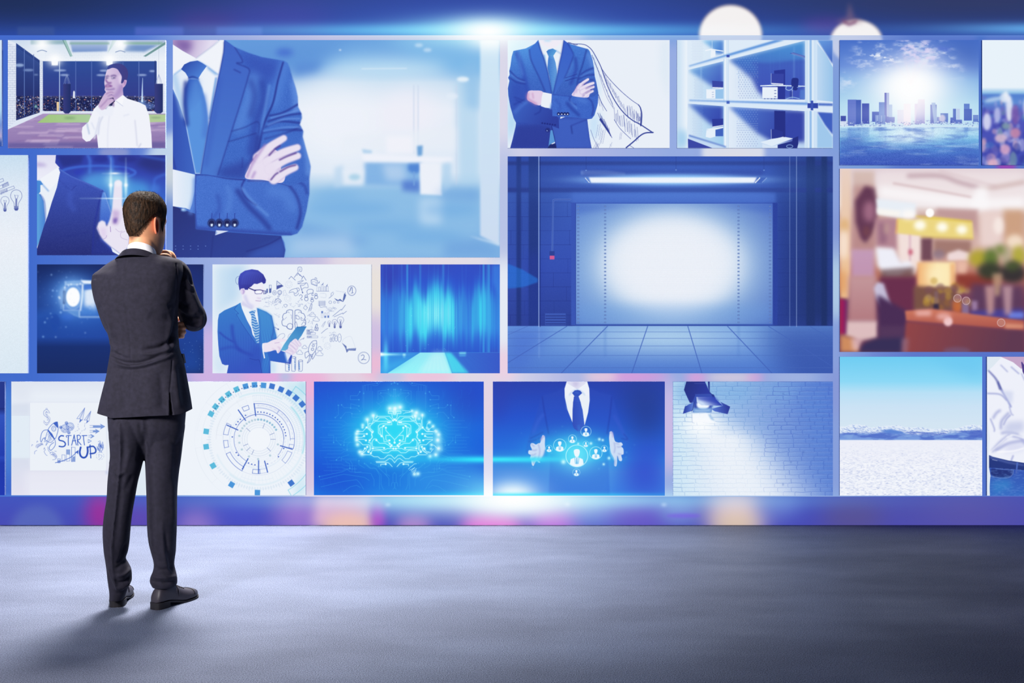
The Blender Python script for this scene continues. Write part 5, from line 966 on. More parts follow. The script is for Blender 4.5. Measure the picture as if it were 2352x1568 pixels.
def pic_edge_blue(x0, y0, x1, y1):
    P = Pic(x0, y0, x1, y1).v(0, 865, 5.5024)
    P.vg((58, (40, 58, 140)), (390, (38, 56, 140)), (400, (34, 48, 125)), (490, (50, 84, 190)), (990, (36, 62, 175)), (1020, (44, 74, 188)), (1090, (34, 58, 170)), (1500, (34, 58, 178)))
    return P

def pic_edge_pale(x0, y0, x1, y1):
    P = Pic(x0, y0, x1, y1, (200, 220, 240)).v(0, 80, 5.8)
    P.vg((70, (214, 230, 246)), (600, (205, 225, 244)), (1000, (175, 215, 240)), (1200, (120, 150, 215)), (1350, (180, 170, 210)), (1440, (60, 90, 170)))
    return P

# ---- START UP sketch
def pic_startup(x0, y0, x1, y1):
    P = Pic(x0, y0, x1, y1, (228, 234, 245)).v(0, 865, 5.5024)
    P.vg((58, (222, 228, 241)), (240, (232, 238, 247)), (480, (228, 234, 245)), (1030, (232, 237, 246)), (1200, (226, 226, 240)), (1500, (236, 238, 247)))
    P.f("142 58 380 58 380 320 142 300", (222, 228, 240), .7, 0, 40); P.f("142 340 376 330 376 485 142 488", (212, 220, 236), .7, 0, 20); P.l("142 488 376 486", 4, (205, 214, 232), .8, 0, 1); P.f("142 490 376 490 376 1030 142 1030", (226, 236, 246)); P.f("142 1030 376 1030 376 1500 142 1500", ('g', 0, 1030, (216, 222, 238), 0, 1480, (226, 224, 240)), 1, 0, 12)
    P.l("142 1030 376 1030", 3, (205, 212, 232), .8, 0, 1); P.f("300 1190 1450 1190 1450 1500 300 1500", (232, 233, 245), .7, 0, 40)
    P.f("375 325 380 1190 1345 1190 1345 325", (208, 214, 234), .5, 0, 7); P.f("380 328 1342 328 1342 1185 380 1185", (236, 241, 248))
    P.f("1345 1190 1365 1190 1365 1230 1340 1225", (160, 175, 220), .7, 0, 12); P.f("1400 58 2130 58 2130 1500 1400 1500", ('g', 0, 58, (236, 240, 248), 0, 1500, (220, 232, 243)), 1, 0, 20)
    B = (48, 86, 190); B2 = (110, 130, 200)
    l = lambda p, w=5, c=B, a=.9, sm=1, dash=None: P.l(p, w, c, a, sm, 0, None, 'n', dash)
    # dollar
    l("628 460 610 425 585 415 555 435 552 475 575 500 610 520 622 550 605 580 575 580 555 555", 5, B2); l("612 460 600 445 588 440 575 455 575 475 600 490 632 520 630 560 605 600 570 600 548 570", 4, B2, .8); l("580 415 580 398 598 398 598 415", 4, B2, .8, 0); l("580 598 580 612 597 612 597 598", 4, B2, .8, 0); hatch(P, (578, 440), (598, 560), 16, 14, -8, 3, B2, 3, 2)
    # rocket
    l("725 570 690 578 640 620 608 675 655 720 692 785 720 730 735 660 730 600 725 570", 6); P.f("672 588 712 568 728 570 735 645 720 640", B, .9); P.c(680, 655, 28, 4, B, .9, 34); P.c(680, 655, 21, 3, B, .8, 27); l("668 645 690 640 670 660 688 668", 3)
    l("608 672 560 675 528 710 512 780 520 825 545 780 575 770", 6); l("640 720 690 790 700 850 680 895 640 930 622 900 640 860 680 830", 6); P.f("600 680 612 668 655 720 690 780 682 790 640 740", B, .85); l("600 690 575 770 565 790 640 830 690 780", 5); l("630 735 580 860 600 840 650 750", 4); l("580 775 560 820 590 810", 4); hatch(P, (615, 700), (660, 790), 8, -20, 30, 3, B, 3, 3)
    # smoke
    for q in ("455 890 460 865 490 850 520 845 545 860", "470 900 500 870 540 850", "436 975 440 945 465 930", "400 875 405 858 415 862", "465 830 470 812 480 820", "560 900 572 925 558 945 580 985 598 995", "552 918 562 895", "605 885 612 930 640 960", "630 970 660 950 700 975 718 1010 700 1040 665 1050", "640 985 680 980 700 1005", "690 940 712 942"): l(q, 4.5, (96, 120, 200))
    hatch(P, (460, 895), (530, 860), 12, 10, -30, 3, B2, 4, 5); hatch(P, (650, 985), (705, 1030), 14, 10, -26, 3, B2, 4, 6)
    # gears
    for cx, cy, rr in ((820, 655, 52), (885, 630, 52), (768, 638, 18), (840, 585, 20), (870, 705, 20)):
        n = int(rr / 2.8)
        q = []
        for i in range(n * 4):
            a = i / (n * 4) * 6.2832; q += [cx + (rr * (1 if i % 4 < 2 else .84)) * math.cos(a), cy + (rr * (1 if i % 4 < 2 else .84)) * math.sin(a)]
        l(q + q[:2], 4, B, .85, 0); P.c(cx, cy, rr * .62, 4, B, .8); P.c(cx, cy, rr * .3, 4, B, .8)
        hatch(P, (cx - rr * .6, cy), (cx + rr * .6, cy + 5), int(rr / 3), 6, rr * .3, 2.5, B, rr * .2, int(rr))
    # planes
    for dx, dy, s_ in ((0, 0, 1), (95, 42, .82)):
        q = lambda t: [(v - 1070) * s_ + 1072 + dx * .8 if i % 2 == 0 else (v - 390) * s_ + 392 + dy for i, v in enumerate(map(float, t.split()))]
        l(q("1070 390 968 528 1000 528 1070 390 1040 545 1000 528"), 4.5, (84, 112, 196), .9, 0); l(q("1070 392 1012 535 1002 575 1030 548"), 4, (84, 112, 196), .9, 0); P.f(q("1002 575 1012 538 1035 545"), B, .8)
    l("990 595 985 630 1000 660 985 675 950 690", 4, B2, .9, 1, 16); l("1075 585 1070 630 1080 665 1040 680 1010 720", 4, B2, .9, 1, 16)
    # arrows
    for x, y, L_, h in ((1325, 628, 190, 30), (1255, 688, 120, 26), (1190, 750, 70, 24), (1155, 812, 50, 22)):
        P.f([x, y, x - h * 1.9, y - h, x - h * 1.3, y - h * .35, x - L_ + 40, y - h * .4, x - L_ + 40, y + h * .45, x - h * 1.3, y + h * .4, x - h * 1.9, y + h * 1.1], (88, 128, 205), .75); l([x - L_, y - h * .4, x - h * 1.3, y - h * .4, x - h * 1.9, y - h, x, y, x - h * 1.9, y + h * 1.1, x - h * 1.3, y + h * .4, x - L_, y + h * .45], 4, B, .85, 0)
    # lettering
    l("802 748 770 745 745 770 750 800 800 815 825 840 820 870 790 884 748 878", 15, (48, 84, 186), 1); l("845 765 840 745 900 742", 8, B, 1); l("866 745 862 800 864 865", 10, B, 1)
    l("905 865 925 790 938 735", 9, B, 1, 0); l("938 735 945 790 965 862", 9, B, 1, 0); l("915 812 958 806", 8, B, 1); l("975 740 978 800 984 865", 9, B, 1, 0); l("972 745 1000 738 1018 760 1005 790 980 802 1000 830 1025 860", 9, B, 1); l("1036 745 1098 742", 9, B, 1); l("1055 745 1058 800 1068 862", 9, B, 1)
    l("1020 892 1008 950 1020 1000 1055 1022 1090 1005 1108 950 1105 890", 22, (46, 80, 182), 1); l("1012 900 1012 960 1030 1005", 8, B, 1); l("1138 862 1142 940 1148 1025", 13, B, 1); l("1125 885 1180 880 1210 920 1200 960 1140 972", 18, (46, 80, 182), 1); l("1120 895 1128 880", 8, B, 1)
    # growth bars + arrow
    l("700 1085 780 1065 880 1025 940 980 985 935", 7, B, .95); P.f("992 928 985 980 968 955 940 960", B, .95)
    for x0_, y0_, x1_, y1_, h in ((728, 1035, 762, 1085, .5), (782, 985, 822, 1065, .0), (840, 920, 884, 1062, .0), (905, 890, 950, 1070, .0)): l([x0_, y0_, x1_, y0_ + 2, x1_, y1_, x0_, y1_ + 3, x0_, y0_], 4, B, .85, 0)
    P.f("842 922 882 922 882 985 842 980", (120, 150, 210), .8); P.f("915 1010 950 1005 948 1068 908 1070", (110, 140, 208), .8); P.f("730 1055 760 1050 760 1085 730 1085", (90, 120, 200), .7); l("905 885 905 1070", 5, B, .9, 0)
    # lamp-tree and ringed face
    hatch(P, (1228, 900), (1300, 850), 26, 8, 34, 3, B, 20, 12); hatch(P, (1240, 870), (1300, 900), 20, 6, -30, 3, B, 16, 13); l("1240 820 1268 815 1268 880 1265 930", 4); l("1258 935 1285 935 1285 952 1256 952 1258 935", 4, B, .9, 0); l("1225 880 1232 920 1255 935", 4); l("1308 860 1300 915 1285 935", 4)
    P.l(P.ell(1265, 1000, 48, 48, 0, 28), 4, B2, .6, 1, dash=20); l("1245 990 1255 975 1250 1020", 4, B2, .8); l("1270 985 1290 1000 1270 1030 1255 1040", 4, B2, .8)
    P.e(230, 815, 7, 6, (200, 195, 225), .8, 2)
    return P

# ---- round technical dial
def pic_dial(x0, y0, x1, y1):
    P = Pic(x0, y0, x1, y1, (238, 243, 250)).v(390, 865, 5.503)
    P.f("1400 58 1720 58 1720 600 1640 400", (190, 226, 240), .8, 0, 60); P.f("1560 1500 1720 1100 1720 1500", (190, 226, 242), .8, 0, 50); P.f("1690 58 1720 58 1720 300 1640 60", (130, 205, 230), .6, 0, 35)
    cx, cy = 1125, 790
    def arc(r, t0, t1, w, c, a=.9, b=0, dash=None):
        t = np.radians(np.linspace(t0, t1, max(6, int(abs(t1 - t0) / 2)))); P.l(np.stack([cx + r * np.cos(t), cy + r * np.sin(t)], 1), w, c, a, 0, b, dash=dash)
    def rad(t, r0, r1, w, c, a=1, b=0):
        t = math.radians(t); P.l([cx + r0 * math.cos(t), cy + r0 * math.sin(t), cx + r1 * math.cos(t), cy + r1 * math.sin(t)], w, c, a, 0, b)
    def sec(r0, r1, t0, t1, w, c, a=.9): arc(r0, t0, t1, w, c, a); arc(r1, t0, t1, w, c, a); rad(t0, r0, r1, w, c, a); rad(t1, r0, r1, w, c, a)
    G, LB, BL, CY = (214, 222, 234), (150, 190, 225), (62, 92, 190), (120, 205, 228)
    for r, a in ((812, .5), (720, .5)): arc(r, 110, 300, 3, G, a)
    sec(720, 812, 215, 240, 3, G, .7); sec(720, 808, 137, 172, 3, G, .7); sec(720, 790, 188, 208, 3, G, .7); sec(735, 815, 305, 331, 9, CY, .7); sec(735, 815, 331, 352, 6, CY, .5); sec(740, 830, 20, 60, 8, CY, .7); arc(700, -60, -10, 8, CY, .5, 2)
    arc(640, 270, 360, 5, CY, .7, 2); arc(585, 245, 300, 10, (150, 215, 232), .6, 3); arc(578, -45, 18, 12, (110, 205, 225), .8, 2); arc(560, 95, 160, 8, (190, 222, 238), .6, 3); arc(575, 20, 130, 8, (170, 215, 235), .6, 3); arc(540, 180, 250, 4, G, .8)
    for t in np.arange(0, 360, 3.15):
        if 250 < t < 262: continue
        rad(t, 605, 645 + (14 if int(t / 3.15) % 4 == 0 else 0), 2.5, (110, 150, 200), .75)
    arc(625, 0, 360, 10, (205, 225, 240), .5, 3)
    sqs = [(-85, 684), (-94.5, 690), (-104, 690), (-114, 690), (-124, 686), (-133, 684), (-143, 684), (-152, 684), (-76, 690), (-66, 690), (-57, 698), (-48, 702), (-39, 705), (-30, 705), (172, 672), (188.5 - 360, 672), (150, 668), (121, 668), (91.5, 673), (53.5, 688)]
    for t, r in sqs:
        a = math.radians(t); ux, uy = math.cos(a), math.sin(a); X, Y = cx + r * ux, cy + r * uy; k = 34
        c = (92, 186, 220) if X < 950 and Y < 1250 else ((66, 120, 206) if X > 1250 else (76, 150, 218))
        P.f([X + k * (ux - uy), Y + k * (uy + ux), X + k * (ux + uy), Y + k * (uy - ux), X - k * (ux - uy), Y - k * (uy + ux), X - k * (ux + uy), Y - k * (uy - ux)], c)
    for t in np.arange(212, 272, 3.3): P.e(cx + 676 * math.cos(math.radians(t)), cy + 676 * math.sin(math.radians(t)), 7, 7, (40, 60, 130), .8)
    # ring 450..560 grid
    arc(555, 262, 375, 3, LB, .8); arc(480, 262, 400, 3, LB, .8); arc(520, 280, 380, 3, LB, .6)
    for t in np.arange(262, 378, 2.6): rad(t, 480, 555, 2.2, (160, 190, 222), .8)
    for t in np.arange(10, 130, 5): rad(t, 470, 560, 3, (190, 218, 236), .5)
    arc(550, 190, 262, 3, G, .7); sec(470, 540, 186, 222, 3, G, .8); sec(480, 560, 240, 252, 3, G, .8); arc(520, 70, 115, 3, LB, .4)
    for t in np.arange(186, 222, 3): rad(t, 470, 540, 2, G, .7)
    # blue ring
    arc(452, 263, 375, 5, BL); arc(396, 263, 362, 4, BL); arc(430, 268, 360, 3, BL, .5, 0, 6); arc(452, 20, 200, 3, (150, 170, 215), .7); arc(315, 120, 400, 4.5, BL, .9); arc(318, 215, 360, 4, BL, .8); arc(340, 240, 480, 2.5, BL, .6, 0, 8); arc(370, 0, 240, 2.5, LB, .7); arc(360, 30, 330, 3, LB, .5, 0, 10)
    for t in np.arange(266, 330, 1.6): rad(t, 402, 440, 1.6, BL, .5)
    rad(305, 396, 452, 4, BL); rad(359, 396, 452, 4, BL); sec(392, 452, 9, 15, 4, BL); sec(392, 452, 22, 42, 4, BL); sec(396, 452, 118, 156, 5, BL); sec(392, 445, 166, 178, 4.5, BL); sec(392, 452, 188, 207, 4.5, BL); sec(370, 452, 238, 250, 5, BL, .9) if False else None
    q = [(912, 388), (990, 360), (1005, 410), (938, 436)]; P.l(np.array(q + q[:1]), 5, BL, .9, 0); sec(385, 435, 88, 101, 5, BL); arc(430, 74, 88, 3, BL, .8); arc(380, 74, 90, 3, BL, .8)
    for t, r0, r1 in ((262.5, 300, 455), (235, 292, 452), (204, 290, 440), (119, 280, 430), (90.5, 270, 430), (75, 285, 430), (16.5, 285, 442)): rad(t, r0, r1, 13, (66, 100, 194))
    for t in np.arange(268, 357, 6.5): P.e(cx + 345 * math.cos(math.radians(t)), cy + 345 * math.sin(math.radians(t)), 8, 8, BL)
    for x, y in ((957, 488), (892, 537), (862, 568), (838, 603), (790, 760), (840, 958), (865, 992), (995, 1090), (1036, 1105), (1076, 1113), (1235, 1100), (1373, 1010), (1440, 905)): P.e(x, y, 9, 8, BL)
    for r, a in ((300, .5), (282, .4), (265, .5), (235, .5), (215, .4)): arc(r, 0, 360, 2.2, (130, 150, 200), a, 0, 7)
    for r in (208, 180, 150): arc(r, 0, 360, 2.5, (150, 170, 210), .8); 
    for t in list(np.arange(205, 335, 9)) + [190, 170, 149, 120, 92, 55, 15]: P.f(P.ell(cx + 250 * math.cos(math.radians(t)), cy + 250 * math.sin(math.radians(t)), 17, 17, math.radians(t), 4), (170, 198, 214) if t < 260 else (120, 176, 206), .8)
    for t in (-70, -22, 0, 45, 115, 137, 157, 222): rad(t, 150, 210, 5, (100, 120, 180), .9)
    P.e(cx, cy, 146, 146, (241, 245, 251))
    return P

# ---- circuit brain
def pic_brain(x0, y0, x1, y1):
    P = Pic(x0, y0, x1, y1, (32, 92, 215)).v(710, 865, 5.5012)
    P.vg((58, (36, 78, 205)), (600, (30, 96, 220)), (1200, (28, 84, 214)), (1500, (36, 130, 228)))
    P.f("1700 58 2210 58 2210 500 1800 600", (42, 66, 190), .85, 0, 140); P.f("62 1000 700 1200 700 1500 62 1500", (30, 74, 208), .8, 0, 120); P.f("1300 1000 2210 1080 2210 1500 1200 1500", (54, 146, 232), .75, 0, 120)
    P.glow(1090, 720, 760, 520, (36, 176, 238), .85, 1, 'n'); P.glow(1090, 720, 540, 360, (48, 222, 246), .9, 1.6, 'n'); P.glow(1085, 330, 130, 200, (60, 220, 248), .5, 1, 'n')
    T = (70, 170, 238)
    def both(s_, w=5, c=T, a=.5, dots=()):
        q = pts_of(s_)
        for sg in (0, 1):
            p = q.copy()
            if sg: p[:, 0] = 2160 - p[:, 0]
            P.l(p, w, c, a, 0)
            for i in dots: P.e(p[i, 0], p[i, 1], 9, 9, c, min(1, a * 1.3))
    r = np.random.RandomState(7)
    for i in range(8): both([800 - i * 18 + 0, 110 if i % 2 else 180, 800 - i * 18, 460 - i * 10], 5, (66, 164, 236), .4)
    for s_ in ("690 200 690 430 650 470 540 470 540 510 640 515", "640 190 610 240 520 240 520 290 630 290", "630 370 525 340 525 390 440 390 410 355", "640 435 600 395 525 395", "690 210 690 110 860 80", "400 520 460 450 525 450 540 465", "330 515 370 480 370 360", "870 290 870 180 970 170", "885 215 940 260 935 310 870 345", "905 205 980 205 1030 240", "1000 160 1000 200 1060 245", "1070 160 1070 330", "1090 160 1090 330", "850 320 910 370 860 420", "800 110 860 110 900 70", "1040 90 1080 75", "970 285 1010 320"): both(s_, 5, T, .5, (0, -1) if r.rand() > .4 else ())
    for i in range(16):
        y = 555 + i * 42; xa = 120 + 160 * r.rand(); xb = 380 + 60 * r.rand(); k = r.choice([-35, 35, 22, -22]); both([xa, y, xb, y, xb + 40, y + k, 600, y + k], 5, T, .33)
    for s_ in ("310 830 310 740 240 740", "400 860 340 800 345 770", "440 865 445 800 540 740", "480 925 480 860 520 820", "345 1050 385 1010", "405 1065 405 1015 500 985", "520 1060 545 1100 545 1190", "515 1155 515 1100 460 1070", "575 1140 580 1210 660 1200", "630 1060 630 1110 700 1150", "700 1095 760 1150 830 1150 910 1240 910 1360 940 1430", "780 1090 850 1120 960 1230 985 1255", "720 1100 780 1160 850 1160 890 1250 890 1420", "130 1260 420 1200 480 1170 520 1200 780 1220 820 1300 820 1380", "140 1300 440 1230 700 1270 760 1310", "150 1390 440 1320 600 1300 640 1340 690 1420", "430 1450 520 1390 600 1370 650 1400", "880 1130 970 1150 980 1230 1018 1255", "1060 1330 1060 1230 1080 1210", "1040 1380 1045 1340 1080 1340", "1010 1380 1010 1290 960 1220", "1080 1350 1080 1400 1100 1420"): both(s_, 5, (66, 176, 238), .5, (0,) if r.rand() > .5 else ())
    for i in range(60):
        x, y = 100 + 400 * r.rand(), 120 + 1280 * r.rand(); h = 40 + 60 * r.rand(); both([x, y, x, y + h, x + 25, y + h + 25], 4, (44, 124, 226), .3)
    W_ = (196, 250, 255)
    core = ["1060 552 1015 500 870 500 840 520", "815 550 860 550 890 517 960 517 1000 550 1040 560 1045 605 960 605 925 640 925 740 945 790 945 820 1000 820 1020 845", "1000 575 985 562 835 562 770 620 770 650 815 690 800 705 785 730 800 765 770 800", "740 545 740 650 790 700 800 760 765 805 750 830 780 835 780 920 750 950", "810 500 815 545 795 590 755 590 755 650 800 700", "1020 575 1000 585 940 590 895 600 875 620 875 710 915 750", "940 622 910 640 890 650 900 720 925 760", "970 640 970 680 1080 795 1080 830", "1015 803 980 803 970 790 970 740 1020 740", "850 800 890 840 960 840 1030 880", "795 830 800 880 830 890 930 890 950 905", "850 785 820 785 800 810 795 830", "1018 845 1042 865 1050 882 1080 882", "800 905 950 925 990 905 1065 907", "780 965 800 930 900 930 940 960 1000 960 1035 932 1080 932", "680 985 780 985 820 1010 870 1010 900 1035 945 1035 995 990 1035 990 1080 1035", "845 1070 960 1070 1015 1030 1045 1040 1080 1085", "850 1082 985 1082 1010 1090 1050 1135", "905 1125 905 1105 965 1103", "1060 470 1060 435 1000 435 1000 462 1045 465 1050 515 1080 545", "1072 410 1072 480", "1088 410 1088 480", "860 485 850 520", "600 690 680 690 725 640", "600 722 730 722", "600 765 665 765 695 748", "600 790 690 790 718 803", "600 800 640 820 680 860 760 860 770 910 735 945", "640 948 680 945 705 905", "665 975 720 930 735 885"]
    glowl = Pic(x0, y0, x1, y1, (0, 0, 0)).v(710, 865, 5.5012)
    for s_ in core:
        q = pts_of(s_)
        for sg in (0, 1):
            p = q.copy()
            if sg: p[:, 0] = 2160 - p[:, 0]
            glowl.l(p, 12, (120, 230, 255), .8, 0)
            P.l(p, 7.5, W_, .95, 0)
    for x, y in ((1060, 552), (1000, 575), (1020, 575), (940, 622), (970, 643), (915, 750), (800, 700), (765, 803), (850, 800), (1015, 803), (1018, 845), (1042, 865), (1030, 882), (948, 900), (805, 905), (1065, 908), (780, 965), (750, 950), (968, 1103), (730, 722), (695, 748), (718, 803), (725, 640), (735, 885), (705, 905), (1080, 832), (1080, 540)):
        P.e(x, y, 13, 13, (215, 252, 255)); P.e(2160 - x, y, 13, 13, (215, 252, 255))
    for q in ("1430 470 1430 660", "1300 430 1270 450 1200 460 1190 470", "1180 425 1270 432 1275 445 1215 445", "1520 575 1490 600 1488 645", "1570 625 1510 665", "1440 650 1490 695 1570 695 1600 670", "1545 860 1580 865 1610 895", "1425 885 1430 930 1470 960 1530 960 1570 910", "1290 1190 1335 1145", "1300 1205 1355 1160", "1320 1215 1350 1180", "1255 1165 1330 1100 1355 1098", "1270 1180 1330 1150"): P.l(q, 6, W_, .9, 0)
    P.a = 255 - (255 - P.a) * (1 - gblur(glowl.a, 3) / 255 * .6)
    for x, y, s_ in ((735, 540, 34), (810, 490, 36), (615, 690, 22), (598, 720, 22), (598, 765, 22), (598, 800, 22), (612, 856, 26), (640, 948, 24), (668, 975, 28), (678, 610, 20), (675, 640, 14), (1020, 400, 34), (1085, 400, 46), (1150, 385, 38), (1340, 495, 36), (1355, 455, 36), (1430, 485, 30), (1520, 575, 22), (1565, 625, 22), (1605, 690, 30), (1635, 730, 28), (1625, 800, 44), (1635, 905, 40), (1600, 985, 32), (1528, 1005, 26), (1330, 1230, 24), (1375, 1225, 24), (1300, 432, 18), (1545, 860, 18), (1390, 530, 16), (1490, 648, 14), (1510, 668, 14), (1540, 910, 14), (1455, 910, 14)): P.glow(x, y, s_ * 1.25, s_ * 1.25, (170, 240, 255), .8); P.e(x, y, s_ * .42, s_ * .42, (238, 248, 255), 1, 4)
    P.glow(2230, 1045, 640, 42, (50, 240, 255), .9, 1, 'n'); P.glow(2300, 1520, 900, 60, (60, 235, 255), .8, 1, 'n'); P.glow(2330, 1500, 420, 260, (120, 220, 250), .7)  # painted lens-flare streaks and glow, lower right
    return P

# ---- hands and network icons
def pic_network(x0, y0, x1, y1):
    P = Pic(x0, y0, x1, y1, (40, 84, 200)).v(1120, 865, 5.5024)
    P.vg((58, (44, 66, 172)), (500, (40, 84, 204)), (900, (40, 110, 220)), (1050, (50, 140, 226)), (1200, (72, 140, 226)), (1500, (62, 130, 230)))
    P.f("1650 58 2240 58 2240 700 1900 900", (40, 62, 140), .85, 0, 160); P.f("1700 900 2240 800 2240 1500 1750 1500", (52, 78, 205), .85, 0, 120); P.f("70 58 300 58 200 500 70 600", (50, 66, 176), .6, 0, 80)
    suit = "960 130 880 185 680 245 620 460 540 700 500 830 480 950 560 1010 760 1000 770 740 800 800 770 1500 1545 1500 1525 1000 1510 720 1540 860 1640 1060 1760 1000 1785 900 1700 620 1620 400 1575 235 1400 195 1290 140"
    P.f(suit, ('g', 0, 140, (48, 76, 184), 0, 1000, (44, 96, 212)), .62, 0, 3); P.fold("690 250 720 450 770 720", 8, (36, 56, 160), .7, 4); P.fold("1570 250 1550 450 1510 720", 8, (36, 56, 160), .7, 4); P.fold("580 700 640 560 700 480", 30, (62, 100, 214), .4, 16); P.fold("1600 500 1680 640 1760 800", 30, (60, 92, 206), .4, 16)
    for p in ("540 780 620 740 700 700", "520 820 600 800 660 770", "1720 720 1770 790 1690 780"): P.fold(p, 8, (36, 60, 165), .6, 4)
    P.glow(1090, 940, 480, 230, (60, 220, 248), .85, 1.2, 'n'); 
    P.f("760 750 790 860 750 960 740 850", (44, 160, 232), .8, 0, 10); P.f("1510 730 1530 880 1520 980 1490 820", (44, 160, 232), .7, 0, 10)
    P.f("1000 58 1258 58 1285 150 1290 300 1270 450 1225 618 1200 420 1150 250 1090 250 1075 420 1072 578 1010 420 975 260 972 150", WH); P.f("985 220 1000 400 1060 540 1010 420", (196, 226, 246), .8, 0, 8); P.f("1003 58 1255 58 1225 95 1135 158 1060 115 1010 85", (222, 222, 242)); P.f("1060 70 1150 60 1150 110 1100 130", (190, 182, 222), .7, 0, 18); P.f("1000 80 1060 115 1135 158 1085 180 1030 235 975 240 975 150", (238, 242, 250)); P.f("1258 78 1225 95 1135 158 1185 180 1230 232 1284 240 1282 150", (238, 242, 250)); P.fold("1030 232 1080 180 1130 160 1185 182 1230 232", 4, (110, 160, 225), .8, 2)
    P.f("1068 205 1100 172 1140 166 1170 175 1195 205 1148 248 1098 246", (50, 84, 190)); P.fold("1110 200 1150 205", 10, (70, 115, 212), .6, 5)
    tie = "1098 244 1148 246 1175 320 1195 420 1222 600 1190 680 1140 690 1090 650 1072 600 1075 420 1080 320"; P.f(tie, ('g', 1080, 0, (52, 82, 190), 1220, 0, (62, 100, 206))); P.clip(tie)
    for i in range(26): P.l([1060, 300 + i * 22, 1140, 330 + i * 20, 1240, 300 + i * 22], 5, (44, 66, 170), .5)
    P.clip(); P.fold("1150 620 1160 700 1155 800", 20, (60, 130, 220), .5, 12)
    HC = (206, 222, 246)
    P.f("665 830 690 745 712 742 725 770 724 850 726 920 700 1000 650 1065 610 1070 580 1125 560 1110 550 1060 535 1030 545 990 515 970 520 930 560 925 540 870 550 840 580 840 610 855 640 840", HC, 1, 1); P.fold("672 800 695 760 715 752", 14, (170, 165, 220), .8, 7); 
    for p in ("560 925 600 930 620 920", "545 990 590 985 610 970", "555 1050 590 1030 605 1010", "550 850 590 880", "640 850 660 940 640 1040", "580 1100 590 1060"): P.fold(p, 7, (140, 150, 212), .7, 3)
    P.fold("726 930 700 1010 650 1065", 9, (90, 130, 215), .8, 2); P.f("630 1072 660 1072 665 1085 640 1080", WH)
    P.f("1540 720 1545 695 1570 692 1590 740 1610 810 1650 830 1690 830 1708 860 1690 880 1715 910 1718 975 1690 990 1700 1040 1690 1065 1660 1055 1640 1000 1635 1090 1625 1130 1600 1120 1598 1040 1560 960 1545 880 1535 780", HC, 1, 1); P.fold("1550 710 1575 705 1585 760", 12, (170, 165, 222), .8, 6)
    for p in ("1690 880 1650 890 1640 880", "1690 985 1650 970", "1655 1040 1640 1000", "1600 830 1610 900 1600 960", "1620 840 1660 850", "1605 1110 1610 1050"): P.fold(p, 7, (140, 150, 212), .7, 3)
    P.l("1547 890 1560 980 1600 1050", 10, (190, 245, 255), .9, 1, 3); P.l("724 930 700 1010 640 1075", 7, (170, 235, 255), .7, 1, 3)
    P.glow(60, 1045, 760, 34, (60, 235, 252), .95, 1, 'n'); P.glow(700, 1045, 500, 30, (60, 225, 250), .6, 1, 'n'); P.f("700 1060 1600 1060 1560 1500 720 1500", (80, 150, 228), .4, 0, 40)  # first two glows: lens-flare streak painted across the picture
    def icon(x, y, rr, w, a=1):
        P.clip(P.ell(x, y, rr - w * .3, rr - w * .3))
        f = rr / 140.; C = (238, 248, 254)
        P.f([x - 40 * f, y - 60 * f, x - 30 * f, y - 80 * f, x, y - 88 * f, x + 30 * f, y - 80 * f, x + 38 * f, y - 50 * f, x + 28 * f, y - 10 * f, x + 14 * f, y + 12 * f, x - 14 * f, y + 12 * f, x - 30 * f, y - 12 * f], C, a, 1)
        P.f([x - 100 * f, y + 150 * f, x - 80 * f, y + 42 * f, x - 20 * f, y + 18 * f, x + 20 * f, y + 18 * f, x + 76 * f, y + 42 * f, x + 96 * f, y + 150 * f], C, a, 0, 1.5)
        P.f([x - 8 * f, y + 25 * f, x + 8 * f, y + 25 * f, x + 5 * f, y + 38 * f, x + 9 * f, y + 95 * f, x, y + 110 * f, x - 9 * f, y + 95 * f, x - 5 * f, y + 38 * f], (60, 170, 232), .9)
        for sg in (-1, 1): P.l([x + sg * 26 * f, y + 24 * f, x + sg * 18 * f, y + 100 * f], 7 * f, (60, 180, 236), .9, 0)
        P.clip(); P.c(x, y, rr, w, (190, 246, 255), .95 * a)
    P.glow(1128, 1000, 190, 190, (110, 235, 255), .5)
    for q in ((1128, 1000, 138, 9), (912, 865, 79, 6), (1368, 963, 79, 6), (1243, 690, 65, 5), (1071, 785, 51, 5), (777, 907, 43, 4), (1476, 908, 42, 4), (1242, 850, 37, 4), (1122, 1208, 46, 4)): icon(*q)
    r = np.random.RandomState(5)
    for i in range(60): x = 1128 + 300 * r.randn(); y = 900 + 160 * r.randn(); s_ = 3 + 6 * r.rand() ** 2; P.e(x, y, s_, s_, (130, 230, 252), .5 * r.rand(), 2)
    for x, y, s_ in ((958, 1075, 18), (1412, 790, 12), (1306, 842, 11), (1455, 800, 10), (1534, 1028, 12), (1145, 845, 8), (1467, 1105, 10)): P.glow(x, y, s_ * 1.6, s_ * 1.6, (190, 248, 255), .9)
    P.glow(320, 1500, 330, 200, (215, 245, 255), .9); P.glow(320, 1540, 240, 150, (255, 255, 255), .95); P.glow(700, 1500, 1300, 34, (60, 230, 252), .85, 1, 'n')  # lower lens flare painted into the picture's bottom edge
    return P

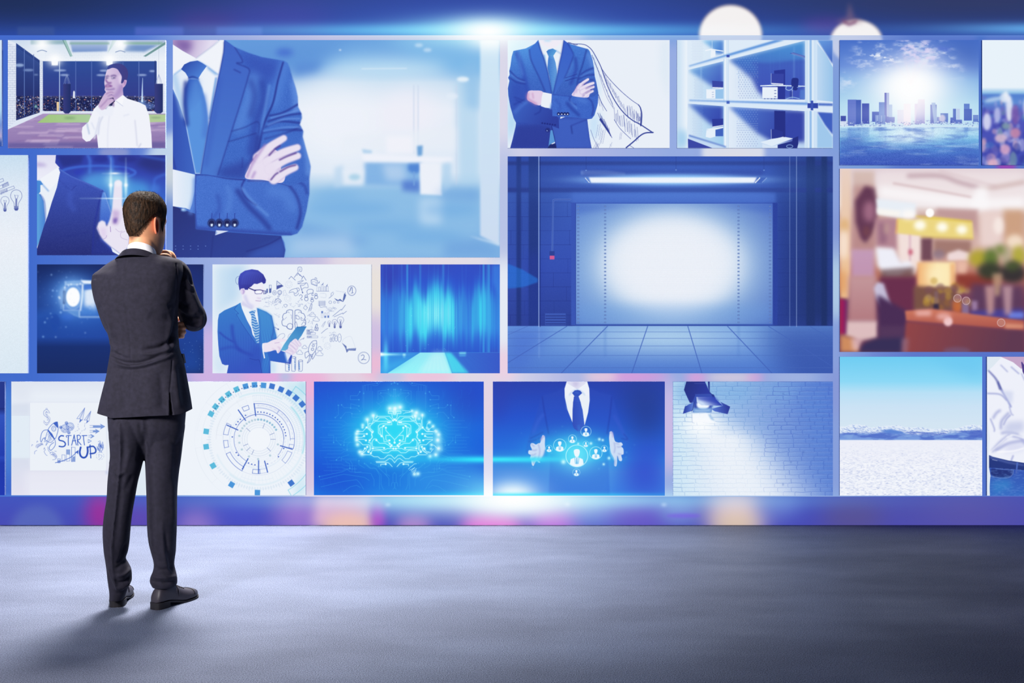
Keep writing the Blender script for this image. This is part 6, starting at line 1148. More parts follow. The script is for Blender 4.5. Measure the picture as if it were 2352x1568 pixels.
# ---- stage lamp on brick
def pic_brickwall(x0, y0, x1, y1):
    P = Pic(x0, y0, x1, y1, (150, 200, 236)).v(1535, 865, 5.5026)
    P.f("62 58 2082 58 2082 1510 62 1510", ('g', 200, 900, (196, 226, 244), 2100, 500, (80, 116, 206))); P.f("62 58 1200 58 1000 330 62 330", (126, 178, 228), .8, 0, 90); P.f("1500 58 2082 58 2082 1510 1950 1510 1800 700", (90, 134, 214), .7, 0, 120); P.f("1200 58 1700 58 1500 330 1200 300", (120, 170, 226), .6, 0, 80)
    ys, xs = P.full(); X, Y = P.grid(ys, xs)
    a = np.clip((Y - 480) / 300., 0, 1); cen = 560 + (Y - 500) * .42; wd = 330 + (Y - 450) * .42
    P.put(ys, xs, (np.exp(-np.abs((X - cen) / np.maximum(wd, 50)) ** 2.6) * a).astype(np.float32), (238, 243, 250), .96); P.glow(420, 560, 260, 180, (245, 250, 255), .8)
    r = np.random.RandomState(3)
    y = 64; k = 0
    while y < 1510:
        h = 55 + 3 * r.randn(); lit = lambda x: float(np.exp(-abs((x - (560 + (y - 500) * .42)) / max(330 + (y - 450) * .42, 50)) ** 2.6) * min(1, max(0, (y - 480) / 300)))
        x = 62 - 120 * r.rand()
        pts = []
        while x < 2090:
            w = 175 + 18 * r.randn(); L0 = 1 - .86 * lit(x + w / 2); c = (92, 138, 205) if x < 1200 else (66, 98, 190)
            P.l([x + 6, y + 3 * r.randn(), x + w * .5, y + 3 * r.randn(), x + w - 8, y + 2.5 * r.randn()], 5.5, c, (.5 + .5 * r.rand()) * L0, 1, 1.5)
            P.l([x + 8, y + 7, x + w - 10, y + 6], 5, (226, 240, 250), .4 * L0, 1, 2)
            P.l([x, y + 4, x + 2 * r.randn() - 3, y + h * .5, x + 3, y + h - 4], 5.5, c, (.4 + .5 * r.rand()) * L0, 1, 1.5)
            if r.rand() < .12: P.l([x + w * r.rand(), y + 8, x + w * .5, y + 30], 3, c, .5 * L0, 1, 2)
            x += w
        y += h; k += 1
    for x, yy in ((1452, 215), (1832, 780), (1710, 950), (1550, 1080), (1450, 1360), (1640, 320), (1850, 330)): P.e(x, yy, 6, 14, (70, 100, 180), .8, 2)
    P.grain(2, 4)
    P.f("500 58 524 58 524 190 548 215 530 230 505 140", (44, 60, 145)); P.f("228 58 462 58 530 210 545 240 345 240 300 330 272 328 240 260 198 165", ('g', 220, 80, (40, 52, 130), 480, 230, (46, 60, 160))); P.l("330 85 460 85", 4, (96, 112, 190), .7, 0, 1); P.l("340 222 530 218 575 255", 8, (60, 80, 170), .9, 0)
    P.f("345 222 545 215 590 260 600 290 560 370 545 450 310 450 300 330", (56, 80, 175)); P.f("540 215 575 225 598 275 560 260", (40, 56, 140))
    P.e(440, 352, 82, 62, (240, 247, 254), 1, 3); P.l("312 330 315 430 330 445 540 440 552 370", 12, (150, 190, 232), .9, 0, 2); P.f("315 395 545 395 535 450 320 450", (130, 178, 228), .8, 0, 5); P.l("340 425 420 430 520 420", 8, (225, 240, 252), .8, 1, 2)
    P.f("355 255 590 258 600 285 692 366 420 360 360 320", ('g', 560, 260, (52, 72, 180), 460, 360, (200, 218, 246))); P.f("358 252 590 255 640 310 600 330 380 290", (54, 74, 182), .75, 0, 12)
    P.f("325 318 210 375 184 468 298 432 310 380", ('g', 200, 400, (46, 66, 165), 310, 400, (90, 125, 212))); P.f("655 315 782 378 750 472 585 436 545 405 692 366", ('g', 560, 420, (84, 118, 210), 760, 400, (48, 62, 155))); P.l("325 318 312 400 298 432", 7, (36, 50, 130), .9, 0)
    P.f("300 470 470 455 520 470 590 565 605 588 460 582 305 580", (244, 248, 254), .95, 0, 3); P.f("500 470 540 485 592 562 540 540", (130, 175, 222), .8, 0, 8); P.l("298 475 303 580 330 585", 5, (120, 150, 200), .8, 0); P.l("440 580 520 592 605 590", 3, (150, 180, 220), .7, 0)
    P.glow(420, 640, 220, 120, (255, 255, 255), .6)
    return P

# ---- bokeh backdrop wall and its frosted centre panel
def pic_backdrop(x0, y0, x1, y1, panel):
    P = Pic(x0, y0, x1, y1, (60, 90, 190), .5)
    ys, xs = P.full(); X, Y = P.grid(ys, xs); x, y = X[0], Y[:, 0]
    if not panel:
        P.vg((-900, (34, 48, 92)), (0, (36, 56, 116)), (45, (40, 64, 140)), (82, (46, 76, 172)), (600, (60, 90, 190)), (1138, (66, 84, 190)), (1206, (72, 76, 182)))
        P.glow(1120, 20, 620, 110, (70, 100, 215), .5, 1, 'n'); P.glow(0, 0, 330, 60, (32, 46, 84), .8, 1, 'n'); P.glow(2250, 0, 480, 62, (52, 60, 100), .8, 1, 'n')
        P.e(475, 62, 80, 30, (96, 60, 140), .55, 22); P.e(640, 50, 120, 40, (78, 70, 170), .5, 30); P.e(1900, 60, 60, 16, (110, 60, 150), .5, 12)
        for xa, xb, c in ((310, 421, (84, 96, 196)), (497, 602, (84, 100, 200)), (40, 125, (60, 84, 150))): P.f([xa, 62, xb, 62, xb, 82, xa, 82], c, .6, 0, 2)
        # lower strip
        P.e(85, 1215, 60, 55, (92, 112, 190), .7, 8); P.e(230, 1180, 34, 50, (168, 44, 150), .85, 16); P.e(320, 1190, 40, 30, (120, 70, 170), .6, 20); P.e(455, 1205, 48, 36, (156, 126, 205), .85, 18); P.e(560, 1170, 70, 60, (76, 84, 205), .7, 30); P.e(690, 1180, 60, 60, (170, 126, 212), .8, 22); P.f("725 1135 860 1135 852 1210 715 1210", (222, 180, 214), .9, 0, 10); P.e(800, 1208, 62, 32, (242, 196, 178), .9, 12); P.f("858 1150 880 1150 885 1210 853 1210", (190, 70, 200), .85, 0, 8)
        P.e(950, 1205, 40, 24, (196, 140, 205), .8, 12); P.e(930, 1150, 100, 22, (150, 205, 242), .8, 22); P.e(1130, 1210, 72, 36, (232, 110, 214), .95, 14); P.e(1272, 1200, 60, 34, (196, 108, 222), .95, 18); P.e(1365, 1180, 60, 30, (110, 146, 226), .8, 20); P.e(1470, 1185, 80, 36, (126, 98, 212), .7, 26); P.e(1560, 1175, 46, 30, (130, 158, 222), .8, 16); P.e(1690, 1175, 74, 56, (224, 202, 206), .95, 24); P.e(1690, 1205, 60, 24, (232, 204, 160), .7, 16); P.e(1790, 1160, 50, 30, (112, 136, 215), .7, 18)
        P.f("1880 1138 3100 1138 3100 1210 1900 1210", (88, 80, 160), .8, 0, 40); P.e(1960, 1190, 70, 36, (92, 84, 140), .7, 20); P.e(2220, 1170, 100, 40, (100, 92, 165), .7, 40)
        for xx, yy in ((891, 1159), (1525, 1159), (1303, 1158)): P.e(xx, yy, 6, 3, (190, 210, 248), .8, 1)
        P.e(1570, 1184, 40, 5, (120, 90, 225), .7, 3)
    else:
        cs = [(-700, (60, 96, 195)), (0, (66, 106, 204)), (70, (66, 108, 206)), (300, (92, 126, 212)), (480, (160, 175, 226)), (620, (200, 192, 226)), (760, (226, 206, 226)), (1000, (228, 216, 226)), (1160, (218, 216, 234)), (1300, (180, 186, 228)), (1540, (150, 172, 226)), (1750, (150, 170, 224)), (1920, (136, 160, 220)), (2100, (92, 122, 204)), (3100, (66, 90, 185))]
        rowc = np.stack([np.interp(x, [c[0] for c in cs], [c[1][i] for c in cs]) for i in range(3)], 1)
        P.a[:] = rowc[None].astype(np.float32)
        P.f("-700 60 1000 60 1100 105 -700 105", (98, 134, 214), .6, 0, 30); P.f("-700 60 350 60 350 110 -700 110", (62, 98, 202), .9, 0, 30)
        P.f("380 560 700 560 800 600 480 640 380 640", (150, 172, 224), .8, 0, 30); P.f("470 620 490 620 490 760 470 760", (122, 158, 222), .8, 0, 20); P.f("384 100 396 100 396 300 384 300", (92, 140, 220), .8, 0, 10)
        P.e(395, 385, 62, 78, (196, 216, 236), .95, 8); P.e(395, 420, 55, 45, (214, 212, 204), .5, 12); P.e(262, 350, 36, 14, (150, 158, 208), .8, 5); P.e(384, 520, 30, 90, (104, 138, 212), .8, 16)
        P.e(480, 830, 60, 90, (206, 180, 228), .9, 18); P.f("440 855 700 855 700 885 440 885", (208, 176, 226), .9, 0, 14); P.e(610, 866, 60, 16, (232, 168, 222), .9, 10); P.e(710, 890, 50, 50, (238, 178, 216), .9, 12); P.e(655, 866, 14, 12, (170, 196, 228), .8, 6)
        P.e(860, 680, 46, 90, (232, 226, 220), .95, 14); P.f("760 590 1160 590 1160 612 760 612", (230, 226, 232), .9, 0, 10); P.e(860, 780, 40, 60, (205, 188, 226), .9, 14); P.e(862, 842, 34, 34, (236, 186, 214), .9, 10); P.e(710, 1000, 20, 90, (200, 190, 232), .8, 14); P.e(900, 866, 36, 16, (186, 196, 230), .8, 8); P.e(985, 866, 60, 14, (236, 190, 220), .85, 8)
        P.e(1157, 480, 30, 160, (176, 190, 230), .9, 16); P.e(1157, 700, 36, 110, (230, 236, 246), .95, 14); P.e(1157, 840, 30, 40, (238, 208, 226), .9, 12); P.e(1450, 866, 90, 14, (232, 150, 218), .85, 10); P.e(1380, 866, 40, 14, (230, 206, 222), .9, 8); P.e(1600, 868, 26, 14, (228, 160, 218), .85, 8); P.e(1680, 868, 60, 14, (226, 210, 222), .8, 8); P.e(1735, 868, 20, 12, (226, 160, 214), .7, 8); P.e(1120, 950, 24, 90, (230, 212, 228), .9, 14); P.e(1120, 1090, 26, 60, (222, 222, 246), .9, 16); P.e(1537, 980, 26, 110, (212, 190, 230), .9, 14); P.e(1820, 868, 60, 14, (164, 182, 226), .9, 10)
        P.e(1684, 350, 72, 60, (220, 224, 236), .95, 4); P.e(1684, 380, 55, 30, (226, 220, 224), .5, 10); P.e(1921, 640, 24, 96, (176, 204, 230), .95, 10); P.e(1921, 540, 20, 60, (128, 148, 212), .8, 14); P.e(1921, 250, 24, 120, (118, 156, 218), .8, 20); P.e(1921, 900, 20, 60, (136, 150, 214), .8, 14); P.e(1990, 383, 60, 10, (120, 164, 218), .9, 10); P.e(2310, 383, 24, 12, (156, 70, 180), .9, 5); P.f("2040 380 2290 380 2290 390 2040 390", (76, 110, 200), .8, 0, 8); P.f("2000 808 2352 808 2352 820 2000 820", (98, 116, 200), .7, 0, 10); P.f("2244 80 2262 80 2262 390 2244 390", (68, 108, 196), .9, 0, 6); P.f("2250 819 2272 819 2272 1140 2250 1140", (78, 112, 205), .9, 0, 8); P.f("1340 70 1930 70 1930 96 1340 96", (108, 150, 218), .8, 0, 12)
        P.f("-20 1138 700 1138 700 1142 -20 1142", (92, 140, 220), .8, 0, 3); P.e(15, 990, 14, 110, (80, 150, 222), .9, 14)
    a = 1.0 if not panel else .9
    # bokeh discs, then lens-flare glows, painted into the sheet's picture
    for cx, cy, rx, ry in ((1678, 82, 72, 70), (1967, 96, 60, 50)):
        P.e(cx, cy, rx, ry, (250, 246, 244), a * (.97 if not panel else .6), 3); P.c(cx, cy, rx, 3, (222, 180, 150), .5 if not panel else 0, ry, 180, 360, 2)
    if not panel: P.f("1951 4 1962 40 1985 50 1950 58 1918 50 1944 40", (150, 110, 130), .5, 0, 4); P.f("1934 44 1951 52 1970 44 1966 54 1950 60 1938 54", (120, 70, 110), .7, 0, 1)
    P.glow(1120, 70, 560, 16, (70, 190, 255), .85); P.glow(1120, 68, 190, 32, (120, 220, 255), .9); P.glow(1120, 72, 80, 30, (255, 255, 255), 1); P.glow(2440, 66, 260, 14, (80, 170, 250), .8)
    P.glow(1180, 1148, 560, 22, (110, 226, 252), .8); P.glow(1180, 1148, 200, 46, (210, 244, 255), .9); P.glow(1180, 1146, 110, 36, (255, 255, 255), 1)
    return P
SCREENS = [
    ('gym', (18, 92, 380, 340), pic_gym, 'wall screen showing a man in a white shirt thinking in a brick gym'),
    ('suit', (397, 92, 1148, 591), pic_suit, 'large wall screen showing a blue suit with folded arms in a blurred office'),
    ('cape', (1166, 92, 1538, 340), pic_cape, 'wall screen showing a suited torso with an inked cape drawing'),
    ('offices', (1555, 92, 1913, 340), pic_offices, 'wall screen showing stacked glass-fronted office rooms with desks'),
    ('city', (1929, 92, 2248, 379), pic_city, 'wall screen showing a city skyline under a bright sun and clouds'),
    ('blurcity', (2256, 92, 2640, 379), pic_blurcity, 'wall screen showing a blurred city seen from above, above the restaurant screen'),
    ('bulbs', (-310, 356, 64, 857), pic_bulbs, 'tall pale wall screen with two sketched light bulbs near its edge'),
    ('touch', (85, 356, 380, 586), pic_touch, 'wall screen showing a suited man pressing a glowing point with one finger'),
    ('spot', (85, 607, 467, 857), pic_spot, 'dark blue wall screen showing a shining stage spotlight'),
    ('tablet', (488, 607, 853, 857), pic_tablet, 'white wall screen showing a man with glasses and a tablet among doodles'),
    ('curtain', (874, 607, 1148, 857), pic_curtain, 'wall screen showing cyan streaks of light above a stage floor'),
    ('garage', (1166, 359, 1913, 857), pic_garage, 'large wall screen showing a lit roller shutter under a tube lamp'),
    ('cafe', (1929, 387, 2640, 808), pic_cafe, 'wall screen showing a blurred warm brown restaurant'),
    ('flat', (1929, 819, 2256, 1138), pic_flat, 'wall screen showing a white salt flat, mountains and blue sky'),
    ('jeans', (2267, 819, 2640, 1138), pic_jeans, 'wall screen showing a white shirt and blue jeans'),
    ('edgeblue', (-330, 876, 11, 1137), pic_edge_blue, 'dark blue wall screen mostly cut off, beside the start up screen'),
    ('startup', (26, 876, 380, 1137), pic_startup, 'white wall screen with START UP lettering and a sketched rocket'),
    ('dial', (397, 876, 702, 1137), pic_dial, 'white wall screen with a round blue technical dial'),
    ('brain', (721, 876, 1111, 1137), pic_brain, 'blue wall screen showing a glowing circuit brain'),
    ('network', (1132, 876, 1527, 1138), pic_network, 'blue wall screen showing two open hands around round person icons'),
    ('brickwall', (1546, 876, 1913, 1138), pic_brickwall, 'wall screen showing a stage lamp lighting a pale brick wall'),
    ('edgepale', (-330, 92, 4, 335), pic_edge_pale, 'pale wall screen mostly cut off, beside the gym screen'),
]
# ---------------------------------------------------------------- setting: floor, bokeh wall, frosted panel
def asphalt():
    m, nt, b = mat('rough_floor', lin(134, 136, 144), .55, .35)
    tc = nt.nodes.new('ShaderNodeTexCoord')
    n1 = nt.nodes.new('ShaderNodeTexNoise'); n1.inputs['Scale'].default_value = 210; n1.inputs['Detail'].default_value = 4; n1.inputs['Roughness'].default_value = .6
    n2 = nt.nodes.new('ShaderNodeTexVoronoi'); n2.inputs['Scale'].default_value = 230
    n3 = nt.nodes.new('ShaderNodeTexNoise'); n3.inputs['Scale'].default_value = .9; n3.inputs['Detail'].default_value = 6; n3.inputs['Roughness'].default_value = .55
    mp = nt.nodes.new('ShaderNodeMapping'); mp.inputs['Scale'].default_value = (1, 2.2, 1)
    L = nt.links.new
    for n in (n1, n2): L(tc.outputs['Object'], n.inputs['Vector'])
    L(tc.outputs['Object'], mp.inputs[0]); L(mp.outputs[0], n3.inputs['Vector'])
    ad = nt.nodes.new('ShaderNodeMath'); ad.operation = 'MULTIPLY_ADD'; L(n2.outputs['Distance'], ad.inputs[0]); ad.inputs[1].default_value = .6; L(n1.outputs[0], ad.inputs[2])
    bp = nt.nodes.new('ShaderNodeBump'); bp.inputs['Distance'].default_value = .004; bp.inputs['Strength'].default_value = 1.0
    L(ad.outputs[0], bp.inputs['Height']); L(bp.outputs[0], b.inputs['Normal'])
    r1 = nt.nodes.new('ShaderNodeValToRGB'); r1.color_ramp.elements[0].position = .41; r1.color_ramp.elements[0].color = (*lin(78, 86, 110), 1)
    r1.color_ramp.elements[1].position = .60; r1.color_ramp.elements[1].color = (*lin(132, 142, 168), 1); L(n1.outputs[0], r1.inputs[0])
    r3 = nt.nodes.new('ShaderNodeValToRGB'); r3.color_ramp.elements[0].position = .38; r3.color_ramp.elements[0].color = (.72, .72, .74, 1)
    r3.color_ramp.elements[1].position = .66; r3.color_ramp.elements[1].color = (1, 1, 1, 1); L(n3.outputs[0], r3.inputs[0])
    mx = nt.nodes.new('ShaderNodeMix'); mx.data_type = 'RGBA'; mx.blend_type = 'MULTIPLY'; mx.inputs[0].default_value = 1
    L(r1.outputs[0], mx.inputs[6]); L(r3.outputs[0], mx.inputs[7]); L(mx.outputs[2], b.inputs['Base Color'])
    rr = nt.nodes.new('ShaderNodeMapRange'); rr.inputs[1].default_value = .35; rr.inputs[2].default_value = .7; rr.inputs[3].default_value = .62; rr.inputs[4].default_value = .42
    L(n3.outputs[0], rr.inputs[0]); L(rr.outputs[0], b.inputs['Roughness'])
    return m
fl = new_obj('floor', box_mesh('floor', -5.2, -2.5, -.1, 5.2, D_WALL + .25, 0), asphalt()); tag(fl, 'rough blue-grey speckled floor, brightest on the left by the wall', kind='structure')

# the wall behind everything: a backlit sheet printed with blurred coloured lights
X0, X1 = -700, 3050
wl = wpt(X0, 1206, D_WALL); wr = wpt(X1, -700, D_WALL)
side_m, _, _ = mat('wall_core', lin(40, 52, 96), .7, .2)
wall = new_obj('wall_back', box_mesh('wall_back', wl[0], D_WALL + .002, 0, wr[0], D_WALL + .2, wr[2]), side_m); tag(wall, 'dark blue display wall with blurred coloured lights', kind='structure')
sheet = new_obj('backlit_sheet', quad_uv('backlit_sheet', wl[0], wl[2] + .0005, wr[0], wr[2], D_WALL), picture_material('bokeh_sheet', pic_backdrop(X0, -700, X1, 1206, 0)), wall)
D_PAN = D_WALL - .03
pl = wpt(-420, 1140, D_PAN); pr = wpt(2760, 81, D_PAN)
pan = new_obj('mounting_panel', box_mesh('mounting_panel', pl[0], D_PAN + .001, pl[2], pr[0], D_WALL + .001, pr[2]), mat('frosted_edge', lin(170, 190, 230), .4, .3)[0])
tag(pan, 'frosted pale blue and pink backlit panel carrying all the wall screens', 'panel')
new_obj('front_sheet', quad_uv('front_sheet', pl[0], pl[2], pr[0], pr[2], D_PAN), picture_material('frosted_sheet', pic_backdrop(-420, 81, 2760, 1140, 1)), pan)

# ---------------------------------------------------------------- the screens
D_SCR = D_PAN - .016
case_m, _, _ = mat('screen_case', lin(150, 170, 215), .5, .3)
for key, (sx0, sy0, sx1, sy1), fn, label in SCREENS:
    a = wpt(sx0, sy1, D_SCR); b_ = wpt(sx1, sy0, D_SCR)
    cx, cz = (a[0] + b_[0]) / 2, (a[2] + b_[2]) / 2
    hx, hz = (b_[0] - a[0]) / 2, (b_[2] - a[2]) / 2
    o = new_obj('wall_screen', box_mesh('screen_case', -hx, .0008, -hz, hx, .0161, hz), case_m, None, (cx, D_SCR, cz))
    tag(o, label, 'screen', 'lit screens on the display wall')
    new_obj('display', quad_uv('display', -hx, -hz, hx, hz, 0), picture_material('picture_' + key, fn(sx0, sy0, sx1, sy1)), o)
# ---------------------------------------------------------------- the man
DM = 4.5
C0 = np.array([(325 - 1176.0) * DM / F, DM])
BETA = math.atan2(C0[0], C0[1])                     # he stands left of the lens: his own axes follow the line of sight to him
LAT = np.array([math.cos(BETA), -math.sin(BETA)]); DEP = np.array([math.sin(BETA), math.cos(BETA)]); DEP3 = np.array([DEP[0], DEP[1], 0])
S = F / DM / math.cos(BETA)
def across(px, v):
    q = px - 1176.0
    return (q * (C0[1] + v * DEP[1]) - F * (C0[0] + v * DEP[0])) / (F * LAT[0] - q * LAT[1])
def UV(px, py, v=0.0):
    u = across(px, v); x, y = C0 + u * LAT + v * DEP
    return np.array([x, y, CAM_H - (py - HOR) * y / F])
ORG = np.array([C0[0], C0[1], 0.0])
def proj(v):
    v = np.asarray(v); return np.stack([1176 + v[:, 0] * F / v[:, 1], HOR - (v[:, 2] - CAM_H) * F / v[:, 1]], 1)

def resample(rows, n):
    """rows: control rows sorted along the first column; smooth interpolation of every other column"""
    r = np.array(rows, float); t = np.linspace(0, len(r) - 1, n); o = []
    for q in t:
        i = min(int(q), len(r) - 2); u = q - i
        a, b, c, d = r[max(i - 1, 0)], r[i], r[i + 1], r[min(i + 2, len(r) - 1)]
        o.append(.5 * (2 * b + (c - a) * u + (2 * a - 5 * b + 4 * c - d) * u * u + (3 * b - a - 3 * c + d) * u ** 3))
    return np.array(o)

def ring(l, r, py, depth, phi, n, e=2.3, dy=0.0):
    th = np.linspace(0, 2 * math.pi, n, endpoint=False)
    c, s_ = np.cos(th), np.sin(th); tl, tr = l, r
    for _ in range(4):                                # settle on the outline seen, near and far flank included
        c0 = UV((l + r) / 2, py, dy); A = (across(r, dy) - across(l, dy)) / 2
        a = A * np.sign(c) * np.abs(c) ** (2 / e); b = depth * np.sign(s_) * np.abs(s_) ** (2 / e)
        x = a * math.cos(phi) + b * math.sin(phi); y = -a * math.sin(phi) + b * math.cos(phi)
        x = x * A / np.abs(x).max()
        P = np.stack([c0[0] + x * LAT[0] + y * DEP[0], c0[1] + x * LAT[1] + y * DEP[1], np.full(n, c0[2])], 1)
        q = proj(P)[:, 0]; l += tl - q.min(); r += tr - q.max()
    return P

def grid_mesh(name, R, cap0=True, cap1=True):
    m, n = R.shape[:2]; v = R.reshape(-1, 3).tolist(); f = []
    for i in range(m - 1):
        for j in range(n):
            k = (j + 1) % n; f.append((i * n + j, i * n + k, (i + 1) * n + k, (i + 1) * n + j))
    for cap, i in ((cap0, 0), (cap1, m - 1)):
        if cap:
            v.append(R[i].mean(0).tolist()); c = len(v) - 1
            for j in range(n):
                k = (j + 1) % n; f.append((i * n + k, i * n + j, c) if i == 0 else (i * n + j, i * n + k, c))
    return v, f

def grid_normals(R):
    du = np.roll(R, -1, 1) - np.roll(R, 1, 1); dv = np.gradient(R, axis=0)
    n = np.cross(du, dv); n /= np.linalg.norm(n, axis=2, keepdims=True) + 1e-9
    c = R.mean(1, keepdims=True); s_ = np.sign(((R - c) * n).sum(2).mean())
    return n * (s_ if s_ else 1)

def seg_dist(p, line):
    q = smooth_pts(pts_of(line), False, 5); best = np.full(len(p), 1e9); side = np.zeros(len(p)); tt = np.zeros(len(p))
    n = len(q) - 1
    for i in range(n):
        d = q[i + 1] - q[i]; L2 = (d ** 2).sum() + 1e-9
        t = np.clip(((p - q[i]) @ d) / L2, 0, 1); e = p - q[i] - t[:, None] * d
        ds = np.sqrt((e ** 2).sum(1)); k = ds < best
        best[k] = ds[k]; tt[k] = (i + t[k]) / n
    return best, tt

def sculpt(R, folds, back=True, taper=True, gain=1.7):
    """press folds and seams into a cloth surface where it is seen from behind; widths in picture units, depth in mm"""
    N = grid_normals(R); P = R.reshape(-1, 3).copy(); n = N.reshape(-1, 3)
    p = proj(P); vis = np.clip(-(n @ DEP3) * 2.4 - .05, 0, 1) if back else np.ones(len(P))
    d = np.zeros(len(P))
    for line, wd, amp in folds:
        ds, t = seg_dist(p, line)
        tp = np.clip(np.minimum(t, 1 - t) * 5 + .15, 0, 1) if taper and wd > 2.2 else 1
        d += gain * amp / 1000 * np.exp(-(ds / wd) ** 2) * tp
    return (P + n * (d * vis)[:, None]).reshape(R.shape)

def tube(ctrl, n=40, m=60, flat=1.0):
    """ctrl rows: px, py, dy, radius -> rings along a smooth path"""
    c = resample(ctrl, m)
    p = np.array([UV(*q[:3]) for q in c])
    return tube3(p, c[:, 3], n, flat)
def tube3(p, rad, n=24, flat=1.0):
    t = np.gradient(p, axis=0); t /= np.linalg.norm(t, axis=1, keepdims=True) + 1e-9
    up = np.array([0.13, 1, .21]); rings = []
    u = up - t[0] * (up @ t[0]); u /= np.linalg.norm(u)
    th = np.linspace(0, 2 * math.pi, n, endpoint=False)
    for i in range(len(p)):
        u = u - t[i] * (u @ t[i]); u /= np.linalg.norm(u) + 1e-9; v = np.cross(t[i], u)
        rings.append(p[i] + rad[i] * (np.cos(th)[:, None] * u * flat + np.sin(th)[:, None] * v))
    return np.array(rings)
def chain(pts, n=10, m=14):
    """rounded tapering chain x,y,z,r (a finger)"""
    c = resample(pts, m); p = c[:, :3]; r = c[:, 3].copy()
    d0 = p[0] - p[1]; d1 = p[-1] - p[-2]; d0 /= np.linalg.norm(d0); d1 /= np.linalg.norm(d1)
    P, Rr = [], []
    for a in (90, 60, 30): P.append(p[0] + d0 * r[0] * math.sin(math.radians(a))); Rr.append(max(r[0] * math.cos(math.radians(a)), 1e-4))
    for q, s_ in zip(p, r): P.append(q); Rr.append(s_)
    for a in (30, 60, 90): P.append(p[-1] + d1 * r[-1] * math.sin(math.radians(a))); Rr.append(max(r[-1] * math.cos(math.radians(a)), 1e-4))
    return tube3(np.array(P), np.array(Rr), n)

def join(parts):
    V, Fc = [], []
    for v, f in parts:
        k = len(V); V += [tuple(q) for q in v]; Fc += [tuple(i + k for i in q) for q in f]
    return V, Fc
def remeshed(name, v, f, voxel, smooth_it, factor=.5):
    me = mesh(name, v, f); o = bpy.data.objects.new(name, me); C.objects.link(o)
    r = o.modifiers.new('r', 'REMESH'); r.mode = 'VOXEL'; r.voxel_size = voxel; r.use_smooth_shade = True
    if smooth_it:
        q = o.modifiers.new('s', 'SMOOTH'); q.factor = factor; q.iterations = smooth_it
    bpy.context.view_layer.update()
    out = bpy.data.meshes.new_from_object(o.evaluated_get(bpy.context.evaluated_depsgraph_get()))
    bpy.data.objects.remove(o); out.name = name
    out.polygons.foreach_set('use_smooth', [True] * len(out.polygons))
    return out
def shift(v): return [tuple(np.asarray(q) - ORG) for q in v]
def local(me):
    co = np.empty(len(me.vertices) * 3, np.float32); me.vertices.foreach_get('co', co)
    co = (co.reshape(-1, 3) - ORG).ravel().astype(np.float32); me.vertices.foreach_set('co', co); me.update(); return me

# ---- materials
def cloth(name, col, col2, bump=.00035):
    m, nt, b = mat(name, col, .82, .18); L = nt.links.new
    b.inputs['Sheen Weight'].default_value = .03; b.inputs['Sheen Tint'].default_value = (.75, .75, 1, 1)
    tc = nt.nodes.new('ShaderNodeTexCoord'); wv = []
    for ax in ('X', 'Z'):
        q = nt.nodes.new('ShaderNodeTexWave'); q.bands_direction = ax; q.inputs['Scale'].default_value = 420; q.inputs['Distortion'].default_value = 1.2; q.inputs['Detail Scale'].default_value = 6
        L(tc.outputs['Object'], q.inputs['Vector']); wv.append(q)
    n = nt.nodes.new('ShaderNodeTexNoise'); n.inputs['Scale'].default_value = 60; n.inputs['Detail'].default_value = 5; L(tc.outputs['Object'], n.inputs['Vector'])
    a = nt.nodes.new('ShaderNodeMath'); a.operation = 'MULTIPLY'; L(wv[0].outputs['Fac'], a.inputs[0]); L(wv[1].outputs['Fac'], a.inputs[1])
    a2 = nt.nodes.new('ShaderNodeMath'); a2.operation = 'ADD'; L(a.outputs[0], a2.inputs[0]); L(n.outputs[0], a2.inputs[1])
    bp = nt.nodes.new('ShaderNodeBump'); bp.inputs['Distance'].default_value = bump; bp.inputs['Strength'].default_value = .6; L(a2.outputs[0], bp.inputs['Height']); L(bp.outputs[0], b.inputs['Normal'])
    r = nt.nodes.new('ShaderNodeValToRGB'); r.color_ramp.elements[0].color = (*col, 1); r.color_ramp.elements[1].color = (*col2, 1); r.color_ramp.elements[0].position = .35; r.color_ramp.elements[1].position = 1.1 if False else 1.0
    L(a2.outputs[0], r.inputs[0]); L(r.outputs[0], b.inputs['Base Color'])
    return m
suit_m = cloth('charcoal_wool', lin(29, 28, 37), lin(45, 43, 58))
trouser_m = suit_m
shirt_m, _nt, _b = mat('white_cotton', lin(236, 236, 240), .7, .25); noise_bump(_nt, _b, 400, .0003)
shoe_m, _nt, _b = mat('black_leather', lin(52, 48, 58), .5, .4); noise_bump(_nt, _b, 220, .0004)
sole_m, _nt, _b = mat('dark_sole', lin(30, 28, 34), .6, .3)
def skin_mat():
    m, nt, b = mat('skin', lin(224, 168, 132), .55, .35); L = nt.links.new
    b.inputs['Subsurface Weight'].default_value = .12; b.inputs['Subsurface Radius'].default_value = (.012, .005, .003); b.inputs['Subsurface Scale'].default_value = .6
    tc, n, bp = noise_bump(nt, b, 260, .0004, .5)
    at = nt.nodes.new('ShaderNodeVertexColor'); at.layer_name = 'tone'
    n2 = nt.nodes.new('ShaderNodeTexNoise'); n2.inputs['Scale'].default_value = 420; L(tc.outputs['Object'], n2.inputs['Vector'])
    mr = nt.nodes.new('ShaderNodeMapRange'); mr.inputs[3].default_value = .86; mr.inputs[4].default_value = 1.12; L(n2.outputs[0], mr.inputs[0])
    mx = nt.nodes.new('ShaderNodeVectorMath'); mx.operation = 'SCALE'; L(at.outputs[0], mx.inputs[0]); L(mr.outputs[0], mx.inputs['Scale']); L(mx.outputs[0], b.inputs['Base Color'])
    return m
skin_m = skin_mat()
hair_m, _nt, _b = mat('dark_brown_hair', lin(52, 38, 27), .62, .18)
_tc, _n, _bp = noise_bump(_nt, _b, 120, .004, 1.0, 4, 'Object', (1, 1, .28))
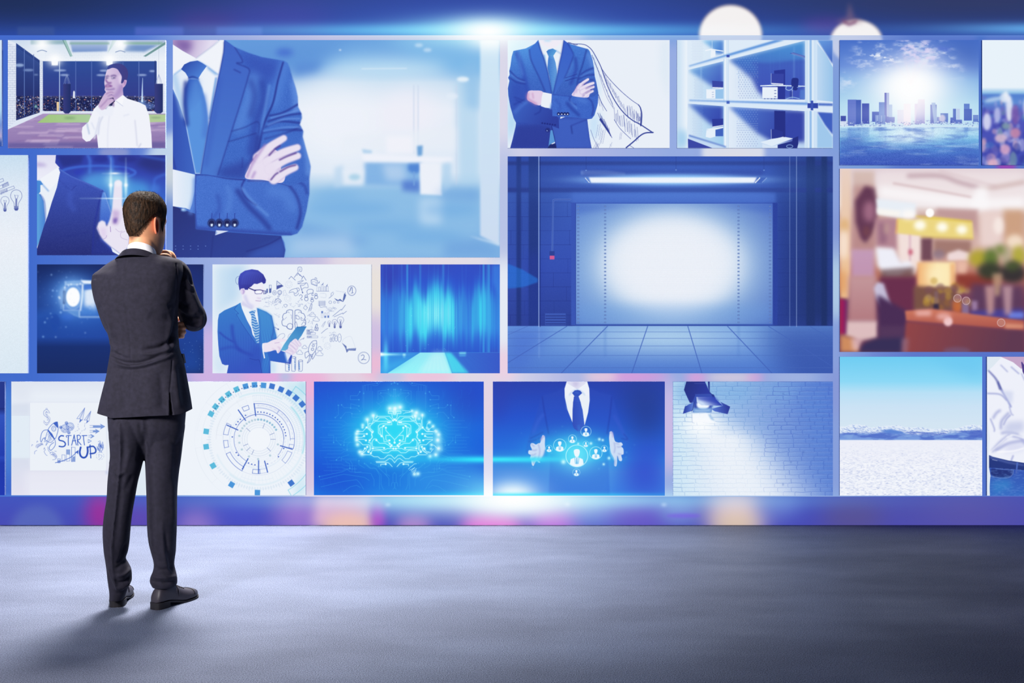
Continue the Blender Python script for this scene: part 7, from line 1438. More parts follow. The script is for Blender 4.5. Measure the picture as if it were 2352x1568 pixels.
_r = _nt.nodes.new('ShaderNodeValToRGB'); _r.color_ramp.elements[0].color = (*lin(24, 16, 10), 1); _r.color_ramp.elements[1].color = (*lin(72, 50, 33), 1); _r.color_ramp.elements[0].position = .35; _r.color_ramp.elements[1].position = .75
_nt.links.new(_n.outputs[0], _r.inputs[0]); _nt.links.new(_r.outputs[0], _b.inputs['Base Color'])

# ---- head frame: forward f, right r, up u
PSI = math.radians(52) + BETA; PITCH = math.radians(4)
HC = UV(332, 516.5, .005); HS = 1.04
fw = np.array([math.sin(PSI) * math.cos(PITCH), math.cos(PSI) * math.cos(PITCH), -math.sin(PITCH)])
rt = np.array([math.cos(PSI), -math.sin(PSI), 0.0]); upv = np.cross(rt, fw)
HL = .885
def head(f, r, u): return HC + HL * (np.multiply.outer(f, fw) + np.multiply.outer(r, rt)) + HS * np.multiply.outer(u, upv)
#        u      back    front   half-width  e
HEAD = [(-.118, .030, .078, .016, 2.0), (-.112, .012, .088, .028, 2.0), (-.100, -.020, .094, .041, 2.1), (-.085, -.042, .096, .051, 2.2), (-.065, -.060, .097, .059, 2.3), (-.045, -.074, .097, .064, 2.3),
        (-.025, -.085, .096, .068, 2.3), (0, -.094, .092, .071, 2.3), (.020, -.099, .096, .074, 2.3), (.040, -.102, .099, .0765, 2.3), (.062, -.102, .098, .077, 2.3), (.084, -.096, .090, .073, 2.2), (.104, -.083, .074, .062, 2.1), (.119, -.061, .050, .044, 2.0), (.128, -.034, .024, .024, 2.0), (.1305, -.012, .004, .008, 2.0)]
HEAD = [(u, b, f + .011 * float(np.clip((.05 - u) / .03, 0, 1)), w_, e) for u, b, f, w_, e in HEAD]
HR = resample(HEAD, 60)
def head_pt(u, al, off=0.0):
    """point on the skull at height u and azimuth al (0 = face, pi = back, +pi/2 = his right)"""
    u = np.asarray(u, float); al = np.asarray(al, float)
    g = [np.interp(u, HR[:, 0], HR[:, k]) for k in (1, 2, 3, 4)]
    c, s_ = np.cos(al), np.sin(al); mid = (g[0] + g[1]) / 2; hl = (g[1] - g[0]) / 2
    f = mid + (hl + off) * np.sign(c) * np.abs(c) ** (2 / g[3]); r = (g[2] + off) * np.sign(s_) * np.abs(s_) ** (2 / g[3])
    return f, r, u
def head_grid(n=72):
    al = np.linspace(0, 2 * math.pi, n, endpoint=False); R = []
    for row in HR:
        f, r, u = head_pt(np.full(n, row[0]), al)
        face = np.exp(-(np.minimum(al, 2 * math.pi - al) / .55) ** 2)
        az = np.minimum(al, 2 * math.pi - al)
        k = row[0]
        f = f - .007 * np.exp(-((k - .004) / .012) ** 2) * np.exp(-((az - .38) / .16) ** 2)          # eye sockets
        f = f + .004 * np.exp(-((k - .024) / .009) ** 2) * np.exp(-((az - .34) / .25) ** 2)          # brow ridge
        f = f + .004 * np.exp(-((k + .064) / .006) ** 2) * np.exp(-(az / .26) ** 2) + .004 * np.exp(-((k + .077) / .006) ** 2) * np.exp(-(az / .22) ** 2) - .003 * np.exp(-((k + .0705) / .003) ** 2) * np.exp(-(az / .27) ** 2)   # lips
        r = r + np.sign(r) * .004 * np.exp(-((k + .015) / .018) ** 2) * np.exp(-((az - .85) / .25) ** 2)   # cheekbones
        R.append(head(f, r, u))
    return np.array(R)
parts = [grid_mesh('h', head_grid())]
nose = []
for u, fr, hw, dp in ((.016, .104, .006, .008), (0, .107, .007, .012), (-.018, .113, .009, .014), (-.032, .121, .0125, .016), (-.040, .122, .015, .015), (-.047, .113, .012, .012)):
    th = np.linspace(0, 2 * math.pi, 14, endpoint=False); nose.append(head(fr - dp + dp * np.cos(th), hw * np.sin(th), np.full(14, u)))
parts.append(grid_mesh('n', np.array(nose)))
# neck
nk = []
for t in np.linspace(0, 1, 16):
    c = (1 - t) * np.array([*UV(325, 590, 0)[:2], 1.50]) + t * head(-.012, 0, -.03); a = .0565 - .006 * t ; th = np.linspace(0, 2 * math.pi, 40, endpoint=False)
    nk.append(c + np.stack([a * np.cos(th), a * .98 * np.sin(th), 0 * th], 1))
parts.append(grid_mesh('k', np.array(nk)))
# the hidden trunk, limbs and the hands, all one skin
TPHI = math.radians(20)
core = np.array([ring(l, r, y, d, TPHI, 40) for y, l, r, d in ((590, 292, 352, .05), (604, 258, 396, .075), (640, 240, 396, .095), (700, 246, 392, .095), (780, 268, 394, .085), (860, 268, 402, .095), (930, 268, 404, .10), (985, 274, 402, .09), (1012, 285, 395, .07))])
parts.append(grid_mesh('c', core))
RA = [(398, 622, .0, .040), (414, 660, .01, .040), (431, 700, .04, .038), (447, 736, .085, .036), (432, 700, .125, .034), (410, 650, .155, .030), (394, 612, .165, .026), (388, 600, .165, .027)]
LA = [(236, 640, .0, .038), (246, 690, .03, .038), (262, 745, .10, .036), (285, 764, .165, .034), (330, 764, .20, .031), (372, 760, .20, .028), (392, 757, .185, .027)]
parts += [grid_mesh('a', tube(RA, 20, 50)), grid_mesh('b', tube(LA, 20, 50))]
for leg in ([(300, 1000, .0, .07), (292, 1060, .0, .06), (276, 1150, .0, .047), (268, 1230, .01, .047), (269, 1300, .03, .030), (268, 1335, .03, .026)], [(366, 1000, .0, .07), (370, 1060, .0, .06), (371, 1150, .0, .047), (372, 1230, .0, .047), (374, 1300, .0, .030), (375, 1325, .01, .026)]): parts.append(grid_mesh('l', tube(leg, 20, 40)))
# right hand, closed loosely under the chin
def P3(px, py, dy): return tuple(UV(px - (6 if py < 700 else 0), py, dy))
def fing(pts, r0, r1):
    n = len(pts); return grid_mesh('f', chain([(*P3(*q), r0 + (r1 - r0) * i / (n - 1)) for i, q in enumerate(pts)]))
parts.append(grid_mesh('p', chain([(*P3(396, 606, .165), .023), (*P3(398, 596, .16), .026), (*P3(394, 587, .15), .025), (*P3(389, 583, .14), .019)], 16, 14)))
for q in ([(396, 586, .125), (389, 578, .104), (379, 577, .088), (373, 582, .098)], [(397, 591.5, .125), (389, 586, .092), (377, 585.5, .076), (370, 588, .09)], [(397, 597, .125), (388, 594, .098), (376, 593.5, .084), (369, 595, .096)], [(396, 602, .13), (388, 601, .106), (377, 600.5, .094), (371, 601, .104)]): parts.append(fing(q, .0080, .0064))
parts.append(fing([(392, 592, .17), (384, 585, .165), (376, 581, .15), (369, 580, .128)], .0118, .0090))
# left hand, fingers curled round the right arm
parts.append(grid_mesh('q', chain([(*P3(388, 757, .185), .026), (*P3(400, 757, .165), .031), (*P3(410, 757, .13), .030)], 16, 12)))
for i, (y, l) in enumerate(((742, 0), (752, 2.5), (762.5, 2), (772, -1.5))): parts.append(fing([(406, 757 + (y - 757) * .8, .14), (417 + l, y, .115), (421 + l, y + .5, .075), (415 + l, y + 1, .05), (409 + l, y + 1, .06)], .0105, .0088))
parts.append(fing([(398, 742, .17), (408, 733, .19), (418, 730, .20)], .0125, .010))
bv, bf = join(parts)
body_me = remeshed('person', bv, bf, .0036, 5, .5)
co = np.empty(len(body_me.vertices) * 3, np.float32); body_me.vertices.foreach_get('co', co); co = co.reshape(-1, 3).astype(float)
# skin tone: beard shadow on jaw and upper lip, redder knuckles and lips
lc = (co - HC) / HS; hf, hr_, hu = lc @ fw * HS / HL, lc @ rt * HS / HL, lc @ upv
base = np.array(lin(230, 164, 122)); tone = np.tile(base, (len(co), 1))
def blend(mask, c): 
    global tone
    tone = tone * (1 - mask[:, None]) + np.array(lin(*c)) * mask[:, None]
inhead = (co[:, 2] > 1.5) & (np.linalg.norm(lc, axis=1) < .2)
sm = lambda x: np.clip(x, 0, 1) ** 2 * (3 - 2 * np.clip(x, 0, 1))
beard = sm((-.03 - hu) / .03) * sm((hf + .005) / .03) * inhead
blend(beard * .55, (150, 118, 96))
HAIRLINE = ([0, .35, .64, .86, .95, 1.01, 1.11, 1.19, 1.28, 1.42, 1.64, 1.80, 2.0, 2.3, 2.65, 3.1416], [.084, .082, .070, .048, .020, -.016, -.030, -.012, .026, .034, .030, .010, -.012, -.036, -.058, -.070])
haz = np.abs(np.arctan2(hr_ / .076, hf / .1)); hd = hu - np.interp(haz, *HAIRLINE)
blend(sm((hd + .018) / .030) * .8 * inhead, (84, 62, 46))
blend((np.exp(-((hu + .07) / .011) ** 2) * np.exp(-(hr_ / .022) ** 2) * (hf > .08) * inhead) * .7, (186, 104, 92))
handm = ((co[:, 2] < 1.0) & (co[:, 2] > .6)) | ((co[:, 2] > 1.45) & (hf > .03) & (np.linalg.norm(lc - np.array([0, 0, 0]), axis=1) < .3) & (hu < -.115))
blend(handm * .35, (214, 140, 112))
ca = body_me.color_attributes.new('tone', 'FLOAT_COLOR', 'POINT'); ca.data.foreach_set('color', np.concatenate([tone, np.ones((len(co), 1))], 1).astype(np.float32).ravel())
man = new_obj('person', local(body_me), skin_m, None, tuple(ORG))
tag(man, 'man in a dark suit seen from behind, hand on chin, facing the wall screens', 'person')
def part(name, v, f, m, label=None, parent=None, smooth=True):
    o = new_obj(name, mesh(name, shift(v) , f, smooth), m, parent or man)
    if label: o['label'] = label
    return o

# ---- ears
for sgn in (1, -1):
    n = 26; V, Fc = [], []
    th = np.linspace(0, 2 * math.pi, n, endpoint=False)
    # outline in the ear's own plane: a across (front-back), b up
    oa = .0150 * np.cos(th) * (1 + .12 * np.sin(th)); ob = .033 * np.sin(th) - .0 ; oa = oa - .006 * np.sin(th)
    rings = []
    for k, (sc_, h) in enumerate(((1.0, -.004), (1.06, .002), (1.05, .007), (.95, .0095), (.84, .008), (.74, .003), (.55, .001), (.35, -.001), (.12, -.002))):
        cx_ = -.000 - .002 * (1 - sc_); a, b = oa * sc_ + .004 * (1 - sc_), ob * sc_ + .002 * (1 - sc_)
        # ear stands away from the head at its rear edge
        lift = h + .0095 * (np.clip(.0165 - a, 0, 1) / .033) * 1.5
        rings.append(head(.004 + a, sgn * (.0715 + lift), -.006 + b))
    v, f = grid_mesh('e', np.array(rings), True, True)
    o = new_obj('ear', mesh('ear', shift(v), f), None, man)
    tcol = np.tile(np.array(lin(226, 128, 94)), (len(v), 1)); inner = np.zeros(len(v)); inner[5 * n:] = .6
    tcol = tcol * (1 - inner[:, None]) + np.array(lin(176, 84, 66)) * inner[:, None]
    ca = o.data.color_attributes.new('tone', 'FLOAT_COLOR', 'POINT'); ca.data.foreach_set('color', np.concatenate([tcol, np.ones((len(v), 1))], 1).astype(np.float32).ravel())
    o.data.materials.append(skin_m)
# ---- eyes and brows
eye_m, _, _ = mat('eye_white', lin(232, 226, 222), .2, .5); iris_m, _, _ = mat('iris', lin(60, 44, 34), .2, .5)
for sgn in (1, -1):
    th = np.linspace(0, 2 * math.pi, 16, endpoint=False); c0 = (.084, sgn * .030, .004)
    q = [head(c0[0] + .0115 * math.cos(a), c0[1] + .0115 * math.sin(a) * np.cos(th), c0[2] + .0115 * math.sin(a) * np.sin(th)) for a in np.linspace(.02, 1.6, 10)]
    v, f = grid_mesh('y', np.array(q)); e_ = part('eye', v, f, eye_m)
    q = [head(c0[0] + .0119 * math.cos(a), c0[1] + .0119 * math.sin(a) * np.cos(th), c0[2] + .0119 * math.sin(a) * np.sin(th)) for a in np.linspace(.02, .5, 5)]
    v, f = grid_mesh('y', np.array(q)); part('iris', v, f, iris_m, None, e_)
    p = np.array([head(*head_pt(.026 + .006 * math.sin(math.pi * t) - .003 * t, sgn * (.16 + .42 * t), -.001)) for t in np.linspace(0, 1, 9)])
    v, f = grid_mesh('w', tube3(p, np.array([.002, .0034, .004, .004, .004, .0036, .003, .0022, .0008]), 8)); part('eyebrow', v, f, hair_m)

# ---- hair: a cropped cap with short strands at its surface
az_k = [0, .35, .64, .86, .95, 1.01, 1.11, 1.19, 1.28, 1.42, 1.64, 1.80, 2.0, 2.3, 2.65, 3.1416]
ub_k = [.084, .082, .070, .048, .020, -.016, -.030, -.012, .026, .034, .030, .010, -.012, -.036, -.058, -.070]
def hair_low(al):
    a = np.abs((al + math.pi) % (2 * math.pi) - math.pi); return np.interp(a, az_k, ub_k)
n, mrow = 160, 56; al = np.linspace(0, 2 * math.pi, n, endpoint=False); lo = hair_low(al) + .013 * sm((np.abs((al + math.pi) % (2 * math.pi) - math.pi) - 1.45) / .25); rows = []
rng = np.random.RandomState(11)
for k in range(mrow):
    t = (k / (mrow - 1)); u = lo + (.1303 - lo) * t
    th_ = .0012 + .0065 * sm(np.clip((u - .0) / .09, 0, 1)) * (.75 + .25 * np.cos(al)) + .0025 * sm((u - lo) / .02)
    if k == 0: th_ = th_ * 0 - .002
    th_ = th_ + .0007 * rng.randn(n) * min(1, k / 6)
    f, r, uu = head_pt(u, al, th_); top = sm((u - .06) / .07) * th_ * .9
    rows.append(head(f, r, uu + top))
hv, hf_ = grid_mesh('hair', np.array(rows), False, True)
V, Fc = list(map(tuple, hv)), list(hf_)
for i in range(21000):
    a = rng.rand() * 2 * math.pi; l0 = float(hair_low(a)); t = rng.rand() ** .8; u = l0 - .010 * (t < .12) * rng.rand() + (.129 - l0) * t
    if i > 15000: u = l0 - .008 + .034 * rng.rand() ** .6; a = math.pi + (rng.rand() - .5) * 4.2; u += float(hair_low(a)) - l0; l0 = float(hair_low(a))
    thk = .0008 + .0065 * float(sm(np.clip(u / .09, 0, 1))) * (.75 + .25 * math.cos(a)) + (.0025 if u - l0 > .02 else 0)
    L_ = .007 + .009 * float(sm(np.clip(u / .08, 0, 1))) * rng.rand()
    if u < l0 + .02: L_ *= .5
    p0 = head(*head_pt(u, a, thk)) + upv * float(sm((u - .06) / .07)) * thk * .9
    dn = 1 - float(sm((u - .085) / .04))
    q = head_pt(u - .6 * L_ * dn, a + .03 * rng.randn() + .16 * (1 - dn) * rng.randn(), thk + (.0008 + .0035 * (1 - dn)) * rng.rand())
    tip = head(*q) + upv * float(sm((u - .06) / .07)) * thk * .9 + upv * .003 * (1 - dn) * rng.rand()
    d = tip - p0; ln = np.linalg.norm(d)
    if ln < 1e-5: continue
    tip = p0 + d / ln * L_
    sd = np.cross(d / ln, p0 - HC); sd = sd / (np.linalg.norm(sd) + 1e-9) * .0004
    kk = len(V); V += [tuple(p0 - sd), tuple(p0 + sd), tuple(tip)]; Fc.append((kk, kk + 1, kk + 2))
part('hair', V, Fc, hair_m, 'short dark brown hair')

# ---- shirt collar, jacket collar
def band(name, c, prof, m, fr=lambda b: 0, n=96, smooth=True, label=None, phi=TPHI + BETA):
    """prof rows: (radius, back height); heights fall away from the back by fr"""
    th = np.linspace(0, 2 * math.pi, n, endpoint=False); R = []
    bk = th  # angle measured from the back of the neck
    for rad, z, drop in prof:
        x = rad * np.sin(bk); y = -rad * np.cos(bk)
        xr = x * math.cos(phi) + y * math.sin(phi); yr = -x * math.sin(phi) + y * math.cos(phi)
        R.append(np.stack([c[0] + xr, c[1] + yr, z - drop * (1 - np.cos(bk)) / 1.0], 1))
    v, f = grid_mesh(name, np.array(R), False, False); return part(name, v, f, m, label)
cs = UV(326, 565, .004)
band('shirt_collar', cs, [(.0540, 1.555, .026), (.0545, 1.5695, .030), (.0560, 1.5715, .031), (.0580, 1.570, .031), (.0610, 1.553, .029), (.0685, 1.52, .028)], shirt_m, label='white shirt collar')
cj = UV(321, 575, .006)
band('jacket_collar', cj, [(.068, 1.525, .03), (.0715, 1.538, .033), (.0735, 1.5425, .034), (.077, 1.542, .035), (.082, 1.536, .035), (.090, 1.526, .034), (.0985, 1.517, .032), (.1005, 1.514, .031), (.0985, 1.512, .03), (.09, 1.515, .03)], suit_m)

# ---- jacket: trunk
JR = [(578, 296, 350, .050), (585, 284, 366, .066), (592, 271, 402, .080), (599, 258, 416.5, .092), (610, 241, 420.5, .100), (621, 227, 422, .106), (631, 213.5, 421, .110), (640, 211, 419, .114), (656, 209.5, 415, .118), (690, 216, 411, .122), (720, 228, 409, .121), (745, 238, 409, .118), (767, 247, 409.5, .114), (783, 251, 411, .111), (800, 253.5, 413, .110),
      (822, 250.5, 420, .113), (842, 247, 425, .118), (865, 243, 429, .124), (900, 234, 435, .131), (925, 228, 439, .135), (948, 223, 442, .138)]
JR = resample(JR, 230)
R = np.array([ring(l, r, y, d, TPHI, 260, 2.35) for y, l, r, d in JR])
hemz = proj(R[-1])
hp = proj(R[-1])[:, 0]; wv = np.interp(hp, [223, 245, 253, 300, 345, 389, 398, 420, 432, 442], [-2, 3, 7, 4, 1.5, 1, 1, -1, -6, -9])   # the hem's wavy line
for i in range(len(R)):
    k = max(0, (i - len(R) * .8) / (len(R) * .2)); R[i, :, 2] -= wv * k / S
R = sculpt(R, [
    ("291 592 288 640 289 700 296 760 300 800 301 860 297 947", 1.1, -1.6),                                     # centre back seam
    ("252 818 268 827 290 833 318 833 345 826 372 814", 4.2, -7.0), ("258 829 285 839 312 841 345 834 380 822 398 812", 4.5, 5.5),
    ("258 843 290 849 330 845 370 832", 4, -3), ("326 804 352 801 374 795 392 781 402 766", 6, -6.5), ("318 812 350 812 385 803 402 790", 5, 5),
    ("252 783 262 796 275 806", 4, 5), ("254 806 266 813 282 817", 3.5, -4.5), ("262 800 280 812 300 817", 4, 3.5),
    ("405 700 407 716 404 735 398 758 393 782 390 812", 5, -6), ("395 735 388 775 384 805", 7, 4), ("404 690 396 700 385 704", 6, -3),
    ("224 700 236 728 250 762", 5, -4), ("236 705 250 738 262 775", 7, 4), ("216 640 226 660 228 700", 6, 3),
    ("300 655 340 652 385 658", 16, -2.5), ("288 610 330 604 380 612", 12, 2.5), ("240 640 280 660 320 690", 16, 2.5), ("340 720 370 735 392 728", 12, -3),
    ("405 606 407 640 406 670 404 700", 1.8, -1.8),                                                              # armhole seam
    ("396 828 394 860 390 900", 2, -2), ("412 835 418 870 426 930", 8, -4), ("402 850 405 890 412 940", 7, 3.5), ("262 870 256 910 250 945", 9, 4), ("275 860 285 900 290 945", 10, -3), ("330 860 345 900 350 940", 14, 3), ("368 850 372 900 374 940", 9, -3),
])
# the side vent: a wedge pressed in behind its front edge
p = proj(R.reshape(-1, 3)); P_ = R.reshape(-1, 3); N_ = grid_normals(R).reshape(-1, 3)
t = np.clip((p[:, 1] - 899) / 50, 0, 1); xl, xr_ = 389.0 + .0 * t, 389.5 + 8.5 * t
ins = np.clip((p[:, 0] - xl) / 1.0, 0, 1) * np.clip((xr_ - p[:, 0]) / 1.2, 0, 1) * (t > 0) * (N_ @ DEP3 < .2)
P_ -= N_ * (ins * .020)[:, None]
out = np.exp(-((p[:, 0] - xl + 2) / 3.0) ** 2) * (t > 0) * (N_ @ DEP3 < .2); P_ += N_ * (out * .004)[:, None]
R = P_.reshape(R.shape)
c_ = R[-1].mean(0); inner = R[-1] + (c_ - R[-1]) * .05; inner[:, 2] = R[-1][:, 2] + .001; up_ = R[-1] + (c_ - R[-1]) * .09; up_[:, 2] = R[-1][:, 2] + .05
R2 = np.concatenate([R, inner[None], up_[None]])
v, f = grid_mesh('jacket', R2, True, False)
jacket = part('jacket', v, f, suit_m, 'charcoal suit jacket with a side vent')
# sleeves
RS = [(390, 622, .0, .034), (401, 618, .0, .0455), (409, 630, .0, .0535), (414, 652, .004, .0545), (421, 672, .014, .0530), (429, 692, .030, .0520), (437, 710, .050, .0525), (444, 724, .070, .0540), (446, 733, .090, .0545), (440, 728, .112, .053), (430, 706, .130, .050), (420, 682, .145, .047), (409, 652, .157, .043), (400, 630, .163, .040), (395, 616, .165, .038)]
R = tube(RS, 72, 150)
R = sculpt(R, [("418 604 428 618 434 640", 3.5, 2.5), ("428 622 436 640 441 656", 3, -4), ("424 640 434 652 443 660", 3, 3.5), ("420 650 430 664 446 672", 3, -3.5), ("412 690 424 700 440 704", 4, -4), ("410 702 428 716 450 722", 4.5, 4.5), ("414 718 434 730 462 732", 4, -4.5), ("424 740 446 748 468 742", 4, 4),
    ("432 660 446 690 458 716", 6, 3), ("474 722 470 745 456 760", 3, -3.5), ("466 722 462 742 448 756", 4, 3), ("410 630 416 660 424 690", 7, -3)], True)
v, f = grid_mesh('sleeve', R, True, True); part('sleeve', v, f, suit_m)
LS = [(258, 655, .01, .030), (248, 650, .01, .042), (243.5, 656, .012, .050), (245, 680, .022, .0505), (252, 710, .045, .049), (262, 740, .085, .047), (274, 757, .118, .048), (286, 763, .150, .048), (305, 764, .178, .046), (335, 763, .196, .042), (362, 760, .198, .039), (378, 758, .193, .037)]
R = tube(LS, 60, 120)
R = sculpt(R, [("212 660 224 672 236 676", 4, -3), ("216 690 228 700 240 704", 4, 3), ("228 716 240 728 252 730", 4, -3)])
v, f = grid_mesh('sleeve', R, True, True); part('sleeve', v, f, suit_m)
# cuffs and pocket flap
for ctrl in ([(393, 614, .165, .0335), (391, 608, .166, .0335), (389.5, 604, .166, .033)], [(376, 758, .1935, .0335), (382, 758, .19, .0335), (386, 757.5, .187, .033)]):
    v, f = grid_mesh('shirt_cuff', tube(ctrl, 32, 8), False, False); part('shirt_cuff', v, f, shirt_m, 'white shirt cuff')
fl_ = []
for px, py, dy in ((416.5, 815, -.02), (421, 812, .03)): fl_.append((px, py, dy))
q = [P3(416, 812, -.02), P3(420.5, 812, .07), P3(424.5, 833, .07), P3(421.0, 834, -.02)]
q2 = [(x + .006, y - .002, z) for x, y, z in q]
part('pocket_flap', q + q2, [(0, 1, 2, 3), (7, 6, 5, 4), (0, 4, 5, 1), (1, 5, 6, 2), (2, 6, 7, 3), (3, 7, 4, 0)], suit_m, smooth=False)

# ---- trousers
def leg(rows, phi):
    q = resample(rows, 150); return np.array([ring(l, r, y, d, phi, 84, 2.1, dy) for y, l, r, d, dy in q])
LL = [(935, 268, 318, .06, .0), (955, 256, 330, .092, .0), (975, 249.5, 336, .106, .0), (1000, 249.5, 337, .102, .0), (1018, 251, 335, .096, .0), (1035, 252, 333.5, .088, .0), (1051, 252, 331, .085, .0), (1080, 249, 324, .080, .0), (1107, 246.5, 317, .076, .0), (1143, 244.5, 310.5, .070, .002), (1174, 239.5, 305, .070, .004), (1200, 236.5, 301.5, .071, .006), (1222, 235.5, 299.5, .072, .008), (1245, 236.5, 297.5, .070, .010), (1267, 238.5, 294, .066, .012), (1283, 241, 289, .062, .014), (1296, 243, 296, .063, .016), (1308, 244.5, 301.5, .064, .018), (1322, 246, 303, .064, .02), (1334, 247.5, 302.5, .062, .022), (1348, 249.5, 296, .058, .024), (1360, 251, 291, .056, .026), (1374, 251, 286.5, .054, .028)]
RL = [(935, 345, 405, .06, .0), (955, 336, 417, .092, .0), (975, 328, 425, .106, .0), (1000, 327, 422.5, .102, .0), (1018, 329, 420, .096, .0), (1035, 331, 418, .089, .0), (1051, 332.5, 416, .086, .0), (1080, 334, 412, .082, .0), (1119, 335.5, 408, .077, .0), (1147, 336.5, 407, .073, .0), (1174, 337, 406.8, .071, .0), (1200, 337.5, 406.5, .070, .0), (1222, 338.5, 406, .070, .0), (1245, 341.5, 405, .068, .0), (1267, 347, 404, .066, .0), (1285, 352, 401.5, .062, .0), (1298, 353, 400.5, .060, .0), (1310, 350.5, 403, .061, .0), (1322, 345.5, 406, .062, .0), (1333, 344, 407.5, .062, .0), (1341, 347.5, 407, .059, .0), (1346, 350, 404, .056, .0)]
HP = [(905, 250, 424, .120), (935, 247, 428, .120), (950, 246.5, 427, .118), (975, 247.5, 425, .114), (990, 249, 423.5, .106), (1005, 253, 419, .090), (1020, 259, 412, .072), (1036, 270, 402, .050), (1050, 290, 380, .03)]
HPr = resample(HP, 60)
lf = [("276 975 277.5 1010 277 1050 274 1090 270 1130 265.5 1170 261 1210 258 1250 258 1290 262 1325 268 1352", 2.0, 4.5), ("284 985 285 1050 281 1100 274 1170 268 1240", 5, -3), ("262 985 272 1000 278 1020", 5, 3), ("250 1010 262 1012 274 1000", 5, -3), ("251 1055 258 1075 272 1090 288 1082", 4, 5), ("249 1066 256 1088 268 1100", 3.5, -4), ("300 1030 290 1060 280 1090", 7, 3), ("328 1000 326 1030 318 1060", 6, -4), ("285 1130 296 1110 306 1090", 6, -3),
      ("246 1230 256 1250 262 1280", 5, 3), ("292 1246 284 1262 278 1284 270 1296", 4, -4.5), ("290 1284 276 1300 266 1304", 3.4, -6), ("300 1304 286 1318 268 1322", 4, 5.5), ("302 1320 288 1334 272 1338 262 1330", 3.4, -6), ("298 1336 284 1348 268 1350", 3.8, 4.5), ("250 1296 256 1322 266 1345", 4, 3), ("246 1310 252 1330 262 1352", 3, -3.5), ("292 1348 280 1360 266 1362", 3, -3)]
rf = [("337 985 339.5 1010 340 1060 342 1110 344 1160 346 1210 350 1250", 2.0, 4.5), ("347 985 348 1060 352 1160 356 1240", 5, -3), ("326 975 334 972 342 990", 4, 4), ("344 972 354 980 358 992 346 1006 336 1022", 5, 3.6), ("328 985 332 1010 331 1040", 5, -5), ("415 985 414 1030 410 1080", 6, 3), ("404 1000 404 1060 400 1120", 7, -2.5), ("398 1100 396 1150 398 1200", 7, 3), ("372 1190 374 1240 380 1290 392 1318", 5, 3), ("380 1220 386 1270 398 1300", 5, -3.5),
      ("350 1270 362 1286 376 1292", 5, -3), ("352 1300 366 1308 384 1306 400 1300", 4, -4), ("346 1320 362 1326 384 1326 406 1322", 3.6, 5), ("344 1331 360 1337 384 1338 406 1333", 3, -6), ("396 1262 392 1290 398 1316", 5, -3)]
hf2 = [("292 952 330 960 336 990 332 1040", 7, -6), ("300 945 330 950 360 946", 5, -4), ("268 952 276 980", 4, 3), ("318 965 326 1000 330 1030", 4, -4), ("270 990 290 1010 310 1020", 9, 2.5), ("360 1000 385 1020 405 1010", 10, 2.5)]
Hh = sculpt(np.array([ring(l, r, y, d, math.radians(14), 140, 2.3) for y, l, r, d in HPr]), hf2)
Ll = sculpt(leg(LL, math.radians(6)), lf); Rl = sculpt(leg(RL, math.radians(20)), rf)
tv, tf = join([grid_mesh('h', Hh), grid_mesh('l', Ll), grid_mesh('r', Rl)])
tr_me = remeshed('trousers', tv, tf, .0038, 3, .5)
tr = new_obj('trousers', local(tr_me), trouser_m, man); tr['label'] = 'charcoal suit trousers with pressed creases'

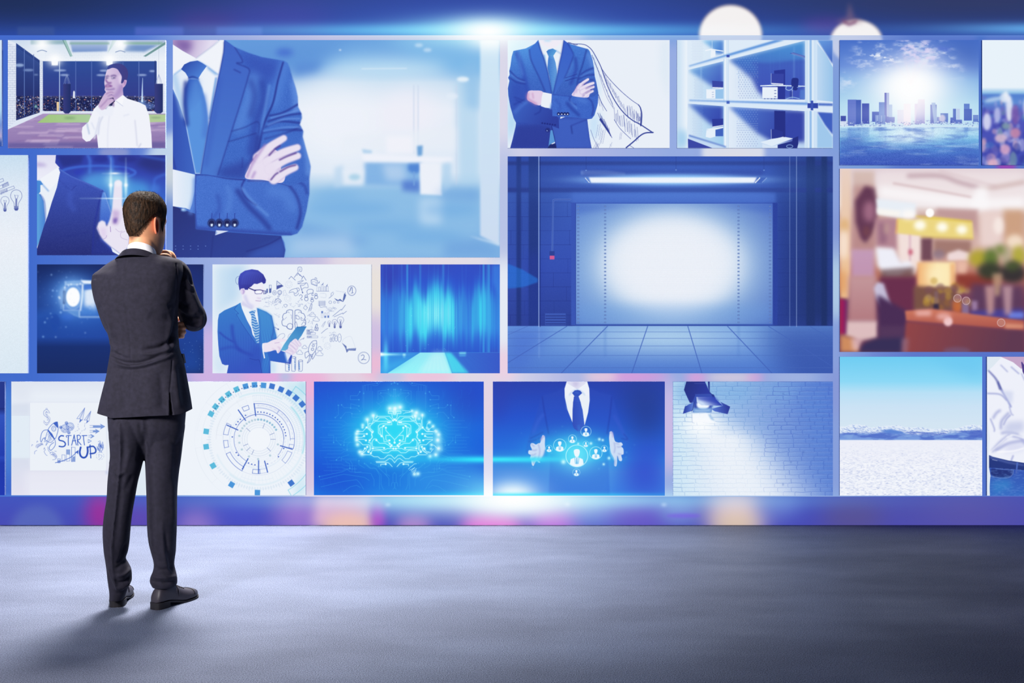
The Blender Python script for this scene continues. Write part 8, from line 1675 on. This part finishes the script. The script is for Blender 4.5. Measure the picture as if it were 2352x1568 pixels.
# ---- shoes
def shoe(hx, hd, yaw):
    y_ = math.radians(yaw); fd = np.array([math.sin(y_), math.cos(y_), 0]); sd = np.array([math.cos(y_), -math.sin(y_), 0]); H0 = np.array([hx, hd, 0.0])
    st = np.array([.89, .95, 1.0, 1.0]) * resample([(-.074, .010, .040, .026), (-.069, .024, .060, .026), (-.055, .0315, .084, .026), (-.03, .0345, .094, .025), (0, .0355, .098, .023), (.03, .0365, .094, .020), (.055, .039, .082, .018), (.08, .0425, .069, .016), (.105, .0455, .059, .014), (.13, .0465, .052, .013), (.155, .0445, .047, .013), (.175, .039, .043, .013), (.192, .030, .038, .014), (.203, .018, .030, .015), (.207, .006, .022, .017)], 60)
    bot = lambda s_: .021 if s_ < -.008 else max(.0, .021 - (s_ + .008) * .021 / .088) + (.010 * max(0, (s_ - .15) / .06) ** 2)
    st[:, 3] = [bot(q) + .0062 for q in st[:, 0]]; st[:, 2] = np.maximum(st[:, 2], st[:, 3] + .014)
    th = np.linspace(0, 2 * math.pi, 44, endpoint=False); R = []
    for s_, w_, h_, b_ in st:
        c, q = np.cos(th), np.sin(th)
        x = w_ * np.sign(c) * np.abs(c) ** .8; z = np.where(q > 0, b_ + .012 + (h_ - b_ - .012) * np.abs(q) ** .85, b_ + .012 - .012 * np.abs(q) ** .5)
        R.append(H0 + s_ * fd + np.multiply.outer(x, sd) + np.stack([0 * z, 0 * z, z], 1))
    root = part('shoe', *grid_mesh('shoe', np.array(R)), shoe_m, 'dark leather lace-up shoe')
    ow = np.array([.89, .95]) * resample([(-.078, .008), (-.072, .026), (-.055, .034), (-.03, .0365), (0, .0365), (.03, .036), (.055, .038), (.08, .044), (.105, .0485), (.13, .0495), (.155, .0475), (.177, .042), (.196, .032), (.208, .018), (.212, .005)], 60)
    def slab(z0f, z1f, s0, s1, gw):
        o_ = [(s_, w_ + gw) for s_, w_ in ow if s0 <= s_ <= s1]; V = []; L = [(s_, w_) for s_, w_ in o_] + [(s_, -w_) for s_, w_ in o_[::-1]]
        n_ = len(L)
        for zf in (z0f, z1f): V += [H0 + s_ * fd + w_ * sd + np.array([0, 0, zf(s_)]) for s_, w_ in L]
        Fc = [(i, (i + 1) % n_, n_ + (i + 1) % n_, n_ + i) for i in range(n_)]
        m_ = len(o_)
        for i in range(m_ - 1):
            a, b, c, d = i, i + 1, n_ - 2 - i, n_ - 1 - i; Fc.append((d, c, b, a)); Fc.append((n_ + a, n_ + b, n_ + c, n_ + d))
        return V, Fc
    bot = lambda s_: .021 if s_ < -.008 else max(.0, .021 - (s_ + .008) * .021 / .088) + (.010 * max(0, (s_ - .15) / .06) ** 2)
    V, Fc = slab(bot, lambda s_: bot(s_) + .0075, -1, 1, 0); part('sole', V, Fc, sole_m, None, root, False)
    V, Fc = slab(lambda s_: 0.0, lambda s_: .0212, -1, -.004, -.001); part('heel', V, Fc, sole_m, None, root, False)
    # toe-cap seam, laces
    def over(s_, k=.0012):
        a, w_, h_, b_ = [np.interp(s_, st[:, 0], st[:, i]) for i in range(4)]; t = np.linspace(.12, math.pi - .12, 19)
        return np.array([H0 + s_ * fd + (w_ + k) * np.sign(math.cos(q)) * abs(math.cos(q)) ** .8 * sd + np.array([0, 0, b_ + .012 + (h_ - b_ - .012 + k) * abs(math.sin(q)) ** .85]) for q in t])
    pts = over(.138); part('toe_cap_seam', *grid_mesh('s', tube3(pts, np.full(len(pts), .0014), 6)), sole_m, None, root)
    for s_ in (.052, .064, .076, .088):
        pts = over(s_, .002)[6:13]; part('lace', *grid_mesh('s', tube3(pts, np.full(len(pts), .0017), 6)), sole_m, None, root)
    pts = over(.045, .001); part('facing', *grid_mesh('s', tube3(pts, np.full(len(pts), .0018), 6)), shoe_m, None, root)
shoe((267.5 - 1176) * 4.545 / F, 4.572, -12)
shoe((377 - 1176) * 4.515 / F, 4.530, 25)
